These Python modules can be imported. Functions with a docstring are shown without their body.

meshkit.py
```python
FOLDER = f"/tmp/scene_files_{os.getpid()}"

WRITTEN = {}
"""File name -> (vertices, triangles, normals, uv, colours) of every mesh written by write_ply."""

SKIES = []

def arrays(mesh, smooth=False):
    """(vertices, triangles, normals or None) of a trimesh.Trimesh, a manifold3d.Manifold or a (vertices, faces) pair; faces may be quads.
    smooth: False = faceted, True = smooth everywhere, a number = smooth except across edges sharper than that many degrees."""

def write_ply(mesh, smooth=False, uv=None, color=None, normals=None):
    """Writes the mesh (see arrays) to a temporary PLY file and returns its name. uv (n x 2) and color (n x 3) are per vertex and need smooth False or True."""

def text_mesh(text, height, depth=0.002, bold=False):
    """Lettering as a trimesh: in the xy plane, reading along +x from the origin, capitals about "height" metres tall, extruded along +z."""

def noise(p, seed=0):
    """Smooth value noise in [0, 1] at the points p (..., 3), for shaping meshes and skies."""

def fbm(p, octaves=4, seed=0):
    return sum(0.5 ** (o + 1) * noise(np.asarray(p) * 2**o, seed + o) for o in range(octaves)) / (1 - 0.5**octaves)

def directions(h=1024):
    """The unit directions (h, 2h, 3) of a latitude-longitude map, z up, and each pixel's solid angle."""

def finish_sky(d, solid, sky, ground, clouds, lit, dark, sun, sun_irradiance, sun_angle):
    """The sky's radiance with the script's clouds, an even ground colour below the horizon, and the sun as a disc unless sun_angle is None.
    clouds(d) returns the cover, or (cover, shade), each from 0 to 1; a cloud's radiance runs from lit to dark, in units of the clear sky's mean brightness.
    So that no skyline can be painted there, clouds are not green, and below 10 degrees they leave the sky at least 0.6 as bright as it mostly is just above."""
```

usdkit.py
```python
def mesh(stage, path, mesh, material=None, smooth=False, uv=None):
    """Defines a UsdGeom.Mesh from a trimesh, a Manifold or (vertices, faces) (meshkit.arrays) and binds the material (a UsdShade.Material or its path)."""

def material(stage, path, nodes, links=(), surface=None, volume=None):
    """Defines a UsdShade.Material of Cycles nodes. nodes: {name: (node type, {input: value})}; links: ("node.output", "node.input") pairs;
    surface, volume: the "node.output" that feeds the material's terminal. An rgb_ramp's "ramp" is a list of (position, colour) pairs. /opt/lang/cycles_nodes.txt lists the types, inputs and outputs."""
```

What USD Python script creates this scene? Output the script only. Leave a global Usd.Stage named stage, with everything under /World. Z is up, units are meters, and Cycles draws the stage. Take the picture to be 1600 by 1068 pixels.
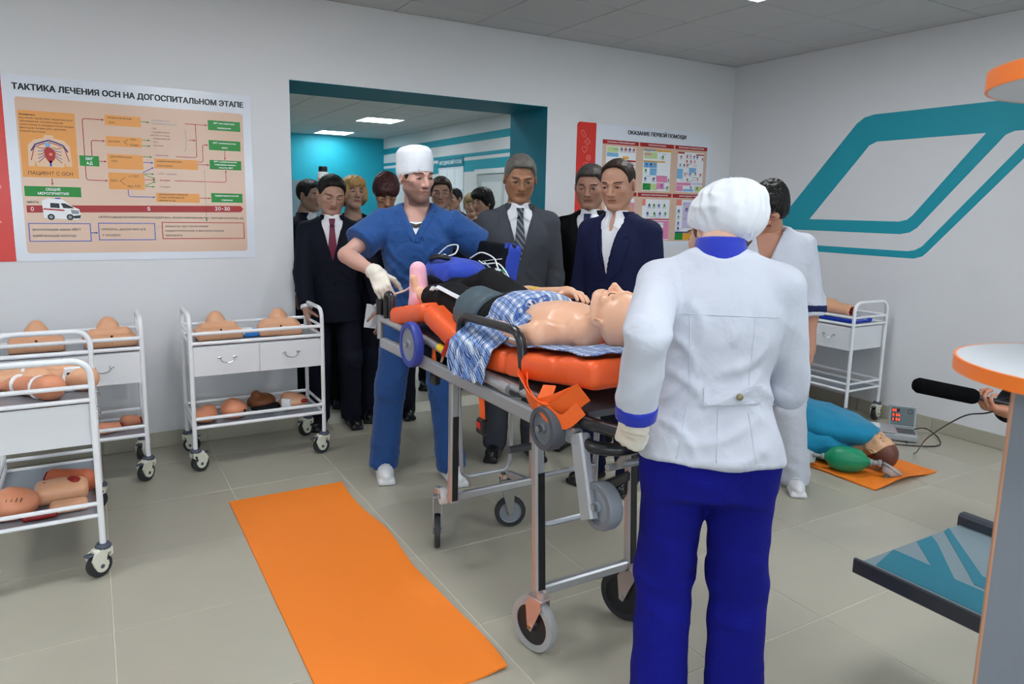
import math, random, zlib
import numpy as np
import trimesh
import shapely.geometry as sg
import shapely.affinity as sa
from pxr import Usd, UsdGeom, UsdLux, UsdShade, Gf, Sdf, Vt
import usdkit, meshkit

# ---------------------------------------------------------------- camera, light, exposure
stage = Usd.Stage.CreateInMemory()
UsdGeom.SetStageUpAxis(stage, 'Z'); UsdGeom.SetStageMetersPerUnit(stage, 1.0)
stage.SetDefaultPrim(UsdGeom.Xform.Define(stage, '/World').GetPrim())
UsdGeom.Scope.Define(stage, '/World/Looks')
CAM = np.array([-5.105, -4.779, 1.5156])
YAW, PITCH, ROLL, FPX = .5329, .1563, .02, 1116.2
EXPOSURE = 0.15
PANEL_LIGHT = 19.0          # emission of a lit ceiling panel
BACK_LIGHT = 15.0
WINDOW_LIGHT = 0.0
_fw = np.array([math.sin(YAW)*math.cos(PITCH), math.cos(YAW)*math.cos(PITCH), -math.sin(PITCH)])
_rt = np.array([math.cos(YAW), -math.sin(YAW), 0.0]); _up = np.cross(_rt, _fw)
_r2 = _rt*math.cos(ROLL)+_up*math.sin(ROLL); _u2 = -_rt*math.sin(ROLL)+_up*math.cos(ROLL)
cam = UsdGeom.Camera.Define(stage, '/World/camera')
cam.CreateHorizontalApertureAttr(36.0); cam.CreateVerticalApertureAttr(36.0*1068/1600)
cam.CreateFocalLengthAttr(36.0*FPX/1600)
cam.CreateVerticalApertureOffsetAttr(-36.0*34/1600)
cam.CreateFStopAttr(5.0); cam.CreateFocusDistanceAttr(3.3)
cam.CreateClippingRangeAttr((0.05, 100.0)); cam.CreateExposureAttr(EXPOSURE)
_m = Gf.Matrix4d(*[float(x) for x in (*_r2, 0, *_u2, 0, *(-_fw), 0, *CAM, 1)])
cam.AddTransformOp().Set(_m)
dome = UsdLux.DomeLight.Define(stage, '/World/sky'); dome.CreateIntensityAttr(1.7); dome.CreateColorAttr(Gf.Vec3f(.82, .91, 1.0))
# ---------------------------------------------------------------- helpers: colours, prims, labels
def lin(c):
    if isinstance(c, str):
        c = c.lstrip('#'); c = [int(c[i:i+2], 16) for i in (0, 2, 4)]
    c = np.asarray(c, float)/255
    return tuple(np.where(c <= .04045, c/12.92, ((c+.055)/1.055)**2.4))
MATS = {}
def mat(name, color, rough=.5, metal=0., bump=0., bscale=60., bdist=.002, var=0., vscale=6., spec=.5, sheen=0., coat=0., sss=0., **kw):
    """a principled look with optional colour variation and bump from noise in object space"""
    if name in MATS: return MATS[name]
    c = lin(color) if isinstance(color, str) or max(color) > 1.01 else color
    n = {'p': ('principled_bsdf', dict(base_color=c, roughness=rough, metallic=metal, specular_ior_level=spec, sheen_weight=sheen, coat_weight=coat, subsurface_weight=sss, **kw))}
    l = []
    if var or bump: n['tc'] = ('texture_coordinate', {})
    if var:
        n['nv'] = ('noise_texture', dict(scale=vscale, detail=4.0)); l.append(('tc.object', 'nv.vector'))
        a = tuple(min(1, x*(1+var)) for x in c); b = tuple(x*(1-var) for x in c)
        n['mx'] = ('mix_color', dict(a=b, b=a)); l += [('nv.fac', 'mx.fac'), ('mx.result', 'p.base_color')]
    if bump:
        n['nb'] = ('noise_texture', dict(scale=bscale, detail=5.0)); n['bm'] = ('bump', dict(strength=bump, distance=bdist))
        l += [('tc.object', 'nb.vector'), ('nb.fac', 'bm.height'), ('bm.normal', 'p.normal')]
    MATS[name] = usdkit.material(stage, '/World/Looks/'+name, n, l, surface='p.BSDF')
    return MATS[name]
def emit(name, color, strength):
    if name not in MATS:
        MATS[name] = usdkit.material(stage, '/World/Looks/'+name, {'e': ('emission', dict(color=color, strength=strength))}, [], surface='e.emission')
    return MATS[name]
NAMES, BASE = {}, {}
def free(parent, name):
    k = (parent, name); n = NAMES.get(k, 0); NAMES[k] = n+1
    return f'{parent}/{name}' + (f'_{n:03d}' if n else '')
def root_of(path): return '/'.join(path.split('/')[:3])
def setdata(prim, **kw):
    for k, v in kw.items():
        if v: prim.SetCustomDataByKey(k, v)
def thing(name, label, cat, loc=(0, 0, 0), group=None):
    p = free('/World', name); x = UsdGeom.Xform.Define(stage, p); x.AddTranslateOp().Set(Gf.Vec3d(*map(float, loc))); x.AddRotateZOp().Set(0.0)
    setdata(x.GetPrim(), label=label, category=cat, group=group); BASE[p] = np.asarray(loc, float)
    return p
def normals(v, f):
    n = np.zeros_like(v); fn = np.cross(v[f[:, 1]]-v[f[:, 0]], v[f[:, 2]]-v[f[:, 0]])
    for k in range(3): 
        for c in range(3): n[:, c] += np.bincount(f[:, k], fn[:, c], len(v))
    return n/np.maximum(np.linalg.norm(n, axis=1, keepdims=True), 1e-12)
def vf(m):
    if hasattr(m, 'to_mesh'):
        q = m.to_mesh(); return np.asarray(q.vert_properties[:, :3], float), np.asarray(q.tri_verts, int)
    if isinstance(m, (tuple, list)):
        v, f = np.asarray(m[0], float), np.asarray(m[1], int)
        if f.shape[1] == 4: f = np.vstack([f[:, [0, 1, 2]], f[:, [0, 2, 3]]])
        return v, f
    return np.asarray(m.vertices, float), np.asarray(m.faces, int)
def cat_(ms):
    V, Fs, n = [], [], 0
    for m in ms:
        v, f = vf(m); V.append(v); Fs.append(f+n); n += len(v)
    return np.vstack(V), np.vstack(Fs)
def obj(name, mesh, material, parent=None, smooth=False, label=None, cat=None, kind=None, group=None, tint=None):
    """ONE Mesh prim under parent (a thing, a part or a piece of the setting) or top-level; vertices in world metres"""
    if isinstance(mesh, list): mesh = cat_(mesh)
    v, f = vf(mesh); path = free(parent or '/World', name)
    base = BASE.get(root_of(parent)) if parent else None
    if base is not None: v = v-base
    if smooth is True: n = normals(v, f)
    elif smooth:
        v, f, n = meshkit.arrays(trimesh.Trimesh(v, f, process=True), smooth)
    else: n = None
    m = UsdGeom.Mesh.Define(stage, path)
    m.CreatePointsAttr(Vt.Vec3fArray.FromNumpy(v.astype(np.float32)))
    m.CreateFaceVertexCountsAttr(Vt.IntArray.FromNumpy(np.full(len(f), 3, np.int32)))
    m.CreateFaceVertexIndicesAttr(Vt.IntArray.FromNumpy(np.ascontiguousarray(f, dtype=np.int32).ravel()))
    m.CreateSubdivisionSchemeAttr('none')
    if n is not None:
        m.CreateNormalsAttr(Vt.Vec3fArray.FromNumpy(n.astype(np.float32))); m.SetNormalsInterpolation('vertex')
    if tint is not None:
        UsdGeom.PrimvarsAPI(m).CreatePrimvar('tint', Sdf.ValueTypeNames.Color3fArray, 'vertex').Set(Vt.Vec3fArray.FromNumpy(np.asarray(tint, np.float32)))
    UsdShade.MaterialBindingAPI.Apply(m.GetPrim()).Bind(material)
    setdata(m.GetPrim(), label=label, category=cat, kind=kind, group=group)
    return path
def dup(src, loc, rotz, label=None, group=None):
    """another instance of a thing: same parts by internal reference, its own place and label"""
    s = stage.GetPrimAtPath(src); p = free('/World', src.rsplit('/', 1)[1].rstrip('0123456789').rstrip('_') if src[-3:].isdigit() else src.rsplit('/', 1)[1])
    x = UsdGeom.Xform.Define(stage, p); x.GetPrim().GetReferences().AddInternalReference(s.GetPath()); x.GetPrim().SetInstanceable(True)
    x.GetPrim().GetAttribute('xformOp:translate').Set(Gf.Vec3d(*map(float, loc))); x.GetPrim().GetAttribute('xformOp:rotateZ').Set(float(rotz))
    setdata(x.GetPrim(), label=label or s.GetCustomDataByKey('label'), category=s.GetCustomDataByKey('category'), group=group or s.GetCustomDataByKey('group'))
    return p
# ---------------------------------------------------------------- shapes
_S = np.array([[x, y, z] for x in (-1, 1) for y in (-1, 1) for z in (-1, 1)], float)
_BV = np.vstack([_S*np.where(np.arange(3) == k, 1., .5) for k in range(3)]); _BF = trimesh.convex.convex_hull(_BV); 
_bi = [int(np.argmin(((_BV-v)**2).sum(1))) for v in _BF.vertices]; _BFF = np.array([[_bi[i] for i in t] for t in _BF.faces])
def bx(lo, hi, bev=0.):
    """a box between two corners, its edges chamfered"""
    lo, hi = np.minimum(lo, hi).astype(float), np.maximum(lo, hi).astype(float); c, h = (lo+hi)/2, (hi-lo)/2
    if bev <= 0:
        m = trimesh.creation.box(hi-lo); return m.vertices+c, m.faces
    b = np.minimum(bev, h*.49)
    return c+np.sign(_BV)*np.where(np.abs(_BV) > .9, h, h-b), _BFF
def xf(mesh, M):
    v, f = vf(mesh); M = np.asarray(M, float)
    return (v@M[:3, :3].T+M[:3, 3], f) if M.shape == (4, 4) else (v@M.T, f)
def rotz(a): c, s = math.cos(math.radians(a)), math.sin(math.radians(a)); return np.array([[c, -s, 0], [s, c, 0], [0, 0, 1.]])
def rotx(a): c, s = math.cos(math.radians(a)), math.sin(math.radians(a)); return np.array([[1., 0, 0], [0, c, -s], [0, s, c]])
def roty(a): c, s = math.cos(math.radians(a)), math.sin(math.radians(a)); return np.array([[c, 0, s], [0, 1., 0], [-s, 0, c]])
def mv(mesh, t, R=None):
    v, f = vf(mesh); v = v if R is None else v@np.asarray(R).T
    return v+np.asarray(t, float), f
def smoothpath(pts, n=8, closed=False):
    """Catmull-Rom through the points"""
    p = np.asarray(pts, float); q = np.vstack([p[-1:], p, p[:2]]) if closed else np.vstack([2*p[0]-p[1], p, 2*p[-1]-p[-2]])
    t = np.linspace(0, 1, n, endpoint=False)[:, None]; out = []
    for i in range(len(q)-3):
        a, b, c, d = q[i:i+4]
        out.append(.5*((2*b)+(-a+c)*t+(2*a-5*b+4*c-d)*t**2+(-a+3*b-3*c+d)*t**3))
    return np.vstack(out+([] if closed else [p[-1:]]))
def fillet(pts, r, n=5):
    """a polyline with its corners rounded to radius r"""
    p = np.asarray(pts, float); out = [p[0]]
    for i in range(1, len(p)-1):
        a, b = p[i-1]-p[i], p[i+1]-p[i]; la, lb = np.linalg.norm(a), np.linalg.norm(b); d = min(r, la*.49, lb*.49)
        A, B = p[i]+a/la*d, p[i]+b/lb*d
        for t in np.linspace(0, 1, n+1): out.append((1-t)**2*A+2*t*(1-t)*p[i]+t*t*B)
    return np.array(out+[p[-1]])
def sweep(pts, r, sides=10, closed=False, prof=None, up=None, caps=True):
    """a tube (or any profile, n x 2) along a polyline; r may vary along it"""
    p = np.asarray(pts, float); n = len(p); rr = np.broadcast_to(np.asarray(r, float), (n,))
    t = (np.roll(p, -1, 0)-np.roll(p, 1, 0)) if closed else np.gradient(p, axis=0); t /= np.linalg.norm(t, axis=1, keepdims=True)+1e-12
    a = np.array(up, float) if up is not None else (np.array([0, 0, 1.]) if abs(t[0, 2]) < .9 else np.array([1., 0, 0]))
    A = np.zeros_like(p); 
    for i in range(n):
        if up is not None: a = np.array(up, float)
        a = a-t[i]*(a@t[i]); l = np.linalg.norm(a); a = a/l if l > 1e-9 else A[i-1]; A[i] = a
    B = np.cross(t, A)
    if prof is None: ang = np.arange(sides)*2*np.pi/sides; prof = np.stack([np.cos(ang), np.sin(ang)], 1)
    prof = np.asarray(prof, float); m = len(prof)
    v = (p[:, None]+rr[:, None, None]*(prof[None, :, :1]*A[:, None]+prof[None, :, 1:]*B[:, None])).reshape(-1, 3)
    i, j = np.meshgrid(np.arange(n if closed else n-1), np.arange(m), indexing='ij'); k = (i+1) % n
    q = np.stack([i*m+j, i*m+(j+1) % m, k*m+(j+1) % m, k*m+j], -1).reshape(-1, 4); f = np.vstack([q[:, [0, 1, 2]], q[:, [0, 2, 3]]])
    if caps and not closed:
        v = np.vstack([v, p[:1], p[-1:]]); c0, c1 = len(v)-2, len(v)-1; J = np.arange(m)
        f = np.vstack([f, np.stack([np.full(m, c0), (J+1) % m, J], 1), np.stack([np.full(m, c1), (n-1)*m+J, (n-1)*m+(J+1) % m], 1)])
    return v, f
def rod(a, b, r, sides=10): return sweep([a, b], r, sides)
def bar(a, b, w, h, up=(0, 0, 1), bev=.2):
    """a rectangular bar from a to b, w across and h along up, corners chamfered"""
    c = bev*min(w, h); P = [(h/2, w/2-c), (h/2-c, w/2), (-h/2+c, w/2), (-h/2, w/2-c), (-h/2, -w/2+c), (-h/2+c, -w/2), (h/2-c, -w/2), (h/2, -w/2+c)]
    d = np.asarray(b, float)-a
    if abs(d@np.asarray(up, float)) > .99*np.linalg.norm(d): up = (1, 0, 0)
    return sweep([a, b], 1., prof=P, up=up)
def lathe(prof, origin=(0, 0, 0), axis=(0, 0, 1), n=28, closed=False):
    """(r, h) pairs turned about an axis"""
    ax = np.asarray(axis, float); ax /= np.linalg.norm(ax); a = np.cross(ax, [0, 0, 1.] if abs(ax[2]) < .9 else [1., 0, 0]); a /= np.linalg.norm(a); b = np.cross(ax, a)
    pr = np.asarray(prof, float); k = len(pr); ang = np.arange(n)*2*np.pi/n
    ring = np.cos(ang)[:, None]*a+np.sin(ang)[:, None]*b
    v = (np.asarray(origin, float)+pr[:, None, 1:2]*ax+pr[:, None, :1]*ring[None]).reshape(-1, 3)
    i, j = np.meshgrid(np.arange(k if closed else k-1), np.arange(n), indexing='ij'); i2 = (i+1) % k
    q = np.stack([i*n+j, i*n+(j+1) % n, i2*n+(j+1) % n, i2*n+j], -1).reshape(-1, 4)
    f = np.vstack([q[:, [0, 1, 2]], q[:, [0, 2, 3]]])
    if not closed:
        v = np.vstack([v, [np.asarray(origin)+ax*pr[0, 1], np.asarray(origin)+ax*pr[-1, 1]]]); J = np.arange(n)
        f = np.vstack([f, np.stack([np.full(n, len(v)-2), (J+1) % n, J], 1), np.stack([np.full(n, len(v)-1), (k-1)*n+J, (k-1)*n+(J+1) % n], 1)])
    m = trimesh.Trimesh(v, f, process=False)
    if m.volume < 0: f = f[:, ::-1]
    return v, f
def poly(pts, depth, origin=(0, 0, 0), ux=(1, 0, 0), uy=(0, 1, 0)):
    """a flat outline (points or shapely shape) in the plane ux, uy, given thickness along ux x uy"""
    g = pts if hasattr(pts, 'geoms') or hasattr(pts, 'exterior') else sg.Polygon(pts)
    if not g.is_valid: g = g.buffer(0)
    out = []
    for q in getattr(g, 'geoms', [g]):
        if q.area < 1e-9: continue
        m = trimesh.creation.extrude_polygon(q, depth, engine='earcut'); out.append((np.asarray(m.vertices), np.asarray(m.faces)))
    v, f = cat_(out); ux, uy = np.asarray(ux, float), np.asarray(uy, float); w = np.cross(ux, uy)
    return np.asarray(origin, float)+v[:, :1]*ux+v[:, 1:2]*uy+v[:, 2:]*w, f
def rrect(x0, y0, x1, y1, r): return sg.box(x0+r, y0+r, x1-r, y1-r).buffer(r, quad_segs=4)
def text(s, height, origin, ux, uy, depth=.0006, bold=False, width=None, center=False):
    m = meshkit.text_mesh(s, height, depth, bold); v, f = vf(m); w = v[:, 0].max()-v[:, 0].min(); v = v-[v[:, 0].min(), 0, 0]
    if width: v = v*[width/w, 1, 1]; w = width
    if center: v = v-[w/2, 0, 0]
    ux, uy = np.asarray(ux, float), np.asarray(uy, float)
    return np.asarray(origin, float)+v[:, :1]*ux+v[:, 1:2]*uy+v[:, 2:]*np.cross(ux, uy), f
# ---------------------------------------------------------------- sculpting: distance fields meshed by surface nets
class Fr:
    """a frame: origin o, axes in the columns of R"""
    def __init__(s, o=(0, 0, 0), R=None): s.o = np.asarray(o, float); s.R = np.eye(3) if R is None else np.asarray(R, float)
    def __call__(s, p): return s.o+s.R@np.asarray(p, float)
    def at(s, o, R=None): return Fr(s(o), s.R if R is None else s.R@np.asarray(R, float))
    def loc(s, x, y, z):
        x, y, z = x-s.o[0], y-s.o[1], z-s.o[2]; R = s.R
        return x*R[0, 0]+y*R[1, 0]+z*R[2, 0], x*R[0, 1]+y*R[1, 1]+z*R[2, 1], x*R[0, 2]+y*R[1, 2]+z*R[2, 2]
W0 = Fr()
def cap(a, b, ra, rb=None, fr=W0):
    """a limb: a capsule from a to b whose radius runs from ra to rb"""
    a, b = fr(a), fr(b); rb = ra if rb is None else rb; d = b-a; L = max(d@d, 1e-12)
    def fn(x, y, z):
        px, py, pz = x-a[0], y-a[1], z-a[2]; t = np.clip((px*d[0]+py*d[1]+pz*d[2])/L, 0, 1)
        return np.sqrt((px-t*d[0])**2+(py-t*d[1])**2+(pz-t*d[2])**2)-(ra+(rb-ra)*t)
    r = max(ra, rb); return fn, np.minimum(a, b)-r, np.maximum(a, b)+r
def ell(c, r, fr=W0, R=None):
    f2 = fr.at(c, R); r = np.asarray(r, float); e = np.abs(f2.R)@r
    def fn(x, y, z):
        u, v, w = f2.loc(x, y, z); k0 = np.sqrt((u/r[0])**2+(v/r[1])**2+(w/r[2])**2); k1 = np.sqrt((u/r[0]**2)**2+(v/r[1]**2)**2+(w/r[2]**2)**2)
        return k0*(k0-1)/np.maximum(k1, 1e-6)
    return fn, f2.o-e, f2.o+e
def rbox(c, h, r, fr=W0, R=None):
    """a box of half sizes h with edges rounded to r"""
    f2 = fr.at(c, R); h = np.asarray(h, float); e = np.abs(f2.R)@h
    def fn(x, y, z):
        q = [np.abs(a)-(h[i]-r) for i, a in enumerate(f2.loc(x, y, z))]
        return np.sqrt(sum(np.maximum(a, 0)**2 for a in q))+np.minimum(np.maximum(np.maximum(q[0], q[1]), q[2]), 0)-r
    return fn, f2.o-e, f2.o+e
def loft(t, rx, ry, fr=W0, cx=0., cy=0., n=2.4, end=.0):
    """a trunk: superellipse sections rx, ry at heights t of the frame's z, centres cx, cy"""
    t = np.asarray(t, float); A = [np.broadcast_to(np.asarray(a, float), t.shape) for a in (rx, ry, cx, cy)]
    cs = np.array([fr((A[2][i]+sx*A[0][i], A[3][i]+sy*A[1][i], t[i])) for i in range(len(t)) for sx in (-1, 1) for sy in (-1, 1)])
    # smooth the profile
    tt = np.linspace(t[0], t[-1], 64); from_ = [np.interp(tt, t, a) for a in A]
    k = np.array([1, 2, 3, 2, 1.])/9
    B = [np.concatenate([a[:2], np.convolve(a, k, 'valid'), a[-2:]]) for a in from_]
    def fn(x, y, z):
        u, v, w = fr.loc(x, y, z); q = [np.interp(w, tt, a).astype(np.float32) for a in B]
        d = ((np.abs(u-q[2])/q[0])**n+(np.abs(v-q[3])/q[1])**n)**(1/n); m = np.minimum(q[0], q[1])
        d = (d-1)*m; e = np.maximum(w-t[-1], t[0]-w)
        if end: 
            e = e+end; d = d+end
            return np.sqrt(np.maximum(d, 0)**2+np.maximum(e, 0)**2)+np.minimum(np.maximum(d, e), 0)-end
        return np.maximum(d, e)
    return fn, cs.min(0), cs.max(0)
def half(p, n, fr=W0):
    """the half-space behind the plane through p with outward normal n"""
    p = fr(p); n = fr.R@np.asarray(n, float); n = n/np.linalg.norm(n)
    return (lambda x, y, z: (x-p[0])*n[0]+(y-p[1])*n[1]+(z-p[2])*n[2]), None, None
def smin(a, b, k):
    if k <= 0: return np.minimum(a, b)
    h = np.maximum(k-np.abs(a-b), 0)/k
    return np.minimum(a, b)-h*h*k*.25
class Field:
    def __init__(s): s.ops = []
    def add(s, *prims, k=.02):
        for p in prims: s.ops.append(('u', p, k))
        return s
    def sub(s, *prims, k=.008):
        for p in prims: s.ops.append(('s', p, k))
        return s
    def cut(s, *prims, k=.0):
        for p in prims: s.ops.append(('i', p, k))
        return s
    def warp(s, fn): s.ops.append(('w', (fn, None, None), 0)); return s
    def bounds(s):
        lo = np.min([o[1][1] for o in s.ops if o[0] == 'u'], 0); hi = np.max([o[1][2] for o in s.ops if o[0] == 'u'], 0); return lo, hi
    def at(s, P):
        P = np.asarray(P, float); return s.grid(P[..., 0], P[..., 1], P[..., 2], None)
    def grid(s, x, y, z, ax):
        V = np.full(np.broadcast(x, y, z).shape, 1., np.float32)
        for o, (fn, lo, hi), k in s.ops:
            sl = (slice(None),)*3
            if ax is not None and lo is not None:
                m = .035+k
                sl = tuple(slice(np.searchsorted(ax[i], lo[i]-m), np.searchsorted(ax[i], hi[i]+m)) for i in range(3))
                if any(q.start >= q.stop for q in sl): continue
                d = fn(x[sl[0]], y[:, sl[1]], z[:, :, sl[2]]); c = V[sl]
            else:
                d = fn(x, y, z); c = V; sl = Ellipsis
            V[sl] = smin(c, d, k) if o == 'u' else (-smin(-c, d, k) if o == 's' else (-smin(-c, -d, k) if o == 'i' else c+d))
        return V
def axis(lo, hi, h, fine):
    out, x = [lo], lo
    while x < hi:
        st = h
        for a, b, f in fine:
            if a-2*f <= x <= b: st = min(st, f)
            elif x < a: st = min(st, max(f, (a-x)*.5))
        x += st; out.append(x)
    return np.array(out, np.float32)
def nets(field, h, fine=(), lo=None, hi=None, pad=.02):
    """surface nets on a rectilinear grid of step h; fine: (centre, radius, step) zones. Returns vertices, triangles"""
    l, u = field.bounds(); l = (l if lo is None else np.maximum(l, lo))-pad; u = (u if hi is None else np.minimum(u, hi))+pad
    ax = [axis(l[i], u[i], h, [(c[i]-r, c[i]+r, f) for c, r, f in fine]) for i in range(3)]
    X, Y, Z = ax[0][:, None, None], ax[1][None, :, None], ax[2][None, None, :]
    V = field.grid(X, Y, Z, ax); S = V < 0
    for i in range(3):
        S = np.moveaxis(S, i, 0); S[0] = False; S[-1] = False; S = np.moveaxis(S, 0, i)
    V = np.where(S, np.minimum(V, -1e-6), np.maximum(V, 1e-6))
    c = [S[i:S.shape[0]-1+i, j:S.shape[1]-1+j, k:S.shape[2]-1+k] for i in (0, 1) for j in (0, 1) for k in (0, 1)]
    act = np.any(c, 0) & ~np.all(c, 0); I = np.argwhere(act); idx = np.full(act.shape, -1, np.int64); idx[act] = np.arange(len(I))
    P = np.zeros((len(I), 3)); N = np.zeros(len(I)); G = [a.astype(float) for a in ax]
    for d in range(3):
        for s1 in (0, 1):
            for s2 in (0, 1):
                o = np.zeros((2, 3), int); q = [k for k in range(3) if k != d]; o[:, q[0]] = s1; o[:, q[1]] = s2; o[1, d] = 1
                a, b = I+o[0], I+o[1]; va, vb = V[tuple(a.T)], V[tuple(b.T)]; m = (va < 0) != (vb < 0)
                t = np.where(m, va/np.where(m, va-vb, 1), 0)
                for k in range(3):
                    pa, pb = G[k][a[:, k]], G[k][b[:, k]]; P[:, k] += np.where(m, pa+(pb-pa)*t, 0)
                N += m
    P /= N[:, None]; Fs = []
    for d in range(3):
        q = [(1, 2), (2, 0), (0, 1)][d]
        sl0 = [slice(None)]*3; sl1 = [slice(None)]*3; sl0[d] = slice(0, -1); sl1[d] = slice(1, None)
        A, B = S[tuple(sl0)], S[tuple(sl1)]; E = np.argwhere(A != B); fl = A[tuple(E.T)]
        e1 = np.zeros(3, int); e2 = np.zeros(3, int); e1[q[0]] = 1; e2[q[1]] = 1
        qd = np.stack([idx[tuple((E-e1-e2).T)], idx[tuple((E-e2).T)], idx[tuple(E.T)], idx[tuple((E-e1).T)]], 1)
        qd = np.where(fl[:, None], qd, qd[:, ::-1]); Fs.append(qd)
    q = np.vstack(Fs)
    return P, np.vstack([q[:, [0, 1, 2]], q[:, [0, 2, 3]]])
def sculpt(field, h, fine=(), relax=1, disp=None, **kw):
    v, f = nets(field, h, fine, **kw)
    if relax:
        e = np.vstack([f[:, [0, 1]], f[:, [1, 2]], f[:, [2, 0]]]); n = len(v); deg = np.bincount(e[:, 0], minlength=n)[:, None]
        for it in range(relax):
            for lam in (.5, -.52):
                s = np.stack([np.bincount(e[:, 0], v[e[:, 1], c], n) for c in range(3)], 1)/deg; v = v+lam*(s-v)
    if disp is not None:
        N = normals(v, f); v = v+N*np.asarray(disp(v))[:, None]
    return v, f
def folds(v, freq, amp, seed=0, sharp=1.):
    """cloth folds: ridged noise stretched along the given frequencies"""
    n = meshkit.noise(v*np.asarray(freq), seed)*.65+meshkit.noise(v*np.asarray(freq)*2.1+7.3, seed+1)*.35
    return amp*((1-np.abs(2*n-1))**sharp*2-1)
# ---------------------------------------------------------------- the room
H, TX, TY, TS = 2.8, -5.12, -.3188, .5814       # ceiling height; floor tile lines and size
OX0, OX1, OZ, WT = -3.96, -2.005, 2.2875, .56   # opening in the back wall, wall thickness
wall_m = mat('wall_paint', '#dcdde0', .75, bump=.15, bscale=220, bdist=.0006)
teal_m = mat('teal_paint', '#0f97aa', .6, bump=.1, bscale=220, bdist=.0006)
teal_d = mat('teal_reveal_paint', '#0a7c92', .6)
ceil_m = mat('ceiling_panel', '#c4c5c6', .9, bump=.25, bscale=160, bdist=.001)
grid_m = mat('ceiling_grid', '#9a9b9c', .6)
tile_m = [mat(f'floor_tile_{i}', c, .32, bump=.05, bscale=12, bdist=.002, var=.03, vscale=9) for i, c in enumerate(('#b1ac9c', '#aea999', '#b3ae9f'))]
grout_m = mat('grout', '#d0cbbb', .85)
rnd = random.Random(4)
XL, YF, YB = -7.4, -6.8, 9.0
fl = obj('floor', [bx((XL-.2, YF-.2, -.1), (.2, YB+.2, -.0022))], grout_m, kind='structure')
def tile(x0, y0, x1, y1):
    g = .0022; x1 = min(x1, 0)
    if x1-x0 < .02: return
    obj('tile', bx((x0+g, y0+g, -.012), (x1-g, y1-g, 0), .0012), tile_m[rnd.randrange(3)], fl)
cols = [TX+TS*i for i in range(-4, 10)]
for x in cols:
    for j in range(-1, 8):
        y1 = TY-TS*j
        if x < -6.9 or y1 < -4.1: continue
        tile(x, y1-TS, x+TS, min(y1, 0) if y1 > 0 else y1)
for i, x in enumerate(cols):                     # through the opening
    for j in range(0, 5):
        if -4.8 < x < -1: tile(x, .262+TS*j, x+TS, .262+TS*(j+1))
rest = [bx((XL, YF, -.012), (-7.0, 0, 0)), bx((-7.0, YF, -.012), (0, -4.39, 0)), bx((XL, 3.17, -.012), (0, YB, 0)), bx((XL, .562, -.012), (-4.5, 3.17, 0)), bx((-.47, .562, -.012), (0, 3.17, 0))]
obj('floor_remainder', rest, tile_m[0], fl)
wb = obj('wall_back', [bx((XL, 0, 0), (OX0, WT, H)), bx((OX1, 0, 0), (0, WT, H)), bx((OX0, 0, OZ), (OX1, WT, H))], wall_m, kind='structure')
obj('opening_reveal', [bx((OX0-.001, .0015, 0), (OX0+.003, WT+.002, OZ)), bx((OX1-.003, .0015, 0), (OX1+.001, WT+.002, OZ)), bx((OX0, .0015, OZ-.003), (OX1, WT+.002, OZ+.001))], teal_d, wb, label='teal painted reveal of the wide opening')
wr = obj('wall_right', [bx((0, YF, 0), (.2, YB, H))], wall_m, kind='structure')
obj('wall_left', [bx((XL-.2, YF, 0), (XL, YB, H))], wall_m, kind='structure')
WX = [(-6.9, -4.9), (-4.5, -2.5), (-2.1, -.3)]
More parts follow.
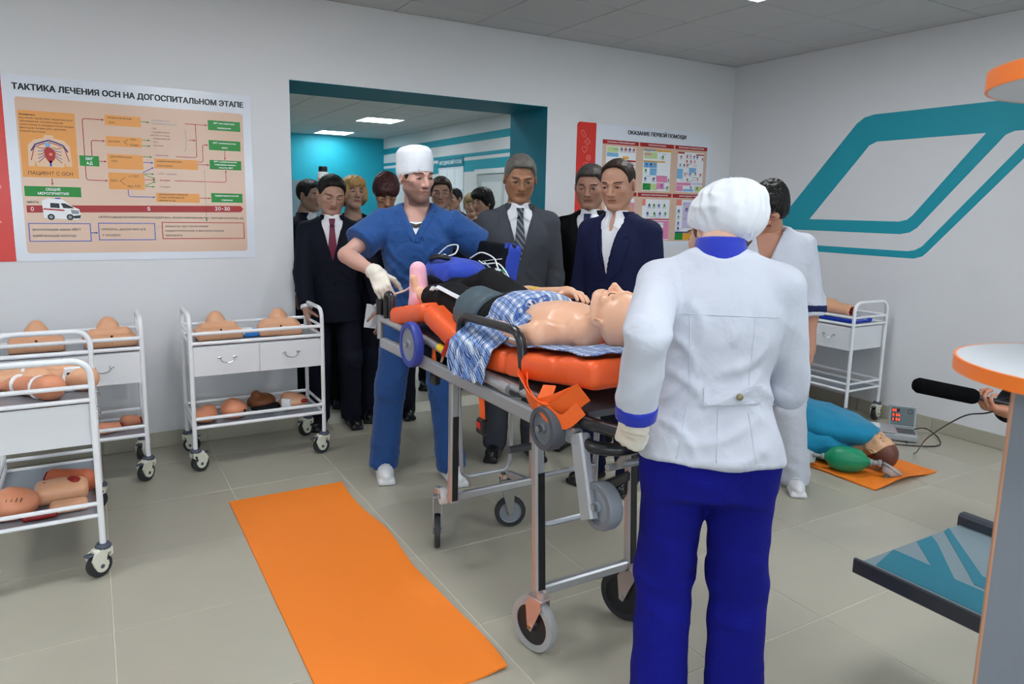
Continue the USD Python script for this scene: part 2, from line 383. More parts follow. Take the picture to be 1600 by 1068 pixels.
wf = obj('wall_front', [bx((XL, YF-.2, 0), (0, YF, .85)), bx((XL, YF-.2, 2.35), (0, YF, H))]+[bx((a, YF-.2, .85), (b, YF, 2.35)) for a, b in zip([XL]+[w[1] for w in WX], [w[0] for w in WX]+[0])], wall_m, kind='structure')
usdkit.material(stage, '/World/Looks/window_glass', {'t': ('transparent_bsdf', dict(color=(.93, .96, .96))), 'g': ('glossy_bsdf', dict(color=(1, 1, 1), roughness=.02)), 'f': ('fresnel', dict(IOR=1.45)), 'm': ('mix_closure', {})}, [('f.fac', 'm.fac'), ('t.BSDF', 'm.closure1'), ('g.BSDF', 'm.closure2')], surface='m.closure')
pvc = mat('window_frame_white', '#e6e8ea', .35)
for i, (a, b) in enumerate(WX):
    y0, y1, c = YF-.14, YF-.07, (a+b)/2
    w = obj(f'window_{i+1}', [bx((a, y0, .85), (b, y1, .92)), bx((a, y0, 2.28), (b, y1, 2.35)), bx((a, y0, .92), (a+.07, y1, 2.28)), bx((b-.07, y0, .92), (b, y1, 2.28)), bx((c-.05, y0, .92), (c+.05, y1, 2.28))], pvc, kind='structure')
    for p, q in ((a+.07, c-.05), (c+.05, b-.07)): obj('pane', bx((p, YF-.11, .92), (q, YF-.1, 2.28)), stage and UsdShade.Material.Get(stage, '/World/Looks/window_glass'), w)
    obj('sill', bx((a-.03, YF-.08, .82), (b+.03, YF+.12, .85), .006), pvc, w)
obj('ground', bx((-40, -60, -.6), (40, YF-.25, -.5)), mat('ground_outside', '#8a8d84', .9), kind='structure')
back_teal = mat('teal_wall_paint', '#12a6be', .6)
obj('wall_far', [bx((XL, YB, 0), (0, YB+.2, H))], back_teal, kind='structure')
# painted figures on the right-hand wall: outlines in (y, z)
def flip(m): v, f = m; return v*[-1, 1, 1], f[:, ::-1]
PAINTED = []
def wallpaint(outer, inner=None):
    g = sg.Polygon(outer, [inner] if inner else None)
    for p in PAINTED: g = g.difference(p.buffer(.03))
    PAINTED.append(g)
    if g.geom_type != 'Polygon': g = max(g.geoms, key=lambda q: q.area)
    m = poly(g, .0012, (0, 0, 0), (0, 1, 0), (0, 0, 1)); obj('painted_figure', flip(m), teal_m, wr)
rc = lambda pts, r: fillet(np.array([(a, b, 0) for a, b in pts]+[(*pts[0], 0)]), r, 5)[:, :2]
out = [(-.54, 1.38), (-1.25, 2.2), (-1.31, 2.24), (-1.39, 2.255), (-3.3, 2.26), (-3.3, 2.06), (-2.36, 2.06), (-2.31, 2.04), (-1.8, 1.43), (-1.75, 1.395), (-1.68, 1.38)]
inn = [(-.9, 1.47), (-1.32, 1.97), (-1.37, 2.03), (-1.43, 2.055), (-2.19, 2.06), (-1.76, 1.52), (-1.72, 1.485), (-1.66, 1.47)]
wallpaint(out, inn)
wallpaint([(-.45, 1.26), (-1.75, 1.26), (-1.8, 1.27), (-1.85, 1.3), (-2.75, 2.37), (-2.79, 2.3), (-1.89, 1.26), (-1.86, 1.23), (-1.8, 1.21), (-.45, 1.21)])
for z0, z1 in ((2.49, 2.60), (2.27, 2.325), (2.05, 2.22)):
    obj('painted_stripe', bx((-.0012, WT, z0), (.002, YB, z1)), teal_m, wr)
# tiled skirting
def skirting(name, a, b, ax, fixed, s):
    ps = [a]; x = a
    k = 0
    st = obj(name, bx((a, fixed-.004, 0), (b, fixed, .09)) if ax == 0 else bx((fixed-.004, a, 0), (fixed, b, .09)), grout_m, kind='structure')
    e = [v for v in ((TX if ax == 0 else TY)+TS*i for i in range(-14, 14)) if a < v < b]
    e = [a]+e+[b]
    for p, q in zip(e[:-1], e[1:]):
        lo, hi = (p+.0015, fixed-.011), (q-.0015, fixed)
        m = bx((lo[0], lo[1], .001), (hi[0], hi[1], .097), .0015) if ax == 0 else bx((lo[1], lo[0], .001), (hi[1], hi[0], .097), .0015)
        obj('tile', m, tile_m[k % 3], st); k += 1
skirting('baseboard_back', -6.4, OX0, 0, 0., 1)
skirting('baseboard_back', OX1, -.011, 0, 0., 1)
skirting('baseboard_right', -4.6, 0, 1, 0., 1)
# suspended ceilings: panels in a grid
CA, CB = .249, .2985
ce = obj('ceiling', [bx((XL-.2, YF-.2, H+.012), (.2, WT*.5, H+.2)), bx((XL-.2, WT*.5, H+.012), (.2, YB+.2, H+.2))], grid_m, kind='structure')
xs = [0]+[-CA-.6*i for i in range(0, 13)]; ys = [0]+[-CB-.6*i for i in range(0, 12)]
LIT = {(3, 3), (7, 3), (11, 3), (3, 7), (7, 7), (11, 7), (3, 10), (7, 10)}
def panel(x0, y0, x1, y1, lit):
    if lit: return lamp(x0, y0, x1, y1)
    obj('ceiling_panel', bx((x0+.004, y0+.004, H), (x1-.004, y1-.004, H+.014), .003), ceil_m, ce)
LAMPS = []
def lamp(x0, y0, x1, y1, back=False):
    LAMPS.append((x0, y0, x1, y1, back))
big = []
for i in range(len(xs)-1):
    for j in range(len(ys)-1):
        x0, x1, y0, y1 = xs[i+1], xs[i], ys[j+1], ys[j]
        if (i, j) in LIT: lamp(x0, y0, x1, y1)
        elif i < 7 and j < 6: panel(x0, y0, x1, y1, 0)
        else: big.append(bx((x0+.004, y0+.004, H), (x1-.004, y1-.004, H+.014)))
BL = {(2, 9), (2, 13), (2, 5), (2, 1), (6, 1), (6, 5), (6, 9), (6, 13)}
for i in range(12):
    for j in range(15):
        x1 = -.249-.6*i+.6 if i else 0.; x0 = -.249-.6*i; y0 = WT+.6*j-.2; y1 = y0+.6; y0 = max(y0, WT); y1 = min(y1, YB)
        if (i, j) in BL: lamp(x0, y0, x1, y1, True)
        elif i < 6 and j > 4: panel(x0, y0, x1, y1, 0)
        else: big.append(bx((x0+.004, y0+.004, H), (x1-.004, y1-.004, H+.014)))
obj('ceiling_panel_remainder', big, ceil_m, ce)
lm = emit('led_panel', (.93, .97, 1.0), PANEL_LIGHT); lb = emit('led_panel_far', (.9, .97, 1.0), BACK_LIGHT); white_metal = mat('white_metal', '#e8eaec', .35)
for k, (x0, y0, x1, y1, back) in enumerate(LAMPS):
    c = np.array([(x0+x1)/2, (y0+y1)/2, H])
    first = not back and k == 0
    lab = ('square lit ceiling panel cut by the top edge of the picture above the right wall' if first else
           'nearer of the two lit ceiling panels seen through the wide opening' if back and abs(c[1]-6.06) < .35 else
           'farther of the two lit ceiling panels seen through the opening, by the teal wall' if back and abs(c[1]-8.46) < .4 else
           'lit square ceiling panel of the far room outside the view' if back else 'lit square ceiling panel of this room outside the view')
    if back and c[0] < -2.5: lab = 'lit square ceiling panel of the far room outside the view'
    t = thing('ceiling_light', lab, 'ceiling light', c, 'ceiling lights')
    e = .012
    fr = [bx((x0+.003, y0+.003, H-.004), (x1-.003, y0+.003+e, H+.01)), bx((x0+.003, y1-.003-e, H-.004), (x1-.003, y1-.003, H+.01)), bx((x0+.003, y0+.003+e, H-.004), (x0+.003+e, y1-.003-e, H+.01)), bx((x1-.003-e, y0+.003+e, H-.004), (x1-.003, y1-.003-e, H+.01))]
    obj('frame', fr, white_metal, t)
    obj('diffuser', bx((x0+.015, y0+.015, H-.001), (x1-.015, y1-.015, H+.008)), lb if back else lm, t)
# a white door in the far room's right-hand wall
dm = mat('door_white', '#d8dadb', .5)
dr = obj('door_1', bx((-.02, 4.08, 0), (-.001, 4.93, 2.0)), mat('door_leaf', '#b9bfc2', .5), kind='structure')
obj('door_frame', [bx((-.045, 4.0, 0), (0, 4.08, 2.07)), bx((-.045, 4.93, 0), (0, 5.01, 2.07)), bx((-.045, 4.08, 2.0), (0, 4.93, 2.07))], dm, dr)
for a, b in ((.15, .9), (1.02, 1.88)): obj('door_panel', bx((-.026, 4.2, a), (-.018, 4.81, b), .004), dm, dr)
obj('door_handle', [rod((-.02, 4.18, 1.0), (-.07, 4.18, 1.0), .009), rod((-.07, 4.18, 1.0), (-.07, 4.3, 1.0), .009)], mat('handle_metal', '#9a9da0', .3, 1.), dr)
# ---------------------------------------------------------------- printed boards on the walls
def flat(name, col, rough=.35): return mat(name, col, rough, spec=.5)
INK = dict(black=flat('ink_black', '#15161c'), white=flat('ink_white', '#eef0f4'), board=flat('board_white', '#dfe4ee', .16), red=flat('ink_red', '#b3261f'), band=flat('band_red', '#d8352c', .25), beige=flat('ink_beige', '#dcbca6', .2), orange=flat('ink_orange', '#eaa050'), green=flat('ink_green', '#0c8a2c'), dred=flat('ink_dark_red', '#a81c1c'),
           blue=flat('ink_blue', '#2f56b8'), coral=flat('ink_coral', '#ee8a7a', .3), skin=flat('ink_skin', '#e6c2a4'), lblue=flat('ink_light_blue', '#7db6e0'), pink=flat('ink_pink', '#e489b4'), lilac=flat('ink_lilac', '#cfc3e4'), navy=flat('ink_navy', '#1c2f86'), gold=flat('ink_gold', '#e7a52c'), lgreen=flat('ink_light_green', '#c5dc9b'), grey=flat('ink_grey', '#8d929a'), teal=flat('ink_teal', '#15788c'), brown=flat('ink_brown', '#7a4a35'))
UX, UZ = (1, 0, 0), (0, 0, 1)
class Print:
    """flat print on a board hung on the back wall: layers in front of the board, grouped per part"""
    def __init__(s, path, y0, x0=0., z0=0., ux=UX, o=(0, 0, 0)): s.t, s.y, s.buf, s.ux, s.o = path, y0, {}, np.array(ux, float), np.array(o, float); s.n = np.cross(s.ux, UZ)
    def put(s, part, ink, m): s.buf.setdefault((part, ink), []).append(m)
    def org(s, lay): return s.o+s.n*(s.y+.0004*lay)
    def shape(s, part, ink, g, lay): s.put(part, ink, poly(g, .0004, s.org(lay), s.ux, UZ))
    def rect(s, part, ink, x0, z0, x1, z1, lay, r=0): s.shape(part, ink, rrect(min(x0, x1), min(z0, z1), max(x0, x1), max(z0, z1), r) if r else sg.box(x0, z0, x1, z1), lay)
    def line(s, part, ink, pts, w, lay): s.shape(part, ink, sg.LineString(pts).buffer(w/2, cap_style=2, join_style=1, quad_segs=3), lay)
    def arrow(s, part, ink, pts, w, lay, both=False):
        p = np.asarray(pts, float); d = p[-1]-p[-2]; d /= np.linalg.norm(d); n = np.array([-d[1], d[0]]); h = .014
        s.line(part, ink, [*map(tuple, p[:-1]), tuple(p[-1]-d*h)], w, lay); s.shape(part, ink, [p[-1], p[-1]-d*h+n*h*.42, p[-1]-d*h-n*h*.42], lay)
    def text(s, part, ink, txt, h, x, z, lay, width=None, bold=False, center=False): s.put(part, ink, text(txt, h, s.org(lay)+s.ux*x+np.array([0, 0, z]), s.ux, UZ, .0004, bold, width, center))
    def done(s, labels={}):
        for (part, ink), ms in s.buf.items():
            if part in ('chart_box', 'chart_arrow', 'chart_frame', 'picture', 'picture_block', 'picture_heading', 'pocket', 'icon_print'):
                for m in ms: obj(part, m, INK[ink], s.t)
            else: obj(part, ms, INK[ink], s.t, label=labels.get(part), kind='stuff' if len(ms) > 1 else None)
def icons(P, x0, x1, z0, z1, seed):
    r = random.Random(seed); z = z1-.06; k = 0
    while z > z0+.04:
        x = x0+(x1-x0)*(.3+.4*((k*.618) % 1)); q = .026; kind = k % 6; ring = lambda g: P.shape('icon_print', 'coral', g.buffer(.0022).difference(g.buffer(-.0022)), 2)
        if kind == 0: ring(sa.rotate(rrect(x-q*.5, z-q*1.1, x+q*.5, z+q*1.1, q*.45), 35)); 
        elif kind == 1: ring(sg.box(x-q*.3, z-q, x+q*.3, z+q).union(sg.box(x-q, z-q*.3, x+q, z+q*.3)))
        elif kind == 2: ring(sg.Point(x-q*.45, z+q*.3).buffer(q*.55).union(sg.Point(x+q*.45, z+q*.3).buffer(q*.55)).union(sg.Polygon([(x-q*.95, z+q*.1), (x+q*.95, z+q*.1), (x, z-q)])))
        elif kind == 3: ring(sg.Point(x, z).buffer(q*.8)); ring(sg.Point(x, z).buffer(q*.35))
        elif kind == 4: ring(rrect(x-q*.8, z-q, x+q*.8, z+q*.9, .006)); P.line('icon_print', 'coral', [(x-q*.5, z), (x-q*.15, z), (x, z+q*.5), (x+q*.2, z-q*.4), (x+q*.5, z)], .003, 2)
        else: ring(sa.rotate(sg.box(x-q*.2, z-q, x+q*.2, z+q*.5), -40)); ring(sa.rotate(sg.box(x-q*.4, z+q*.5, x+q*.4, z+q*.7), -40, origin=(x, z-q*.25)))
        z -= .062; k += 1
# -- the large board on acute heart failure
bt = thing('treatment_board', 'large white wall board with beige flow chart titled ТАКТИКА ЛЕЧЕНИЯ ОСН', 'wall board', (-4.83, -.003, 1.67))
obj('board', poly(rrect(-5.465, 1.168, -4.2, 2.166, .02), .004, (0, 0, 0), UX, UZ), INK['board'], bt)
obj('side_band', poly(rrect(-5.66, 1.168, -5.44, 2.166, .03).difference(sg.box(-5.465, 1, -5, 3)), .004, (0, 0, 0), UX, UZ), INK['band'], bt, label='red band with pale medical icons')
P = Print(bt, -.0042*-1)
P.y = .0042
icons(P, -5.64, -5.48, 1.18, 2.12, 3)
for q_ in (0, .0022): P.text('title', 'black', 'ТАКТИКА ЛЕЧЕНИЯ ОСН НА ДОГОСПИТАЛЬНОМ ЭТАПЕ', .031, -5.42+q_, 2.09+q_*.4, 1+q_*400, 1.175, True)
P.rect('chart_ground', 'beige', -5.412, 1.212, -4.249, 2.052, 1, .016)
P.rect('chart_box', 'orange', -5.403, 1.628, -5.14, 1.983, 2)
for k, (a, w) in enumerate((('Анамнез:', .075), ('изучение характера сердечности в', .245), ('заболевании, возникновения', .2), ('симптомов и предрасполагающих', .25), ('факторов (инфекция, аритмия,', .215), ('перегрузка)', .115))): P.text('chart_text', 'black', a, .0095, -5.398, 1.957-.0175*k, 3, w, k == 0)
# chest picture: a torso with vessels and a heart
cx, cz = -5.27, 1.76
tor = sg.Polygon([(cx-.1, 1.69), (cx-.095, 1.8), (cx-.07, 1.826), (cx-.02, 1.84), (cx-.018, 1.855), (cx+.018, 1.855), (cx+.02, 1.84), (cx+.07, 1.828), (cx+.093, 1.8), (cx+.1, 1.695), (cx+.075, 1.695), (cx+.068, 1.75), (cx+.06, 1.69), (cx-.06, 1.69), (cx-.07, 1.75), (cx-.078, 1.688)]).buffer(.006).buffer(-.003)
P.shape('chest_picture', 'skin', tor, 3)
for sgn in (-1, 1):
    P.line('chest_picture', 'navy', [(cx, 1.83), (cx+sgn*.03, 1.82), (cx+sgn*.065, 1.805), (cx+sgn*.085, 1.77)], .007, 4); P.line('chest_picture', 'red', [(cx, 1.82), (cx+sgn*.035, 1.808), (cx+sgn*.07, 1.79), (cx+sgn*.088, 1.72)], .004, 4)
    for a in range(5): P.line('chest_picture', 'blue' if a % 2 else 'brown', [(cx+sgn*.012, 1.79-.008*a), (cx+sgn*.035, 1.785-.014*a), (cx+sgn*.055, 1.79-.02*a)], .0035, 4)
P.shape('chest_picture', 'red', sg.Polygon([(cx-.022, 1.775), (cx-.01, 1.79), (cx+.006, 1.785), (cx+.022, 1.765), (cx+.018, 1.735), (cx, 1.712), (cx-.018, 1.74)]).buffer(.005), 5)
P.shape('chest_picture', 'lblue', sg.Point(cx-.008, 1.806).buffer(.013), 5); P.shape('chest_picture', 'blue', sg.box(cx-.004, 1.69, cx+.006, 1.72), 5); P.shape('chest_picture', 'coral', sg.Point(cx+.004, 1.755).buffer(.008), 6)
P.text('chart_text', 'black', 'ПАЦИЕНТ С ОСН', .019, -5.376, 1.642, 3, .207)
P.arrow('chart_arrow', 'dred', [(-5.269, 1.624), (-5.269, 1.586)], .004, 2)
P.rect('chart_box', 'green', -5.401, 1.525, -5.135, 1.58, 2)
P.text('chart_text', 'white', 'ОБЩИЕ', .014, -5.268, 1.558, 3, None, True, True); P.text('chart_text', 'white', 'МЕРОПРИЯТИЯ', .014, -5.268, 1.535, 3, None, True, True)
P.rect('chart_box', 'green', -5.131, 1.7, -5.036, 1.757, 2); P.text('chart_text', 'white', 'ЭКГ', .015, -5.084, 1.733, 3, None, True, True); P.text('chart_text', 'white', 'АД', .015, -5.084, 1.709, 3, None, True, True)
for (x0, z0, x1, z1), ls in (((-4.995, 1.932, -4.813, 1.989), ['гипертонический', 'криз']), ((-4.996, 1.816, -4.813, 1.872), None), ((-4.995, 1.69, -4.813, 1.773), ['декомпенсация', 'ХСН']), ((-4.995, 1.575, -4.811, 1.669), None), ((-4.754, 1.702, -4.517, 1.759), ['кардиогенный шок,', 'отек легких']), ((-4.755, 1.506, -4.517, 1.56), ['Дисфункция клапанов,', 'отрыв папиллярной', 'мышцы и т.д.'])):
    P.rect('chart_box', 'orange', x0, z0, x1, z1, 2)
    if ls:
        n = len(ls); st = min(.026, (z1-z0)/(n+.1))
        for k, a in enumerate(ls): P.text('chart_text', 'black', a, .0105, x0+.015 if n != 2 or x0 > -4.8 or k == 0 else x0+.02, z1-st*(k+.72), 3)
P.text('chart_text', 'black', 'аритмия', .0105, -4.985, 1.839, 3)
P.text('chart_text', 'black', 'тахи-', .0105, -4.875, 1.856, 3); P.text('chart_text', 'black', 'бради-', .0105, -4.875, 1.825, 3)
P.line('chart_line', 'black', [(-4.885, 1.858), (-4.905, 1.843), (-4.885, 1.828)], .002, 3)
P.text('chart_text', 'black', 'ОКС', .0125, -4.985, 1.617, 3); P.line('chart_line', 'black', [(-4.91, 1.645), (-4.938, 1.623), (-4.91, 1.6)], .002, 3)
P.text('chart_text', 'black', 'с ↑ST', .0125, -4.89, 1.645, 3); P.text('chart_text', 'black', 'без ↑ST', .0125, -4.9, 1.588, 3)
for (x0, z0, x1, z1), ls in (((-4.451, 1.943, -4.266, 2.001), ['БИТ или отделение', 'кардиологии']), ((-4.451, 1.825, -4.269, 1.884), ['БИТ с возможностью', 'ВАКП']), ((-4.451, 1.71, -4.268, 1.766), ['БИТ с возможностью', 'инвазивных вмеша-', 'тельств, ИВЛ']), ((-4.45, 1.511, -4.268, 1.567), ['кардиохирургическое', 'отделение'])):
    P.rect('chart_box', 'green', x0, z0, x1, z1, 2); n = len(ls)
    for k, a in enumerate(ls): P.text('chart_text', 'white', a, .0092, (x0+x1)/2, z1-(z1-z0)*(k+.72)/(n+.15), 3, None, True, True)
lists = [(-4.765, 1.973, ['- нитропруссид', '- вазодилататоры в/в'], 'grey'), (-4.765, 1.925, ['- ЭКГ', '- поддержание', '  ритма по показ.', '- кардиоверсия'], 'brown'), (-4.765, 1.848, ['- ЭКС', '- атропин'], 'brown'), (-4.755, 1.774, ['- диуретики'], 'brown'), (-4.745, 1.667, ['- СЛТ + гепарин'], 'brown'), (-4.74, 1.63, ['- аспирин'], 'dred'), (-4.74, 1.592, ['- гепарин'], 'brown')]
for x, z, ls, ink in lists:
    for k, a in enumerate(ls): P.text('chart_text', ink, a, .0098, x, z-.0185*k, 3, None, ink == 'dred')
R = 'dred'
rp = lambda pts, r=.015: [tuple(p[:2]) for p in fillet([(a, b, 0) for a, b in pts], r, 4)]
for pts in ([(-5.105, 1.757), (-5.105, 1.96), (-4.997, 1.96)], [(-5.069, 1.757), (-5.069, 1.843), (-4.998, 1.843)], [(-5.036, 1.729), (-4.997, 1.729)], [(-5.105, 1.7), (-5.105, 1.622), (-4.997, 1.622)]): P.arrow('chart_arrow', R, rp(pts), .004, 2)
for pts in ([(-4.577, 1.969), (-4.453, 1.969)], [(-4.56, 1.876), (-4.523, 1.876)], [(-4.517, 1.735), (-4.452, 1.735)], [(-4.517, 1.75), (-4.487, 1.75), (-4.487, 1.853), (-4.453, 1.853)], [(-4.362, 1.825), (-4.362, 1.768)], [(-4.65, 1.634), (-4.36, 1.634), (-4.36, 1.708)], [(-4.517, 1.535), (-4.452, 1.535)], [(-4.81, 1.634), (-4.752, 1.634)]): P.arrow('chart_arrow', 'red', rp(pts), .0035, 2)
P.line('chart_line', 'red', rp([(-4.635, 1.775), (-4.521, 1.775), (-4.521, 1.968)]), .0035, 2)
for pts in ([(-4.812, 1.965), (-4.768, 1.962)], [(-4.812, 1.86), (-4.768, 1.86)], [(-4.812, 1.828), (-4.768, 1.828)], [(-4.812, 1.766), (-4.762, 1.766)], [(-4.81, 1.668), (-4.757, 1.668)], [(-4.81, 1.662), (-4.752, 1.64)], [(-4.81, 1.595), (-4.757, 1.595)], [(-4.81, 1.6), (-4.752, 1.626)]): P.arrow('chart_arrow', 'green', pts, .0035, 2)
for pts in ([(-4.812, 1.733), (-4.757, 1.733)], [(-4.82, 1.672), (-4.757, 1.708)], rp([(-4.899, 1.574), (-4.899, 1.534), (-4.757, 1.534)])): P.arrow('chart_arrow', 'blue', pts, .004, 2)
P.line('chart_line', 'grey', [(-4.588, 1.937), (-4.578, 1.93), (-4.578, 1.885), (-4.568, 1.876), (-4.578, 1.867), (-4.578, 1.82), (-4.588, 1.81)], .0025, 2)
for k in range(20): P.line('chart_line', 'green', [(-4.482, 1.7-.0155*k), (-4.482, 1.692-.0155*k)], .003, 2)
P.arrow('chart_arrow', 'green', [(-4.482, 1.41), (-4.482, 1.392)], .003, 2)
P.text('chart_text', 'black', 'МИНУТЫ', .011, -5.393, 1.488, 3, .052, True)
P.shape('time_bar', 'dred', [(-5.398, 1.436), (-4.281, 1.453), (-4.266, 1.473), (-4.281, 1.492), (-5.398, 1.475)], 2)
for a, x, z in (('0', -5.372, 1.446), ('5', -4.797, 1.456), ('20-30', -4.388, 1.463)): P.text('time_text', 'white', a, .02, x, z, 3, None, True, True)
# van picture
v = -5.232
P.shape('van_picture', 'white', sg.Polygon([(v-.085, 1.412), (v-.09, 1.5), (v-.06, 1.513), (v+.005, 1.505), (v+.045, 1.47), (v+.078, 1.455), (v+.085, 1.415), (v+.07, 1.402)]).buffer(.004), 5)
P.shape('van_picture', 'black', [(v-.055, 1.49), (v-.055, 1.465), (v-.012, 1.462), (v-.012, 1.488)], 6); P.shape('van_picture', 'black', [(v-.005, 1.489), (v+.006, 1.463), (v+.06, 1.462), (v+.04, 1.475), (v+.012, 1.49)], 6)
P.shape('van_picture', 'grey', [(v+.04, 1.455), (v+.078, 1.45), (v+.08, 1.43), (v+.045, 1.432)], 6); P.line('van_picture', 'red', [(v-.088, 1.457), (v+.01, 1.45)], .008, 6)
for dx in (-.055, .035): P.shape('van_picture', 'black', sg.Point(v+dx, 1.413).buffer(.017), 7); P.shape('van_picture', 'grey', sg.Point(v+dx, 1.413).buffer(.009), 8)
P.rect('van_picture', 'blue', v-.03, 1.513, v-.005, 1.519, 6); P.shape('van_picture', 'black', [(v+.05, 1.42), (v+.088, 1.425), (v+.084, 1.408), (v+.055, 1.406)], 6)
P.text('chart_text', 'black', 'НЕПРЕРЫВНАЯ РЕСПИРАТОРНАЯ ПОДДЕРЖКА, МОНИТОРИРОВАНИЕ ЭКГ, ЧАСТЫЙ КОНТРОЛЬ АД', .0098, -5.057, 1.41, 3, .79, True)
for x0, x1, z0, z1, ink, ls in ((-5.397, -5.1, 1.276, 1.379, 'blue', ['оксигенация и/или ИВЛ', 'кубитальный катетер']), (-5.063, -4.769, 1.282, 1.382, 'blue', ['нитраты, диуретики в/в', '± морфин']), (-4.733, -4.264, 1.288, 1.389, 'red', ['жидкость при гиповолемии', 'кардиотонические и вазопрессорные', 'препараты'])):
    g = sg.box(x0, z0, x1, z1); P.shape('chart_frame', ink, g.difference(g.buffer(-.0045)), 2)
    for k, a in enumerate(ls): P.text('chart_text', 'black', a, .0145 if len(ls) == 2 else .013, x0+.018, z1-.042-.034*k if len(ls) == 2 else z1-.03-.027*k, 3)
P.arrow('chart_arrow', 'navy', [(-5.1, 1.325), (-5.064, 1.325)], .004, 2)
P.done({'chart_ground': 'beige ground of the flow chart', 'time_bar': 'dark red time bar from 0 to 20-30 minutes', 'van_picture': 'printed white ambulance', 'chest_picture': 'printed chest with heart and vessels'})
# -- the first aid board
ft = thing('first_aid_board', 'white wall board of small first aid charts titled ОКАЗАНИЕ ПЕРВОЙ ПОМОЩИ', 'wall board', (-.98, -.003, 1.7))
obj('board', poly(rrect(-1.535, 1.212, -.255, 2.2, .012), .004, (0, 0, 0), UX, UZ), INK['board'], ft)
obj('side_band', poly(rrect(-1.722, 1.212, -1.45, 2.2, .03).difference(sg.box(-1.535, 1, -1, 3)), .004, (0, 0, 0), UX, UZ), INK['band'], ft, label='red band with pale medical icons')
P = Print(ft, .0042); icons(P, -1.71, -1.545, 1.24, 2.17, 8)
for q_ in (0, .002): P.text('title', 'black', 'ОКАЗАНИЕ ПЕРВОЙ ПОМОЩИ', .031, -1.21+q_, 2.135, 1+q_*400, .65, True)
P.rect('chart_ground', 'beige', -1.467, 1.25, -.297, 2.078, 1)
rr = random.Random(5)
def figure(x, z, h, ink, pose):
    """a tiny printed figure"""
    w = h*.16; P.shape('figure_print', 'skin', sg.Point(x, z+h*.9).buffer(h*.1, quad_segs=3), 8)
    P.shape('figure_print', ink, sa.rotate(sg.box(x-w, z+h*.38, x+w, z+h*.8), pose*14), 7.5)
    for s in (-1, 1): P.line('figure_print', ink, [(x+s*w*.6, z+h*.4), (x+s*w*(1.2+.6*abs(pose)), z+h*.2), (x+s*w*1.1, z)], h*.1, 7.5); P.line('figure_print', ink, [(x+s*w*.8, z+h*.75), (x+s*w*(2+pose), z+h*(.5+.15*pose*s))], h*.08, 7.2)
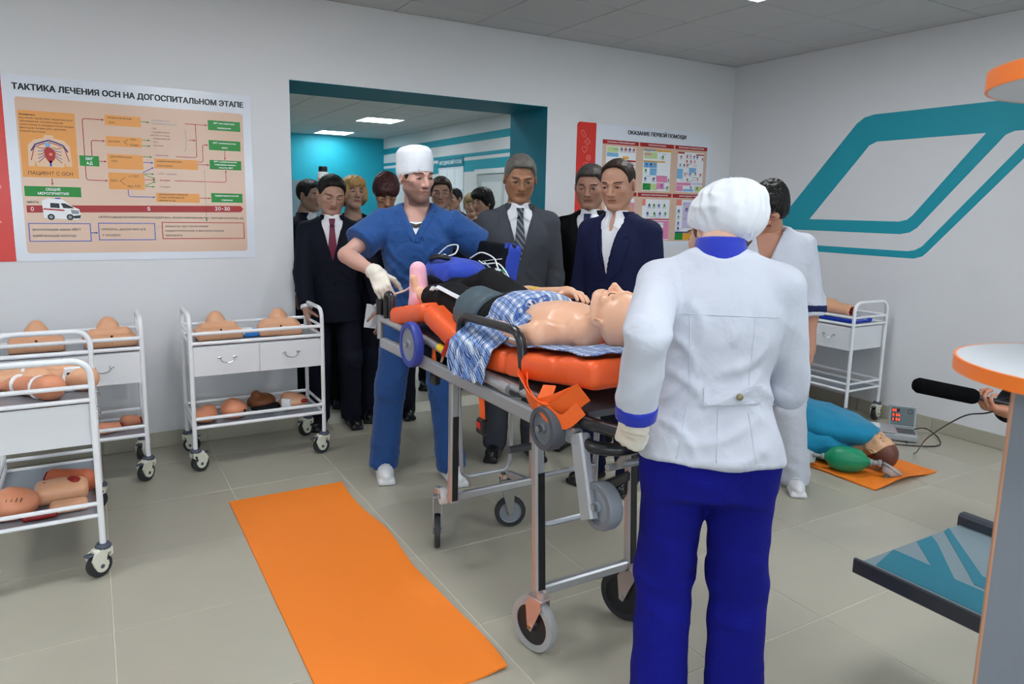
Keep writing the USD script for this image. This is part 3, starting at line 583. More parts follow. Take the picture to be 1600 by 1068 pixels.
def mini(x0, z0, x1, z1, style):
    P.rect('picture', 'white', x0, z0, x1, z1, 2); W, Hh = x1-x0, z1-z0; X = lambda u: x0+u*W; Z = lambda u: z0+u*Hh
    blocks = {0: [(.02, .86, .4, .98, 'lgreen'), (.02, .76, .4, .85, 'lblue'), (.45, .66, 1, .7, 'red'), (.45, .42, 1, .45, 'navy'), (.45, .3, 1, .34, 'navy'), (.45, .22, 1, .26, 'blue'), (.55, .72, .75, .78, 'gold'), (.7, .02, .98, .16, 'gold'), (.05, .05, .6, .2, 'lilac')],
              1: [(0, .96, .45, 1, 'grey'), (.45, .96, 1, 1, 'gold'), (.03, .78, .5, .94, 'lgreen'), (.03, .86, .28, .9, 'pink'), (0, .7, .8, .73, 'gold'), (.02, .56, .5, .7, 'lblue'), (.25, .38, .5, .55, 'lblue'), (.5, .22, .9, .38, 'pink'), (.02, .02, .3, .18, 'green'), (.3, .02, .55, .18, 'lgreen'), (.52, .05, .8, .2, 'pink')],
              2: [(0, .96, .25, 1, 'red'), (.7, .94, 1, .97, 'red'), (0, .33, .22, .58, 'lblue'), (.45, .5, .72, .62, 'lblue'), (0, .17, .55, .24, 'pink'), (.6, .2, 1, .24, 'lilac'), (0, .02, .24, .16, 'pink'), (.25, .02, .65, .08, 'lblue'), (.7, .02, 1, .16, 'lgreen')],
              3: [(0, .84, .12, 1, 'coral'), (.0, .5, 1, .53, 'red'), (.35, .02, 1, .48, 'pink'), (.4, .3, .8, .44, 'white'), (.4, .02, .6, .14, 'dred'), (.0, .02, .3, .45, 'lilac'), (.05, .2, .25, .3, 'grey')],
              4: [(0, .86, .2, 1, 'coral'), (.25, .3, 1, .95, 'lilac'), (0, .0, .3, .18, 'green'), (.3, .0, .65, .18, 'gold'), (0, .18, 1, .21, 'navy')],
              5: [(0, .9, .4, 1, 'lblue'), (.5, .5, 1, .9, 'pink'), (0, .1, .4, .5, 'lgreen'), (.5, .05, 1, .4, 'gold')]}[style]
    for q_, (a, b, c, d, ink) in enumerate(blocks): P.rect('picture_block', ink, X(a), Z(b), X(c), Z(d), 3+.3*q_)
    figs = {0: [(.5, .87), (.64, .87), (.78, .87), (.92, .87), (.75, .5), (.9, .5), (.6, .48), (.8, .07)], 1: [(.7, .76), (.12, .57), (.28, .57), (.42, .57), (.1, .42), (.1, .22), (.4, .22), (.95, .2), (.92, .02), (.7, .07)],
            2: [(.12, .82), (.35, .84), (.48, .84), (.62, .84), (.74, .84), (.35, .72), (.5, .72), (.65, .72), (.1, .62), (.25, .62), (.38, .62), (.95, .8), (.3, .4), (.5, .4), (.7, .42), (.9, .4), (.4, .26), (.8, .28), (.55, .07), (.8, .05)],
            3: [(.25, .78), (.42, .78), (.6, .78), (.8, .78), (.2, .58), (.45, .58), (.65, .58), (.85, .58), (.55, .03)], 4: [(.1, .65), (.1, .5), (.1, .35), (.4, .7), (.7, .7), (.5, .4), (.1, .22)], 5: [(.2, .6), (.7, .6)]}[style]
    cols = {0: ['brown', 'red', 'navy', 'red', 'coral'], 1: ['green', 'blue', 'navy', 'grey'], 2: ['red', 'red', 'coral', 'blue', 'brown'], 3: ['navy', 'green', 'blue', 'green'], 4: ['navy', 'grey', 'blue'], 5: ['red', 'blue']}[style]
    for k, (a, b) in enumerate(figs): figure(X(a), Z(b), Hh*(.105 if style == 2 else .13), cols[k % len(cols)], rr.uniform(-1, 1))
    for k in range(14):
        a, b = rr.uniform(.05, .75), rr.uniform(.04, .95); P.rect('picture_text', 'grey', X(a), Z(b), X(a+rr.uniform(.08, .2)), Z(b)+.003, 7)
heads = ['ТЕХНИКА РЕАНИМАЦИИ', 'КРОВОТЕЧЕНИЯ', 'ОСТАНОВКА КРОВОТЕЧЕНИЯ', 'ТРАВМЫ КОНЕЧНОСТЕЙ', 'ПЕРЕНОС ПОСТРАДАВШИХ', 'ИНОРОДНЫЕ ТЕЛА']
for k in range(6):
    c, r_ = k % 3, k//3; x0, x1 = ((-1.467, -1.089), (-1.074, -.695), (-.68, -.298))[c]; z1 = (2.078, 1.662)[r_]
    P.rect('picture_heading', 'dred', x0, z1-.033, x1, z1, 2); P.text('heading_text', 'white', heads[k], .011, (x0+x1)/2, z1-.022, 3, min(.3, .016*len(heads[k])), True, True)
    if k == 0: mini(-1.427, 1.68, -1.115, 2.03, 0)
    elif k == 1: mini(-1.033, 1.68, -.725, 2.026, 1)
    elif k == 2: mini(-.644, 1.68, -.334, 2.024, 2)
    elif k == 3: mini(-1.42, 1.26, -1.11, 1.612, 5)
    elif k == 4: mini(-1.021, 1.26, -.71, 1.61, 3)
    else: mini(-.631, 1.26, -.32, 1.612, 4)
P.done({'chart_ground': 'beige ground behind the charts'})
# -- the methods corner board in the far room, on the right-hand wall (seen from -x; its print runs towards -y)
mt = thing('methods_board', 'notice board under a teal heading on the striped far-room wall', 'notice board', (-.002, 5.9, 1.85))
UY = (0, -1, 0)
obj('heading_plate', bx((-.014, 5.45, 2.15), (-.004, 6.38, 2.29)), INK['teal'], mt)
obj('board', bx((-.012, 5.45, 1.25), (-.004, 6.38, 2.14)), INK['board'], mt)
P = Print(mt, .0142, ux=UY)
P.text('heading_text', 'white', 'МЕТОДИЧЕСКИЙ УГОЛОК', .055, -6.33, 2.19, 0, .83, True)
P.y = .0122
for a in (0, 1, 2):
    for z in (1.78, 1.34): P.rect('pocket', 'white', -6.33+.3*a, z, -6.06+.3*a, z+.33, 0); P.rect('pocket_rim', 'lblue', -6.335+.3*a, z-.006, -6.055+.3*a, z, 1)
P.line('board_rule', 'teal', [(-6.36, 1.71), (-5.47, 1.71)], .01, 0)
P.done()
# ---------------------------------------------------------------- mats, trolleys, kiosk, bench, training box
orange_mat = mat('orange_mat_foam', '#fb861f', .6, bump=.25, bscale=500, bdist=.0006)
chrome = mat('chrome', '#c9ccd0', .18, 1.); steel = mat('grey_steel', '#a9abb0', .4, .35); alu = mat('aluminium', '#b4b6ba', .34, .6); dark_rubber = mat('dark_rubber', '#2b2d31', .55); black_plastic = mat('black_plastic', '#17181b', .35); white_paint = mat('white_trolley_paint', '#eceef2', .3, coat=.2)
drawer_paint = mat('drawer_white', '#e3e5e9', .35); cream = mat('caster_cream', '#dcdccb', .4); caster_grey = mat('caster_grey', '#4a5060', .5); tray_steel = mat('tray_steel', '#9aa2ac', .3, .35)
def foam_mat(label, x0, y0, x1, y1, curl, side):
    nx, ny = 40, 80; u, v = np.meshgrid(np.linspace(0, 1, nx), np.linspace(0, 1, ny), indexing='ij')
    X, Y = x0+(x1-x0)*u, y0+(y1-y0)*v; Zc = .0075+np.maximum(curl(u, v), 0); X = X+side(u, v)
    top = np.stack([X, Y, Zc], -1).reshape(-1, 3); bot = top-[0, 0, .007]; i, j = np.meshgrid(np.arange(nx-1), np.arange(ny-1), indexing='ij'); a = i*ny+j
    q = np.stack([a, a+ny, a+ny+1, a+1], -1).reshape(-1, 4); n = nx*ny
    rim = np.concatenate([np.arange(0, nx*ny, ny), (nx-1)*ny+np.arange(1, ny), np.arange((nx-2)*ny+ny-1, -1, -ny), np.arange(ny-2, 0, -1)])
    r2 = np.roll(rim, -1); V = np.vstack([top, bot]); F = np.vstack([q, q[:, ::-1]+n, np.stack([rim, rim+n, r2+n, r2], 1)])
    return obj('exercise_mat', (V, F), orange_mat, None, smooth=50, label=label, cat='mat')
foam_mat('long orange foam mat lying flat in the foreground left of the stretcher', -4.578, -2.92, -4.0, -1.085, lambda u, v: .003*np.sin(9*v)*(u > .9)*(u-.9)*10+.012*np.exp(-((u-1)/.12)**2)*(np.sin(21*v+1)*.5+.5)*(v < .8), lambda u, v: .012*np.sin(v*13)*np.clip(u*4-3, 0, 1))
foam_mat('orange foam mat under the training figure lying on the floor', -1.43, -2.555, -.82, -.8, lambda u, v: .028*np.exp(-(v/.03)**2)*np.exp(-((u-.45)/.3)**2)+.006*np.exp(-(u/.1)**2)*np.sin(9*v)**2, lambda u, v: .0*u)
# -- instrument trolley, its long side along x, front to -y
CAST_N = 0
def caster(t, x, y, a, top=.135, r=.049):
    R = rotz(a); o = np.array([x, y, 0.]); put = lambda m: mv(m, o, R)
    u = sg.Point(-.022, r).buffer(.025, quad_segs=6).union(sg.Polygon([(-.05, r+.0), (-.06, r+.03), (-.048, .104), (-.02, .118), (.024, .118), (.024, .088), (.004, .075), (.006, r), (-.012, r-.012)])).difference(sg.Polygon([(.003, .1), (.018, .098), (.003, .062), (-.004, .07)]))
    parts = []
    for s in (-1, 1):
        m = poly(u, .011, (0, -.026 if s < 0 else .015, 0), (1, 0, 0), (0, 0, 1)); m = (m[0]+[0, .011, 0], m[1]); parts.append(put(m))
    parts += [put(bx((-.045, -.02, .095), (.022, .02, .12), .006))]
    c = obj('caster', parts, cream, t, smooth=40)
    obj('caster_collar', put(lathe([(.0, .116), (.03, .116), (.031, .124), (.024, .134), (.0, .136)], (0, 0, 0))), caster_grey, c, smooth=40)
    obj('brake_pedal', put(bx((-.075, -.015, .098), (-.04, .015, .106), .003)), caster_grey, c)
    w = [(.0, -.014), (r*.7, -.014), (r*.97, -.013), (r, -.008), (r, .008), (r*.97, .013), (r*.7, .014), (0, .014)]
    obj('wheel', put(lathe(w, (-.022, 0, r), (0, 1, 0), 32)), dark_rubber, c, smooth=40)
    obj('wheel_hub', [put(lathe([(.0, s*.0275), (.007, s*.0275), (.009, s*.026), (.009, s*.024)], (-.022, 0, r), (0, 1, 0), 14)) for s in (-1, 1)], caster_grey, c, smooth=40)
def trolley(label, loc, rot, angles, seed):
    """white two-drawer instrument trolley; built about the origin, then turned and placed"""
    L, D, r = .365, .19, .0125
    t = thing('instrument_trolley', label, 'trolley', (0, 0, 0), 'white instrument trolleys')
    for s in (-1, 1):
        x = s*L; p = fillet([(x, -D, .128), (x, -D, .895), (x, D, .895), (x, D, .128)], .075, 7); obj('end_frame', sweep(p, r, 10), white_paint, t, smooth=40)
        for z in (.79, .735, .305, .255): obj('end_rail', rod((x, -D, z), (x, D, z), .009, 8), white_paint, t, smooth=40)
    for z in (.79, .735, .305, .255):
        for s in (-1, 1): obj('long_rail', rod((-L, s*D, z), (L, s*D, z), .0105, 8), white_paint, t, smooth=40)
    for x in (-.12, .12): obj('rail_stay', bx((x-.012, D-.004, .735), (x+.012, D+.002, .79)), white_paint, t)
    obj('top_tray', bx((-L+.005, -D+.005, .724), (L-.005, D-.005, .732), .002), tray_steel, t); obj('bottom_tray', bx((-L+.005, -D+.005, .244), (L-.005, D-.005, .25), .002), tray_steel, t)
    obj('drawer_case', [bx((-L+.014, -D+.006, .7), (L-.014, D-.004, .718)), bx((-L+.014, -D+.006, .55), (L-.014, D-.004, .556)), bx((-L+.014, -D+.006, .556), (-L+.02, D-.004, .7)), bx((L-.02, -D+.006, .556), (L-.014, D-.004, .7)), bx((-L+.02, D-.012, .556), (L-.02, D-.004, .7)), bx((-.004, -D+.006, .556), (.004, D-.012, .7))], drawer_paint, t)
    for s in (-1, 1):
        x0, x1 = (-L+.012, -.002) if s < 0 else (.002, L-.012)
        d = obj('drawer', bx((x0, -D-.004, .548), (x1, -D+.016, .712), .003), drawer_paint, t); c = (x0+x1)/2
        obj('handle', [sweep(fillet([(c-.042, -D-.006, .648), (c-.042, -D-.016, .648), (c-.026, -D-.026, .626), (c, -D-.027, .62), (c+.026, -D-.026, .626), (c+.042, -D-.016, .648), (c+.042, -D-.006, .648)], .008, 3), .003, 7), bx((c-.052, -D-.009, .643), (c-.03, -D-.003, .653), .002), bx((c+.03, -D-.009, .643), (c+.052, -D-.003, .653), .002)], chrome, d, smooth=40)
    for (sx, sy), a in zip(((-1, -1), (1, -1), (-1, 1), (1, 1)), angles): caster(t, sx*L, sy*D, a)
    p = stage.GetPrimAtPath(t); p.GetAttribute('xformOp:translate').Set(Gf.Vec3d(*map(float, loc))); p.GetAttribute('xformOp:rotateZ').Set(float(rot))
    return t
TR = {'C': ((-4.302, -.36, 0), 0), 'A': ((-5.328, -1.225, 0), 90), 'B': ((-5.27, -.36, 0), 0), 'D': ((-.282, -1.33, 0), -90)}
trolley('white two-drawer trolley standing against the wall just left of the opening', *TR['C'], (200, 10, 150, 20), 1)
trolley('nearest white trolley cut by the left edge, its plain end facing the viewer', *TR['A'], (-60, -100, -120, 60), 2)
trolley('white trolley in the left corner half hidden behind the nearest trolley', *TR['B'], (30, 40, 20, 60), 3)
trolley('white trolley in the right-hand corner beside the training box with red display', *TR['D'], (30, 150, 200, 100), 4)
def tw(k, p):
    """a point given in a trolley's own coordinates, in the world"""
    o, a = TR[k]; return np.asarray(o, float)+rotz(a)@np.asarray(p, float)
# -- the laminated kiosk at the right edge
lam = mat('grey_laminate', '#777b85', .45, bump=.05, bscale=30); edge_or = mat('orange_edging', '#f27a1e', .45); lam_top = mat('pale_laminate', '#c3c7cc', .4)
ks = thing('display_stand', 'grey laminate stand with orange edging and rounded shelves at the right edge', 'stand', (-3.55, -4.1, 0))
KD = np.array([.53, -.848, 0]); KN = np.array([.848, .53, 0])            # the panel runs to the right, away from the lens axis
k0 = np.array([-3.8178, -4.215, 0.])
def slab(a, b, z0, z1, th): c = (np.asarray(a)+b)/2; return bar(np.array([*a[:2], (z0+z1)/2]), np.array([*b[:2], (z0+z1)/2]), th, z1-z0, bev=.02)
obj('side_panel', slab(k0+KD*.002, k0+KD*.75, 0, 1.246, .018), lam, ks)
obj('panel_edging', slab(k0-KD*.001, k0+KD*.002, 0, 1.246, .0185), mat('panel_edging', '#c08a68', .5), ks)
obj('rear_panel', slab(k0+KD*.45+KN*.1, k0+KD*.69+KN*.1, 1.273, 1.724, .025), lam, ks)
def shelf(z, c, r, th, name):
    g = sg.Point(0, 0).buffer(r, quad_segs=24).union(sg.box(0, -r, .55, r))
    R = np.stack([KD, KN, [0, 0, 1.]], 1)
    inner = mv(poly(g.buffer(-.004), th, (0, 0, z)), (c[0], c[1], 0), R); obj(name, inner, lam_top, ks, smooth=30)
    ring = mv(poly(g.difference(g.buffer(-.0042)), th, (0, 0, z)), (c[0], c[1], 0), R); obj('shelf_edging', ring, edge_or, ks, smooth=30)
shelf(1.247, k0+KD*.15+KN*.096, .23, .025, 'lower_shelf')
shelf(1.725, k0+KD*.15+KN*.092, .23, .03, 'upper_shelf')
ck = thing('cable_clip', 'small black clip lying on the lower grey shelf at the right edge', 'clip', (*(k0+KD*.12)[:2], 1.268))
cp = k0+KD*.12+KN*.05+np.array([0, 0, 1.2795])
obj('grip', sweep([cp, cp+KD*.05, cp+KD*.13], [.004, .007, .006], 8), black_plastic, ck, smooth=True); obj('lead', sweep(smoothpath([cp, cp-KD*.015+[0, 0, .003], cp-KD*.03-[0, 0, .0]]), .002, 6), black_plastic, ck, smooth=True)
# -- the low printed bench by the kiosk
print_g = mat('bench_grey', '#76868d', .3); print_t = mat('bench_teal', '#1d6f84', .25); trim_d = mat('bench_trim', '#30333d', .35); rack = mat('rack_paint', '#9da2a8', .4, .3)
bn = thing('low_table', 'low table with a teal striped top and dark end strips beside the display stand', 'table', (-2.92, -3.95, 0))
bz, x0, x1, ya, yb = .5, -3.21, -2.62, -3.6, -4.35
obj('table_top', bx((x0, yb, bz-.022), (x1, ya, bz), .003), print_g, bn)
tl = lambda pts: poly([(x0+(x1-x0)*a, ya+(yb-ya)*b) for a, b in pts], .0012, (0, 0, bz))
obj('printed_stripe', tl([(.06, .05), (.3, .005), (.3, .16), (.5, .01), (.64, .01), (.58, .06), (.27, .26), (.28, .9), (.05, .9), (.06, .4)]), print_t, bn)
obj('printed_stripe', tl([(.76, .01), (.83, .0), (.42, .3), (.36, .9), (.31, .9), (.3, .32)]), print_t, bn)
obj('end_strip', bar((x0-.004, ya+.004, bz-.008), (x0-.004, yb, bz-.008), .014, .045), trim_d, bn); obj('end_strip', bar((x1-.02, ya+.004, bz+.012), (x1-.02, yb, bz+.012), .045, .05), trim_d, bn)
for px, py in ((x0+.03, ya-.47), (x1-.03, ya-.47), (x0+.03, yb+.03), (x1-.03, yb+.03)):
    lg = obj('leg', [bar((px, py, 0), (px, py, bz-.022), .035, .035)], rack, bn)
    for z in (.25, .31, .37, .43): obj('slot', [lathe([(.0, .018), (.006, .018), (.006, .0185), (0, .0185)], (px, py, z), (0, 1, 0), 10), lathe([(.0, .018), (.006, .018), (.006, .0185), (0, .0185)], (px, py, z), (-1, 0, 0), 10)], black_plastic, lg)
for a, b in ((.62, .5), (.75, .46)): 
    q = np.array([x0+(x1-x0)*a, ya+(yb-ya)*b*.8, bz]); s_ = obj('screw', lathe([(0, 0), (.008, 0), (.008, .002), (.004, .004), (0, .0045)], q, (0, 0, 1), 12), chrome, None, smooth=40, label='small chrome screw on the teal striped table top, '+('nearer the left end' if a < .7 else 'nearer the right end'), cat='screw', group='screws on the striped table')
pn = thing('marker', 'red marker with black tip lying on the teal striped table', 'marker', (x0+.45, ya-.36, bz)); pq = np.array([x0+.42, ya-.33, bz+.009])
obj('barrel', sweep([pq, pq+[.05, -.07, 0]], .007, 10), mat('marker_red', '#c8201c', .35), pn, smooth=40); obj('tip', sweep([pq, pq+[-.008, .0112, 0], pq+[-.014, .02, -.001]], [.006, .006, .002], 10), black_plastic, pn, smooth=40)
# -- control box of the training figure
pl_grey = mat('instrument_grey', '#a9acb1', .4); scr = mat('instrument_face', '#6e7a7c', .25); key_d = mat('instrument_keys', '#54585c', .45)
cb = thing('control_box', 'grey training control box with open lid and red number display on the floor', 'control box', (-.36, -1.98, 0))
CR = np.stack([[.6, -.8, 0], [.8, .6, 0], [0, 0, 1.]], 1); CO = np.array([-.42, -2.0, 0.]); cput = lambda m: mv(m, CO, CR)
obj('case', [cput(bx((-.17, -.1, .004), (.17, .1, .055), .012)), cput(bx((-.165, -.098, .05), (.03, .098, .066), .006))], pl_grey, cb, smooth=30)
obj('keypad', cput(bx((.045, -.07, .055), (.155, .05, .058), .002)), key_d, cb)
lidR = CR@rotx(-14); lo_ = CO+CR@np.array([0., .098, .05]); lput = lambda m: mv(m, lo_, lidR)
ld = obj('lid', lput(bx((-.0, -.02, 0), (.17, .012, .155), .008)), pl_grey, cb, smooth=30)
obj('display_face', lput(bx((.012, -.0225, .015), (.158, -.019, .143), .002)), scr, ld)
obj('number_window', [lput(bx((.018, -.0245, a), (.066, -.022, a+.024), .001)) for a in (.105, .072, .042)], black_plastic, ld)
obj('red_digits', [lput(text(t_, .016, (xx, -.0246, a+.004), (1, 0, 0), (0, 0, 1), .0004, True)) for t_, xx, a in (('88', .02, .105), ('8', .022, .072), ('88', .042, .072), ('8', .022, .042), ('88', .042, .042))], emit('red_led', (1., .06, .03), 3.), ld)
obj('dial_print', lput(lathe([(.012, .0), (.016, 0), (.016, .0006), (.012, .0006)], (.13, -.0226, .115), (0, -1, 0), 18, True)), INK['black'], ld)
obj('cassette', cput(bx((-.13, -.06, .066), (-.06, .03, .085), .006)), mat('white_plastic', '#e6e8e8', .4), cb)
cab = obj('power_cable', sweep(smoothpath([CO+CR@np.array([.14, .1, .03]), (-.2, -2.08, .05), (-.13, -2.1, .04), (-.16, -2.2, .006), (-.35, -2.28, .006), (-.6, -2.1, .006)], 10), .004, 6), black_plastic, cb, smooth=True, label='black cable looping beside the box')
# ---------------------------------------------------------------- the ambulance stretcher
or_vinyl = mat('orange_vinyl', '#f25f26', .38, bump=.12, bscale=25, bdist=.004); belt = mat('orange_belt', '#f4651a', .6); grip_b = mat('black_grip', '#1b1c20', .32, coat=.2); wheel_grey = mat('wheel_grey', '#6f747c', .5); wheel_dark = mat('wheel_tyre_grey', '#4b4f57', .55); wheel_blue = mat('wheel_tyre_blue', '#2a3fa0', .45); hub_grey = mat('hub_grey', '#8d929b', .45); yellow = mat('yellow_label', '#e6c41c', .5); red_p = mat('red_plastic', '#c2231f', .4)
st = thing('stretcher', 'grey ambulance stretcher on wheels with orange mattress pushed by two medics', 'stretcher', (-3.66, -2.4, 0))
N_, F_ = -3.92, -3.40
for x in (N_, F_): obj('lower_rail', bar((x, -1.56, .862), (x, -3.16, .862), .034, .05), alu, st)
for y in (-1.6, -2.2, -2.86): obj('cross_bar', bar((N_+.017, y, .855), (F_-.017, y, .855), .03, .035), alu, st)
obj('under_tray', bx((N_+.05, -2.2, .838), (F_-.05, -1.62, .848)), mat('tray_dark', '#3c3f45', .5), st)
obj('push_bow', sweep(fillet([(N_, -3.15, .862), (N_+.0, -3.21, .848), (N_+.06, -3.27, .845), (F_-.06, -3.27, .845), (F_, -3.21, .848), (F_, -3.15, .862)], .05, 5), .019, 12), grip_b, st, smooth=40, label='black padded push bow at the head end')
# mattress frame and its tubes
for x in (N_+.02, F_-.02):
    obj('side_tube', sweep(fillet([(x, -1.5, .965), (x, -2.02, .955), (x, -2.4, .918), (x, -3.1, .915)], .06, 4), .017, 10), alu, st, smooth=40)
    obj('lifting_handle', sweep(fillet([(x, -3.08, .912), (x, -3.17, .905), (x+(.02 if x < -3.6 else -.02), -3.33, .915)], .05, 4), .02, 12), grip_b, st, smooth=40)
    s = 1 if x > -3.66 else -1
    if s < 0:
        gs = obj('guard_sleeve', sweep([(x-.012, -2.43, .925), (x-.012, -2.44, .925), (x-.012, -2.755, .908)], [.012, .0215, .0215], 14), alu, st, smooth=40); obj('label_band', rod((x-.012, -2.475, .9232), (x-.012, -2.53, .920), .0222, 14), yellow, gs, smooth=40); obj('label_band', rod((x, -2.16, .9445), (x, -2.21, .9385), .0178, 12), yellow, st, smooth=40)
    obj('side_guard', sweep(fillet([(x-.0, -2.345, .94), (x, -2.345, 1.105), (x, -2.795, 1.112), (x, -2.83, .905), (x, -2.74, .9)], .06, 6), .0165, 12), grip_b, st, smooth=40, label='black hooped side guard')
    obj('corner_post', [rod((x, -1.46, .865), (x, -1.46, .99), .016, 12), bar((x, -1.46, .965), (x, -1.6, .965), .02, .03)], alu, st, smooth=40)
    obj('post_grip', [rod((x, -1.46, .985), (x, -1.46, 1.06), .0195, 12), sweep(fillet([(x, -1.55, .98), (x, -1.55, 1.1), (x, -1.62, 1.1), (x, -1.62, .99)], .035, 5), .0155, 12)], grip_b, st, smooth=40)
obj('bed_plate', [bx((N_+.05, -3.14, .905), (F_-.05, -2.4, .925)), bx((N_+.05, -2.38, .925), (F_-.05, -1.55, .94))], mat('bed_plate_grey', '#777b82', .45, .3), st)
def slabq(y0, z0, y1, z1, th):
    d = np.array([0, y1-y0, z1-z0]); L = np.linalg.norm(d); a = math.degrees(math.atan2(z1-z0, -(y1-y0))); R = np.stack([[1., 0, 0], -d/L, np.cross([1., 0, 0], -d/L)], 1)
    return rbox((-3.66, (y0+y1)/2, (z0+z1)/2), (.252, L/2+.012, th/2), .026, W0, R)
Fm = Field()
for a in ((-1.62, .998, -1.98, 1.062), (-2.02, 1.062, -2.36, .968), (-2.38, .968, -2.69, .985), (-2.71, .985, -3.2, 1.048)): Fm.add(slabq(*a, .083), k=.006)
for x in (-3.9, -3.42): Fm.sub(ell((x, -3.0, 1.06), (.03, .012, .012)), k=.012)
obj('mattress', sculpt(Fm, .013, disp=lambda v: folds(v, (9, 14, 14), .0025, 3)), or_vinyl, st, smooth=True, label='orange padded mattress bent at the knees')
# loose orange belts
def ribbon(pts, w, up=(0, 0, 1), th=.003): p = smoothpath(pts, 8); return sweep(p, 1., prof=[(th/2, w/2), (-th/2, w/2), (-th/2, -w/2), (th/2, -w/2)], up=up)
obj('belt', [ribbon([(N_+.0, -2.87, .97), (N_-.03, -2.93, .94), (N_-.042, -3.01, .92), (N_-.025, -3.08, .945), (N_+.02, -3.14, .985)], .06, (1, .2, .3)), ribbon([(N_+.02, -2.82, .97), (N_-.03, -2.9, .965), (N_-.045, -2.99, .93), (N_-.03, -3.08, .92), (N_, -3.18, 1.0)], .06, (1, 0, .6)), ribbon([(N_-.01, -3.02, .985), (N_-.05, -3.05, .93), (N_-.03, -3.12, .9), (N_, -3.17, .95)], .045, (1, .5, 0))], belt, st, smooth=40, kind='stuff', label='bunched orange belt under the head end')
b2 = obj('belt', ribbon([(N_+.03, -2.53, .93), (N_+.01, -2.54, .88), (N_+.015, -2.54, .8), (N_+.015, -2.545, .745)], .04, (1, 0, 0)), belt, st, smooth=40); obj('buckle', bx((N_, -2.57, .69), (N_+.03, -2.52, .75), .006), black_plastic, b2); obj('buckle_button', bx((N_-.002, -2.56, .715), (N_+.002, -2.53, .738)), red_p, b2)
b3 = obj('belt', ribbon([(N_+.04, -2.05, .94), (N_+.02, -2.1, .9), (N_+.02, -2.11, .82)], .04, (1, 0, 0)), belt, st, smooth=40); obj('buckle', bx((N_+.005, -2.14, .78), (N_+.035, -2.085, .825), .006), black_plastic, b3)
lv = obj('release_lever', sweep([(N_-.01, -2.24, .905), (N_-.015, -2.27, .94)], .006, 8), chrome, st, smooth=40); obj('lever_grip', sweep([(N_-.015, -2.265, .935), (N_-.02, -2.33, 1.005)], [.008, .01], 10), red_p, lv, smooth=40)
# wheels on the sides of the frame
def disc_wheel(name, c, axis, r, w, tyre, hub, parent=None, label=None):
    q = obj(name, lathe([(r*.72, -w/2), (r*.95, -w/2), (r, -w*.3), (r, w*.3), (r*.95, w/2), (r*.72, w/2)], c, axis, 36, True), tyre, parent or st, smooth=40, label=label)
    obj('wheel_disc', lathe([(0, -w*.36), (r*.2, -w*.55), (r*.24, -w*.3), (r*.66, -w*.24), (r*.75, -w*.42), (r*.75, w*.42), (r*.66, w*.24), (r*.24, w*.3), (r*.2, w*.55), (0, w*.36)], c, axis, 30), hub, q, smooth=40)
    obj('axle_nut', [lathe([(0, s*w*.5), (.011, s*w*.5), (.011, s*w*.8), (0, s*w*.82)], c, axis, 6) for s in (-1, 1)], chrome, q)
    return q
for x, s in ((N_-.035, -1), (F_+.035, 1)):
    disc_wheel('guide_wheel', (x, -1.99, .932), (1, .0, 0), .098, .036, wheel_blue, hub_grey, label='guide wheel with blue tyre')
    disc_wheel('guide_wheel', (x, -3.055, .866), (1, .0, 0), .068, .05, wheel_dark, wheel_grey, label='dark grey guide wheel')
    ay = -3.17; arm = obj('wheel_arm', bar((x+s*-.03, ay, .875), (x+s*-.005, -3.27, .66), .03, .055, up=(0, 1, 0)), alu, st)
    disc_wheel('loading_wheel', (x-s*.035, -3.285, .70), (1, .0, 0), .068, .045, wheel_grey, hub_grey, arm)
# legs: square posts with black strips, bows and bars
LR, RR = -3.855, -3.455
for x in (LR, RR):
    for y, z0, yb in ((-2.2, .285, -2.195), (-2.84, .2, -2.875)):
        p = obj('leg_post', bar((x, y, .845), (x, yb, z0), .036, .036, up=(0, 1, 0)), alu, st)
        obj('leg_strip', bar((x+.002, y+(yb-y)*.3-.0195, .66 if y > -2.5 else .64), (x+.002, yb-.0195, z0+.01), .026, .006, up=(0, 1, 0)), black_plastic, p)
obj('leg_bar', bar((LR, -2.195, .305), (RR, -2.195, .305), .03, .034), alu, st); obj('leg_bar', bar((LR, -2.875, .222), (RR, -2.875, .222), .03, .036), alu, st)
obj('leg_bow', sweep(fillet([(LR+.06, -2.12, .84), (LR+.08, -2.12, .35), (RR-.08, -2.12, .35), (RR-.06, -2.12, .84)], .05, 5), .0095, 8), steel, st, smooth=40)
obj('leg_bow', sweep(fillet([(LR+.08, -2.7, .84), (LR+.1, -2.72, .37), (RR-.06, -2.72, .37), (RR-.04, -2.7, .84)], .04, 5), .0115, 8), steel, st, smooth=40); obj('leg_bow_bar', rod((LR+.09, -2.712, .56), (RR-.05, -2.712, .56), .010, 8), steel, st, smooth=40)
obj('cross_tube', rod((LR+.02, -2.62, .64), (RR-.02, -2.62, .64), .014, 10), mat('strut_dark', '#55585e', .45, .3), st, smooth=40)
obj('gas_strut', [rod((-3.6, -2.3, .83), (-3.6, -2.5, .76), .014, 10), rod((-3.6, -2.5, .76), (-3.6, -2.62, .65), .008, 8)], steel, st, smooth=40)
obj('foot_pedal', [bar((RR-.16, -2.9, .56), (RR-.018, -2.862, .56), .02, .034), sweep(fillet([(RR-.12, -2.89, .55), (RR-.12, -2.89, .49), (RR-.03, -2.87, .49), (RR-.03, -2.87, .55)], .02, 3), .006, 8)], black_plastic, st, smooth=40)
for y in (-3.0,): obj('end_stay', [rod((-3.8, -3.26, .845), (-3.72, -3.1, .72), .012), rod((-3.52, -3.26, .845), (-3.6, -3.1, .72), .012), rod((-3.76, -3.1, .72), (-3.56, -3.1, .72), .012)], steel, st, smooth=40)
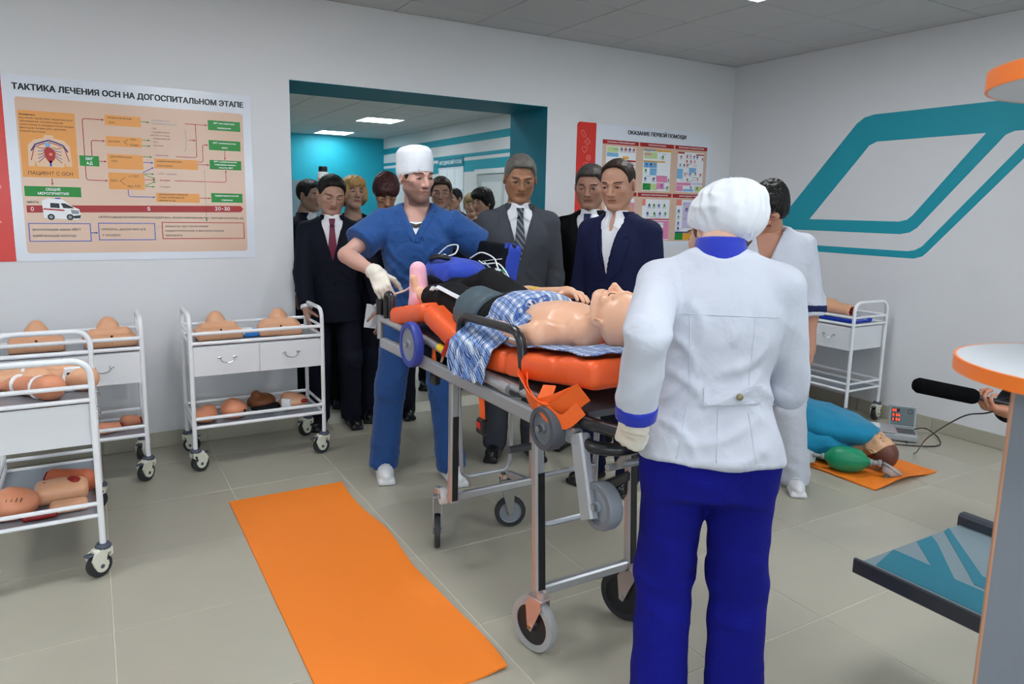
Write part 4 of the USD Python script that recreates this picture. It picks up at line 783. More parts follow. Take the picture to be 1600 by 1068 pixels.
def fork_caster(c, r, w, a, top, tyre, hub, forkm):
    R = rotz(a); o = np.array(c, float); put = lambda m: mv(m, (o[0], o[1], 0), R)
    fk = []
    for s in (-1, 1):
        g = sg.Polygon([(-.03, r-.012), (-.014, r-.02), (.03, top-.03), (.03, top), (-.02, top), (-.04, top-.03)]); m = poly(g, .005, (0, 0, 0), (1, 0, 0), (0, 0, 1)); fk.append(put((m[0]+[.01, s*(w/2+.006)+.0025, 0], m[1])))
    fk += [put(bx((-.03, -w/2-.008, top-.006), (.045, w/2+.008, top+.002), .002)), put(lathe([(0, top), (.02, top), (.02, top+.025), (0, top+.03)], (.02, 0, 0)))]
    k = obj('caster_fork', fk, forkm, st, smooth=40)
    ax = R@np.array([0, 1., 0]); disc_wheel('caster_wheel', (*(o[:2]+(R@np.array([-.01, 0, 0]))[:2]), r), ax, r, w, tyre, hub, k)
tyre_light = mat('tyre_light_grey', '#a7a8a8', .5)
pink_st = mat('fork_steel', '#c4b3b0', .3, .6)
fork_caster((LR-.005, -2.875, 0), .098, .034, -76, .205, tyre_light, mat('hub_black', '#202226', .4), pink_st)
fork_caster((RR-.005, -2.875, 0), .098, .034, -70, .205, dark_rubber, mat('hub_black', '#202226', .4), pink_st)
obj('leg_stub', [bar((LR+.02, -2.19, .29), (LR+.02, -2.0, .262), .034, .034)], alu, st); obj('leg_stub', [bar((RR, -2.19, .29), (RR, -1.98, .262), .034, .034)], alu, st)
fork_caster((LR+.02, -2.0, 0), .075, .026, 65, .24, dark_rubber, black_plastic, steel)
fork_caster((RR, -1.98, 0), .075, .03, 160, .24, dark_rubber, hub_grey, chrome)
disc_wheel('bumper_roller', (LR-.0, -2.1, .275), (1, -.2, 0), .036, .03, mat('roller_white', '#d9d6d6', .5), mat('roller_white', '#d9d6d6', .5))
# ---------------------------------------------------------------- figures: a skeleton, one continuous skin, sewn clothes
def skin_mat(name, rough, sss):
    MATS[name] = usdkit.material(stage, '/World/Looks/'+name, {'at': ('attribute', dict(attribute='tint')), 'p': ('principled_bsdf', dict(roughness=rough, subsurface_weight=sss, subsurface_scale=.004, subsurface_radius=(1., .35, .2), specular_ior_level=.4)),
        'tc': ('texture_coordinate', {}), 'nb': ('noise_texture', dict(scale=90., detail=4.)), 'bm': ('bump', dict(strength=.12, distance=.002))},
        [('at.color', 'p.base_color'), ('tc.object', 'nb.vector'), ('nb.fac', 'bm.height'), ('bm.normal', 'p.normal')], surface='p.BSDF')
    return MATS[name]
skin_m = skin_mat('skin', .48, .12); plastic_skin = skin_mat('figure_vinyl', .36, .05)
def cloth(name, col, rough=.8, bump=.35, bs=18, bd=.012, sheen=.15, fine=True):
    if name in MATS: return MATS[name]
    c = lin(col); sheen = sheen if max(c) > .1 else 0.
    MATS[name] = usdkit.material(stage, '/World/Looks/'+name, {'p': ('principled_bsdf', dict(base_color=c, roughness=rough, sheen_weight=sheen, specular_ior_level=.3 if max(c) > .1 else .18)), 'tc': ('texture_coordinate', {}), 'nb': ('noise_texture', dict(scale=float(bs), detail=3., distortion=.6)), 'bm': ('bump', dict(strength=bump, distance=bd)), 'nf': ('noise_texture', dict(scale=900., detail=2.)), 'b2': ('bump', dict(strength=.12, distance=.0006))},
        [('tc.object', 'nb.vector'), ('nb.fac', 'bm.height'), ('tc.object', 'nf.vector'), ('nf.fac', 'b2.height'), ('bm.normal', 'b2.normal'), ('b2.normal', 'p.normal')], surface='p.BSDF')
    return MATS[name]
def hair_mat(name, col, hi=1.6):
    if name in MATS: return MATS[name]
    c = np.array(lin(col)); 
    MATS[name] = usdkit.material(stage, '/World/Looks/'+name, {'p': ('principled_bsdf', dict(roughness=.5, specular_ior_level=.3)), 'tc': ('texture_coordinate', {}), 'mp': ('mapping', dict(scale=(160., 60., 22.))), 'nb': ('noise_texture', dict(scale=1., detail=4., distortion=.4)), 'mx': ('mix_color', dict(a=tuple(c*.6), b=tuple(np.minimum(c*hi, 1)))), 'bm': ('bump', dict(strength=.4, distance=.005))},
        [('tc.object', 'mp.vector'), ('mp.vector', 'nb.vector'), ('nb.fac', 'mx.fac'), ('mx.result', 'p.base_color'), ('nb.fac', 'bm.height'), ('bm.normal', 'p.normal')], surface='p.BSDF')
    return MATS[name]
shoe_white = mat('shoe_white', '#e6e7ea', .45, bump=.1, bscale=90); shoe_black = mat('shoe_black', '#15151a', .25); glove_m = mat('latex_glove', '#dcd5c8', .5, bump=.3, bscale=60, bdist=.004, sss=.1)
eye_white = mat('eye_white', '#d9d2cb', .25); iris_m = mat('iris_dark', '#2a1a12', .2); lash_m = mat('lash_dark', '#1d1512', .6); btn_m = mat('button_dark', '#23242a', .4)
def ik(S, W, l1, l2, pole):
    S, W = np.asarray(S, float), np.asarray(W, float); d = W-S; L = np.linalg.norm(d); u = d/L; L = min(L, l1+l2-.004)
    a = (l1*l1-l2*l2+L*L)/(2*L); h = math.sqrt(max(l1*l1-a*a, 1e-6)); p = np.asarray(pole, float); p = p-u*(u@p); p /= np.linalg.norm(p)+1e-9
    return S+u*a+p*h, S+u*L
def zframe(a, b, ref=(0, -1, 0)):
    a, b = np.asarray(a, float), np.asarray(b, float); z = b-a; L = np.linalg.norm(z); z = z/L; y = -np.asarray(ref, float); y = y-z*(y@z)
    if np.linalg.norm(y) < .05: y = np.array([1., 0, 0]); y = y-z*(y@z)
    y /= np.linalg.norm(y); return Fr(a, np.stack([np.cross(y, z), y, z], 1)), L
def limb(pts, rs): return [cap(pts[i], pts[i+1], rs[i], rs[i+1]) for i in range(len(pts)-1)]
def cuffed(a, b, ra, rb, flat=1., ref=(0, -1, 0), mid=None):
    """a tube of cloth with open flat ends"""
    f, L = zframe(a, b, ref); t, r = [0, L*.5, L], np.array([ra, (ra+rb)/2 if mid is None else mid, rb]); return loft(t, r, r*flat, f, n=2.0)
def hand_prims(wr, d, palm, thumb, s=1., curl=.35, spread=.06, tcurl=.4, grip=False):
    """palm, four unequal fingers of three bones, and a thumb from the side of the palm"""
    wr = np.asarray(wr, float); d = np.asarray(d, float); d = d/np.linalg.norm(d); n = np.asarray(palm, float); n = n-d*(d@n); n /= np.linalg.norm(n); t = np.asarray(thumb, float); t = t-d*(d@t)-n*(n@t); t /= np.linalg.norm(t)
    R = np.stack([t, n, d], 1); f = Fr(wr, R); P = [rbox((0, .002*s, .048*s), (.04*s, .0145*s, .047*s), .0135*s, f), cap((0, 0, -.02*s), (0, .001*s, .03*s), .025*s, .027*s, f)]
    out = [(P[0], .012), (P[1], .02)]
    for x, z, ls, r in ((.03, .09, (.043, .026, .021), .0092), (.0105, .095, (.048, .03, .022), .0094), (-.0095, .092, (.045, .028, .022), .009), (-.0285, .084, (.035, .021, .019), .008)):
        p = np.array([x, .002, z])*s; a = 0.; sp = math.atan(x*spread/.03)
        for k, L in enumerate(ls):
            a += (curl*(1.0, 1.15, .8)[k])
            v = np.array([math.sin(sp)*math.cos(a), math.sin(a), math.cos(sp)*math.cos(a)]); q = p+v*L*s; out.append((cap(p, q, r*s*(1-.06*k), r*s*(.94-.07*k), f), .005 if k else .008)); p = q
    p = np.array([.03, .006, .022])*s; tv = np.array([.75, .25+.45*tcurl, .62])
    for k, (L, r) in enumerate(((.042, .0135), (.032, .0108), (.026, .0095))):
        v = tv/np.linalg.norm(tv); q = p+v*L*s; out.append((cap(p, q, r*s, r*.9*s, f), .01 if k == 0 else .005)); p = q; tv = tv*np.array([.55 if k == 0 else .35, 1, 1])+np.array([-.1*tcurl, .22*tcurl, .0])
    return out
class Person:
    def __init__(s, name, label, loc, rot, H=1.75, lean=0, head=(0, 0, 0), skin='#c79d86', bw=1., girth=1., fw=1., hand_l=None, hand_r=None, feet=None, tilt=0, sex='m', base_z=0, hold=None, cat='person', frame=None, skin_material=None, twist=0, nose=1., lips=None, headoff=(0, 0, 0), brow='#2a1f1a', jaw=1.):
        s.jaw = jaw
        s.t = thing(name, label, cat, loc); s.s = k = H/1.75; s.skin = np.array(lin(skin)); s.B = B = frame or Fr((loc[0], loc[1], base_z), rotz(rot)); s.bw, s.g, s.fw, s.sex, s.nose = bw, girth, fw, sex, nose
        s.skin_mat = skin_material or skin_m; s.brow = brow
        s.T = T = B.at((0, 0, .93*k), rotx(lean)@roty(tilt)@rotz(twist))
        s.NB = T((0, .012*k, .535*k)); hc = T(np.array([0, -.03, .682])*k+np.asarray(headoff)); y, p, r = head
        s.hs = k*(1.0 if sex == 'm' else .96); s.Hd = Fr(hc, T.R@rotz(y)@rotx(p)@roty(r)); s.lips = np.array(lin(lips)) if lips else s.skin*np.array([.93, .68, .64])
        sw = (.168 if sex == 'm' else .15)*k*bw; s.hands = []
        for side, hd in (('R', hand_r), ('L', hand_l)):
            sx = -1 if side == 'R' else 1; S = T((sx*sw, .01*k, .438*k)); hd = dict(hd or {})
            W = np.asarray(hd['at']) if 'at' in hd else B((sx*.222*k*bw, -.04*k, .80*k))
            l1, l2 = .295*k, .255*k; E, W = ik(S, W, l1, l2, B.R@np.asarray(hd.get('pole', (sx*.5, 1., -.1)), float)); d = np.asarray(hd['dir'], float) if 'dir' in hd else (W-E)
            palm = np.asarray(hd['palm'], float) if 'palm' in hd else B.R@np.array([-sx, 0, 0.]); 
            if 'thumb' in hd: th = np.asarray(hd['thumb'], float)
            else: th = np.cross(d, palm)*(1 if side == 'R' else -1)
            s.hands.append(dict(S=S, E=E, W=W, d=d, palm=palm, th=th, curl=hd.get('curl', .3), tc=hd.get('tcurl', .4), side=side, sx=sx))
        s.legs = []
        for sx, ft in zip((-1, 1), feet or (None, None)):
            hp = B((sx*.09*k, 0, .91*k)); ft = dict(ft or {}); A = np.asarray(ft['at'], float) if 'at' in ft else B((sx*.11*k, .03, .085*k)); K, A = ik(hp, A, .425*k, .41*k, B.R@np.array([sx*.1, -1, 0])); fd = B.R@np.array([math.sin(math.radians(ft.get('turn', sx*12))), -math.cos(math.radians(ft.get('turn', sx*12))), 0]); s.legs.append(dict(h=hp, K=K, A=A, fd=fd, sx=sx))
    # ---- the head
    def head_ops(s, F):
        k, w, fr = s.hs, s.fw, s.Hd; c = lambda a, b, d: (a*k*w, b*k, d*k)
        F.add(ell(c(0, .014, .032), (.076*k*w, .096*k, .086*k), fr), k=.02*k)
        F.add(ell(c(0, -.02, -.035), (.061*k*w*s.jaw, .069*k, .083*k), fr), k=.03*k)
        for q in (-1, 1):
            F.add(cap(c(q*.05*s.jaw, .004, -.05), c(q*.018*s.jaw, -.066, -.098), .019*k, .016*k, fr), k=.025*k)
            F.add(ell(c(q*.038, -.06, -.014), (.024*k, .02*k, .02*k), fr), k=.02*k)
            F.sub(ell(c(q*.031, -.094, .009), (.018*k, .014*k, .011*k), fr), k=.012*k)
            F.add(cap(c(q*.012, -.087, .027), c(q*.042, -.077, .029), .0085*k, .006*k, fr), k=.011*k)
            F.add(ell(c(q*.031, -.0745, .006), (.0155*k, .012*k, .0105*k), fr), k=.004*k)
            F.add(ell(c(q*.0785, .012, -.006), (.009*k, .019*k, .031*k), fr, rotz(q*22)), k=.006*k); F.sub(ell(c(q*.087, .008, -.002), (.006*k, .010*k, .016*k), fr, rotz(q*22)), k=.004*k)
            F.add(ell(c(q*.0125*s.nose, -.094, -.0305), (.0085*k*s.nose, .011*k, .0085*k), fr), k=.008*k)
        F.add(ell(c(0, -.07, -.1), (.022*k, .018*k, .017*k), fr), k=.02*k)
        F.add(cap(c(0, -.086, .016), c(0, -.109, -.026), .0085*k, .0115*k*s.nose, fr), k=.012*k)
        F.add(cap(c(-.017, -.083, -.054), c(.017, -.083, -.054), .0075*k, fr=fr), k=.008*k); F.add(cap(c(-.014, -.082, -.066), c(.014, -.082, -.066), .008*k, fr=fr), k=.006*k)
        F.sub(cap(c(-.021, -.095, -.0602), c(.021, -.095, -.0602), .0038*k, fr=fr), k=.003*k)
    def tint(s, v, beard=None, extra=None):
        u = np.stack(s.Hd.loc(v[:, 0], v[:, 1], v[:, 2]), 1)/s.hs; u[:, 0] /= s.fw; col = np.tile(s.skin, (len(v), 1)); face = (np.abs(u[:, 2]) < .14) & (u[:, 1] < .0) & (np.abs(u[:, 0]) < .09)
        def blend(m, c): col[:] = col+(np.asarray(c)-col)*np.clip(m, 0, 1)[:, None]
        g = lambda x, y, rx, ry: np.exp(-(((np.abs(u[:, 0])-x)/rx)**2+((u[:, 2]-y)/ry)**2)*1.0)*face
        blend(g(.04, -.02, .022, .02)*.35, s.skin*[1.0, .78, .74]); blend(g(0, -.03, .016, .014)*.2, s.skin*[1., .8, .76])
        if beard is not None:
            b = face*((u[:, 2] < -.035)*1.)*np.clip((-.03-u[:, 2])/.03, 0, 1)*np.clip((np.abs(u[:, 0])-.012+(u[:, 2] < -.078)*.05+(u[:, 2] > -.05)*.03)/.012, 0, 1)*.8
            b = np.maximum(b, np.exp(-((np.abs(u[:, 0])-.0)/.027)**4-((u[:, 2]+.044)/.0065)**2)*.85*face); b = np.maximum(b, face*np.clip((np.abs(u[:, 0])-.05)/.01, 0, 1)*(u[:, 2] < -.01)*.6); blend(b*beard[1], lin(beard[0]))
        lipm = np.exp(-(np.abs(u[:, 0])/.0225)**4-((u[:, 2]+.0605)/.0105)**4)*face*(u[:, 1] < -.06); blend(lipm*.8, s.lips); blend(np.exp(-(np.abs(u[:, 0])/.021)**4-((u[:, 2]+.0602)/.0025)**2)*face*.45, s.lips*.45)
        if extra: extra(v, u, blend)
        return np.clip(col, 0, 1)
    def surf(s, F, fr, xz, y0=-.2, y1=.02, n=70):
        """front surface of a field: the first crossing going +y in the frame"""
        xz = np.asarray(xz, float); ys = np.linspace(y0, y1, n); P = np.stack([np.repeat(xz[:, None, 0], n, 1), np.repeat(ys[None], len(xz), 0), np.repeat(xz[:, None, 1], n, 1)], -1)
        W = P@fr.R.T+fr.o; V = F.at(W); ins = V < 0; hit = ins.any(1); i = np.maximum(ins.argmax(1), 1); r = np.arange(len(xz)); a, b = V[r, i-1], V[r, i]; t = np.clip(a/np.where(a-b == 0, 1, a-b), 0, 1); y = ys[i-1]+(ys[i]-ys[i-1])*t
        return np.where(hit, y, np.median(y[hit]) if hit.any() else 0)
    def decal(s, F, fr, pts, th=.004, h=.014, y0=-.35, y1=.1, sink=.004, ys=None):
        """a piece of cloth or print laid on the front of a field: outline in the frame's (x, z)"""
        g = pts if hasattr(pts, 'exterior') else sg.Polygon(pts)
        g = g.buffer(0); g = g if g.geom_type == 'Polygon' else max(g.geoms, key=lambda q: q.area)
        v2, f = trimesh.creation.triangulate_polygon(g.segmentize(h), engine='earcut'); m = trimesh.Trimesh(np.c_[v2, np.zeros(len(v2))], f, process=True)
        sv, sf = trimesh.remesh.subdivide_to_size(m.vertices, m.faces, h*1.6); m = trimesh.Trimesh(sv, sf, process=True); xz = np.asarray(m.vertices)[:, :2]; f = np.asarray(m.faces)
        y = ys(xz) if ys else s.surf(F, fr, xz, y0, y1); n = len(xz); out = np.c_[xz[:, 0], y-th*(1 if y1 > y0 else -1), xz[:, 1]]; inn = np.c_[xz[:, 0], y+sink*(1 if y1 > y0 else -1), xz[:, 1]]
        e = np.sort(np.vstack([f[:, [0, 1]], f[:, [1, 2]], f[:, [2, 0]]]), 1); d = np.vstack([f[:, [0, 1]], f[:, [1, 2]], f[:, [2, 0]]]); key = e[:, 0]*n+e[:, 1]; uq, ct = np.unique(key, return_counts=True); be = d[np.isin(key, uq[ct == 1])]
        V = np.vstack([out, inn]); Fc = np.vstack([f, f[:, ::-1]+n, np.stack([be[:, 0], be[:, 0]+n, be[:, 1]+n], 1), np.stack([be[:, 0], be[:, 1]+n, be[:, 1]], 1)])
        m = trimesh.Trimesh(V, Fc, process=False)
        if m.volume < 0: Fc = Fc[:, ::-1]
        return V@fr.R.T+fr.o, Fc
    def face(s, F, brow=True, eyes='down', iris='#2a1a12', browth=.0027, glasses=False):
        k, w, fr = s.hs, s.fw, s.Hd; bm = hair_mat('brow_'+s.brow.strip('#'), s.brow)
        line = lambda pts, r, lift=.001: (lambda p: sweep((np.c_[p[:, 0], s.surf(F, fr, p)-lift*k, p[:, 1]])@fr.R.T+fr.o, np.asarray(r)*k, 6))(np.asarray(pts, float)*k*np.array([w, 1]))
        tq = np.linspace(0, 1, 9)
        mq = np.linspace(-1, 1, 11); obj('mouth_line', line(np.stack([.0215*mq, -.0600-.0012*mq**2+.0008*np.cos(mq*6)], 1), .0009+.0007*(1-mq**2), .0002), mat('mouth_dark', '#5a2c26', .6), s.t, smooth=True)
        for q in (-1, 1):
            if brow: obj('eyebrow', line(np.stack([q*(.0145+.037*tq), .030+.0055*np.sin(tq*2.4)-.005*tq], 1), browth*(.5+.6*np.sin(np.pi*np.clip(tq*.85+.12, 0, 1)))), bm, s.t, smooth=True)
            ex = np.stack([q*(.017+.028*tq), .0045+(.0075 if eyes == 'open' else .0052)*np.sin(np.pi*tq)*(1 if eyes != 'down' else .0)-(0 if eyes != 'down' else .0035*np.sin(np.pi*tq))], 1)
            obj('eyelid_line', line(ex, .0017), lash_m, s.t, smooth=True)
            if eyes != 'down':
                pe = sg.Polygon([(q*.031*w*k+.0135*k*w*math.cos(a), .0055*k+(.0055 if eyes == 'open' else .0032)*k*math.sin(a)) for a in np.linspace(0, 2*np.pi, 17)[:-1]])
                o = obj('eye', s.decal(F, fr, pe, .0006*k, .008, -.2, .02, .002), eye_white, s.t, smooth=True)
                dx = .003*k*{'open': 0, 'left': 1, 'right': -1, 'half': 0}.get(eyes, 0)
                obj('iris', s.decal(F, fr, sg.Point(q*.031*w*k+dx, .006*k).buffer(.0056*k).intersection(pe.buffer(.0005)), .0013*k, .006, -.2, .02, .002), iris_m, o, smooth=True)
    # ---- the body: one continuous skin
    def body(s, h=.016, hf=.0042, hh=.0042, bare=(), beard=None, extra=None, handres=True, legs=True, F=None, noface=False, fh=True):
        k, T, g = s.s, s.T, s.g; F = Field(); f = s.sex == 'f'
        F.add(loft(np.array([-.1, -.02, .08, .2, .32, .42, .5])*k, np.array([.13, .155, .135, .12, .135, .135, .06])*k*g, np.array([.09, .105, .095, .09, .1, .095, .06])*k*g, T, n=2.2), k=.03)
        F.add(cap(s.NB, s.Hd((0, .018*s.hs, -.06*s.hs)), .056*k*(1 if not f else .88), .05*s.hs*(1 if not f else .9)), k=.03); F.add(cap(s.T((0, .012, .46*k)), s.NB, .06*k, .053*k), k=.05)
        for a in s.hands: F.add(cap(T((a['sx']*.06*k, .015, .45*k)), a['S'], .04*k, .045*k), k=.03); F.add(*limb([a['S'], a['E'], a['W']], [.05*k, .037*k, .027*k]), k=.02); F.add(ell((0, .0, .07*k), (.038*k, .043*k, .085*k), zframe(a['E'], a['W'])[0]), k=.02)
        if legs:
            for l in s.legs: F.add(*limb([l['h'], l['K'], l['A']], [.082*k, .055*k, .038*k]), k=.03); F.add(cap(l['A']+[0, 0, -.045*k], l['A']+l['fd']*.15*k+[0, 0, -.055*k], .033*k, .025*k), k=.03)
        s.head_ops(F); s.headF = F
        fine = [(s.Hd((0, -.01, 0)), .125*s.hs, hf)] if fh else []
        for a in s.hands:
            if handres:
                for p, kk in hand_prims(a['W'], a['d'], a['palm'], a['th'], k*(1 if not f else .92)*getattr(s, 'hand_scale', 1.), a['curl'], tcurl=a['tc']): F.add(p, k=kk*.6)
                fine.append((a['W']+a['d']/np.linalg.norm(a['d'])*.08*k, .1*k, hh))
            else:
                d = a['d']/np.linalg.norm(a['d']); F.add(cap(a['W'], a['W']+d*.1*k, .03*k, .022*k), k=.02)
        v, fc = sculpt(F, h, fine, relax=1); obj('body', (v, fc), s.skin_mat, s.t, smooth=True, tint=s.tint(v, beard, extra)); s.F = F
        return F
    def hair_cut(s, prims, zline, disp=.004, h=.0055, m=None, subs=(), name='hair', seed=1, freq=(60, 60, 18), label=None, xr=.6):
        """hair as one sculpted mass; zline: (y, z) side profile below which it ends, in head units"""
        k, fr = s.hs, s.Hd; F = Field()
        for c, r in prims: F.add(ell(np.array(c)*k*[s.fw, 1, 1], np.array(r)*k*[s.fw, 1, 1], fr), k=.02*k)
        for c, r in subs: F.sub(ell(np.array(c)*k*[s.fw, 1, 1], np.array(r)*k*[s.fw, 1, 1], fr), k=.008*k)
        ys, zs = np.array(zline, float).T*k
        def fn(x, y, z):
            u, v, w = fr.loc(x, y, z); return (np.interp(v, ys, zs)+xr*np.maximum(np.abs(u)-.034*k, 0)*np.clip((-.045*k-v)/(.02*k), 0, 1)-w)*.8
        F.cut((fn, None, None), k=.006*k); lo, hi = F.bounds()
        def dsp(v): u = np.stack(fr.loc(v[:, 0], v[:, 1], v[:, 2]), 1); return folds(u, freq, disp, seed)
        return obj(name, sculpt(F, h, disp=dsp), m, s.t, smooth=True, label=label)
    def short_hair(s, m, top=.009, recede=0., side=.002, part=0., xr=.8, line=None):
        z0 = .086+recede
        s.hair_cut([((0, .016, .036), (.078+side, .098+side, .088+top)), ((part, -.03, .07), (.06, .06, .045+top))], line or [(-.14, z0+.012), (-.085, z0), (-.06, z0-.014), (-.05, .05), (-.04, .03), (-.034, .0), (-.028, -.012), (-.012, -.018), (-.006, .022), (.028, .03), (.04, -.03), (.07, -.06), (.12, -.075)], .003, m=m, xr=xr)
    # ---- clothes
    def trousers(s, m, r=(.092, .075, .068), hem=.02, waist=.14, h=.012, label=None, name='trousers', amp=.006, flare=1., deep=1.):
        k = s.s; F = Field(); T = s.T; F.add(loft(np.array([-.16, -.1, 0, .08, waist])*k, np.array([.14, .168, .168, .15, .14])*k*s.g, np.array([.1, .122*deep, .122*deep, .105, .1])*k*s.g, T, n=2.2), k=.03)
        for l in s.legs:
            A = l['A']+(l['K']-l['A'])/np.linalg.norm(l['K']-l['A'])*(hem-.06)*k; d = (A-l['K']); F.add(cap(l['h'], l['K'], r[0]*k, r[1]*k), k=.035); F.add(cuffed(l['K']-d*.1, A, r[1]*k, r[2]*k*flare), k=.02)
        sd = int(abs(s.B.o[0]*100)) % 50
        def dsp(v):
            kz = np.exp(-((v[:, 2]-.5*k)/.13)**2)+.8*np.exp(-((v[:, 2]-.12*k)/.1)**2)+.6*np.exp(-((v[:, 2]-.85*k)/.08)**2)+.3
            q = np.stack([v[:, 0]*6+v[:, 2]*4, v[:, 1]*6-v[:, 2]*3, v[:, 2]*7.5], 1); return folds(q, (1, 1, 1), amp, sd, 1.3)*kz
        s.TF = F; return obj(name, sculpt(F, h, disp=dsp), m, s.t, smooth=True, label=label)
    def shoes(s, m, sole=None, big=1., name='shoe', only=None):
        k = s.s*big
        for i, l in enumerate(s.legs):
            if only is not None and i not in only: continue
            F = Field(); A = l['A'].copy(); A[2] = s.B.o[2]; fr = Fr(A, np.stack([np.cross(-l['fd'], [0, 0, 1.]), -l['fd'], [0, 0, 1.]], 1))
            F.add(ell((0, -.1*k, .045*k), (.043*k, .085*k, .036*k), fr)); F.add(ell((0, .02*k, .05*k), (.036*k, .06*k, .05*k), fr), k=.02); F.add(cap((0, .02*k, .06*k), (0, .015*k, .1*k), .042*k, .04*k, fr), k=.02); F.add(rbox((0, -.055*k, .016*k), (.043*k, .125*k, .016*k), .012*k, fr), k=.012)
            F.cut(half((0, 0, .002), (0, 0, -1), fr))
            o = obj(name, sculpt(F, .007, relax=1), m, s.t, smooth=True)
            if sole is not None:
                G = Field().add(rbox((0, -.055*k, .012*k), (.0455*k, .128*k, .0115*k), .01*k, fr)); obj('sole', sculpt(G, .007), sole, o, smooth=True)
                obj('lace', [sweep(np.array([fr((-.022*k, (-.07-.02*j)*k, (.087-.006*j)*k)), fr((0, (-.07-.02*j)*k, (.093-.006*j)*k)), fr((.022*k, (-.07-.02*j)*k, (.087-.006*j)*k))]), .003, 6) for j in range(4)], sole, o, smooth=True, kind='stuff')
    def top(s, m, hem=-.16, prof=None, sleeve=(.073, .063, .05), cut=1.0, short=None, neck=.5, vee=None, h=.0095, amp=.006, name='jacket', label=None, k2=.012, seed=2, flat=1., extra=None, freq=(9, 9, 14), collar_r=.072, lo_tuck=None, fine=(), ridges=()):
        """a jacket, shirt or tunic: trunk, shoulders and sleeves in one piece; vee = (bottom z, half width) opens the front"""
        k, T, g = s.s, s.T, s.g; F = Field(); f = s.sex == 'f'
        if prof is None:
            if f: prof = ([-.2, -.1, 0, .1, .19, .3, .38, .45, .5], [.198, .192, .178, .15, .144, .158, .158, .125, .075], [.135, .135, .125, .11, .11, .13, .122, .095, .066])
            else: prof = ([-.2, -.1, 0, .1, .2, .32, .38, .43, .48, .52], [.182, .18, .172, .16, .166, .182, .18, .155, .105, .075], [.128, .127, .121, .113, .12, .13, .124, .108, .085, .065])
        t, rx, ry = (np.array(a) for a in prof); q = t >= hem; t2 = np.r_[hem, t[q & (t > hem)]]; F.add(loft(t2*k, np.interp(t2, t, rx)*k*g*(s.bw*.5+.5), np.interp(t2, t, ry)*k*g, T, n=2.25), k=.02)
        for a in s.hands:
            sh = T((a['sx']*.045*k, .012*k, .5*k)); F.add(cap(sh, a['S']+(a['S']-sh)*.0, .045*k, sleeve[0]*.86*k), k=.045)
            if short: F.add(cuffed(a['S']+(a['S']-a['E'])*.05, a['S']+(a['E']-a['S'])*short, sleeve[0]*k*1.02, sleeve[1]*k, flat), k=.03)
            else:
                F.add(cap(a['S'], a['E'], sleeve[0]*k*.95, sleeve[1]*k), k=.022); d = a['W']-a['E']; F.add(cuffed(a['E']-d*.06, a['E']+d*cut, sleeve[1]*k, sleeve[2]*k), k=k2)
        if neck: F.sub(cap(T((0, -.01*k, (neck+.01)*k)), T((0, -.02*k, .75*k)), collar_r*k, (collar_r+.02)*k), k=.006)
        if vee:
            zb, hw = vee
            def fn(x, y, z):
                u, v, w = T.loc(x, y, z); return np.maximum(np.maximum(np.abs(u)-np.interp(w, [zb*k, .52*k], [0, hw*k]), v+.0*k), zb*k-w)
            F.sub((fn, T((-.3, -.3, -.1)), T((.3, .3, .7))), k=0.0); F.ops[-1] = ('s', (fn, *s._bb(T, (-.1, -.2, zb*k-.02), (.1, .05, .6*k))), 0.)
        if extra: extra(F)
        sd = seed
        def dsp(v):
            u = np.stack(T.loc(v[:, 0], v[:, 1], v[:, 2]), 1); wt = .5+.9*np.exp(-((u[:, 2]-.12*k)/.1)**2)
            for a in s.hands:
                wt = np.maximum(wt, 2.0*np.exp(-(np.linalg.norm(v-a['E'], axis=1)/.1)**2)); wt = np.maximum(wt, 1.2*np.exp(-(np.linalg.norm(v-a['S']+[0, 0, .07], axis=1)/.09)**2))
            q = np.stack([u[:, 0]*freq[0]+u[:, 2]*3, u[:, 1]*freq[1], u[:, 2]*freq[2]*.8+np.abs(u[:, 0])*5], 1); out = folds(q, (1, 1, 1), amp, sd, 1.2)*wt
            for side, x0, z0, x1, z1, hgt, wd in ridges:                      # single long folds on the front (-1) or back (+1)
                a, b = np.array([x0, z0])*k, np.array([x1, z1])*k; d = b-a; p = u[:, [0, 2]]-a; t = np.clip((p@d)/(d@d), 0, 1); bow = .02*np.sin(np.pi*t)[:, None]*np.array([d[1], -d[0]])/np.linalg.norm(d); ds = np.linalg.norm(p-t[:, None]*d-bow, axis=1)
                out = out+hgt*np.exp(-(ds/wd)**2)*np.clip(side*u[:, 1]/.03, 0, 1)*np.sin(np.pi*np.clip(t*.86+.07, 0, 1))
            return out
        F2 = F; v = s.top_mesh = sculpt(F, h, fine=fine, disp=dsp); s.JF = F; o = obj(name, v, m, s.t, smooth=True, label=label); s.top_path = o
        return F
    @staticmethod
    def _bb(fr, lo, hi):
        c = np.array([fr((x, y, z)) for x in (lo[0], hi[0]) for y in (lo[1], hi[1]) for z in (lo[2], hi[2])]); return c.min(0), c.max(0)
    def suit(s, jm, tm, shirt_m, tie=None, vz=.2, hw=.075, shoe=shoe_black, amp=.004, lapel_m=None, jlabel=None, h=.011, trousers=True, cuffs=True, open_=False, tiew=.04, badge=False):
        k, T = s.s, s.T
        if trousers: s.trousers(tm, h=.015); s.shoes(shoe)
        # shirt: trunk and collar
        F = Field(); F.add(loft(np.array([.1, .2, .32, .4, .47, .515])*k, np.array([.145, .15, .163, .158, .11, .075])*k*s.g, np.array([.103, .107, .116, .105, .088, .068])*k*s.g, T, n=2.25), k=.02)
        for q in (-1, 1): F.cut(half((q*.082*k, 0, .4*k), (q, 0, .12), T))
        F.add(loft(np.array([.45, .5, .552])*k, np.array([.076, .066, .06])*k, np.array([.082, .072, .065])*k, T, cy=np.array([0, -.004, -.014])*k, n=2), k=.008)
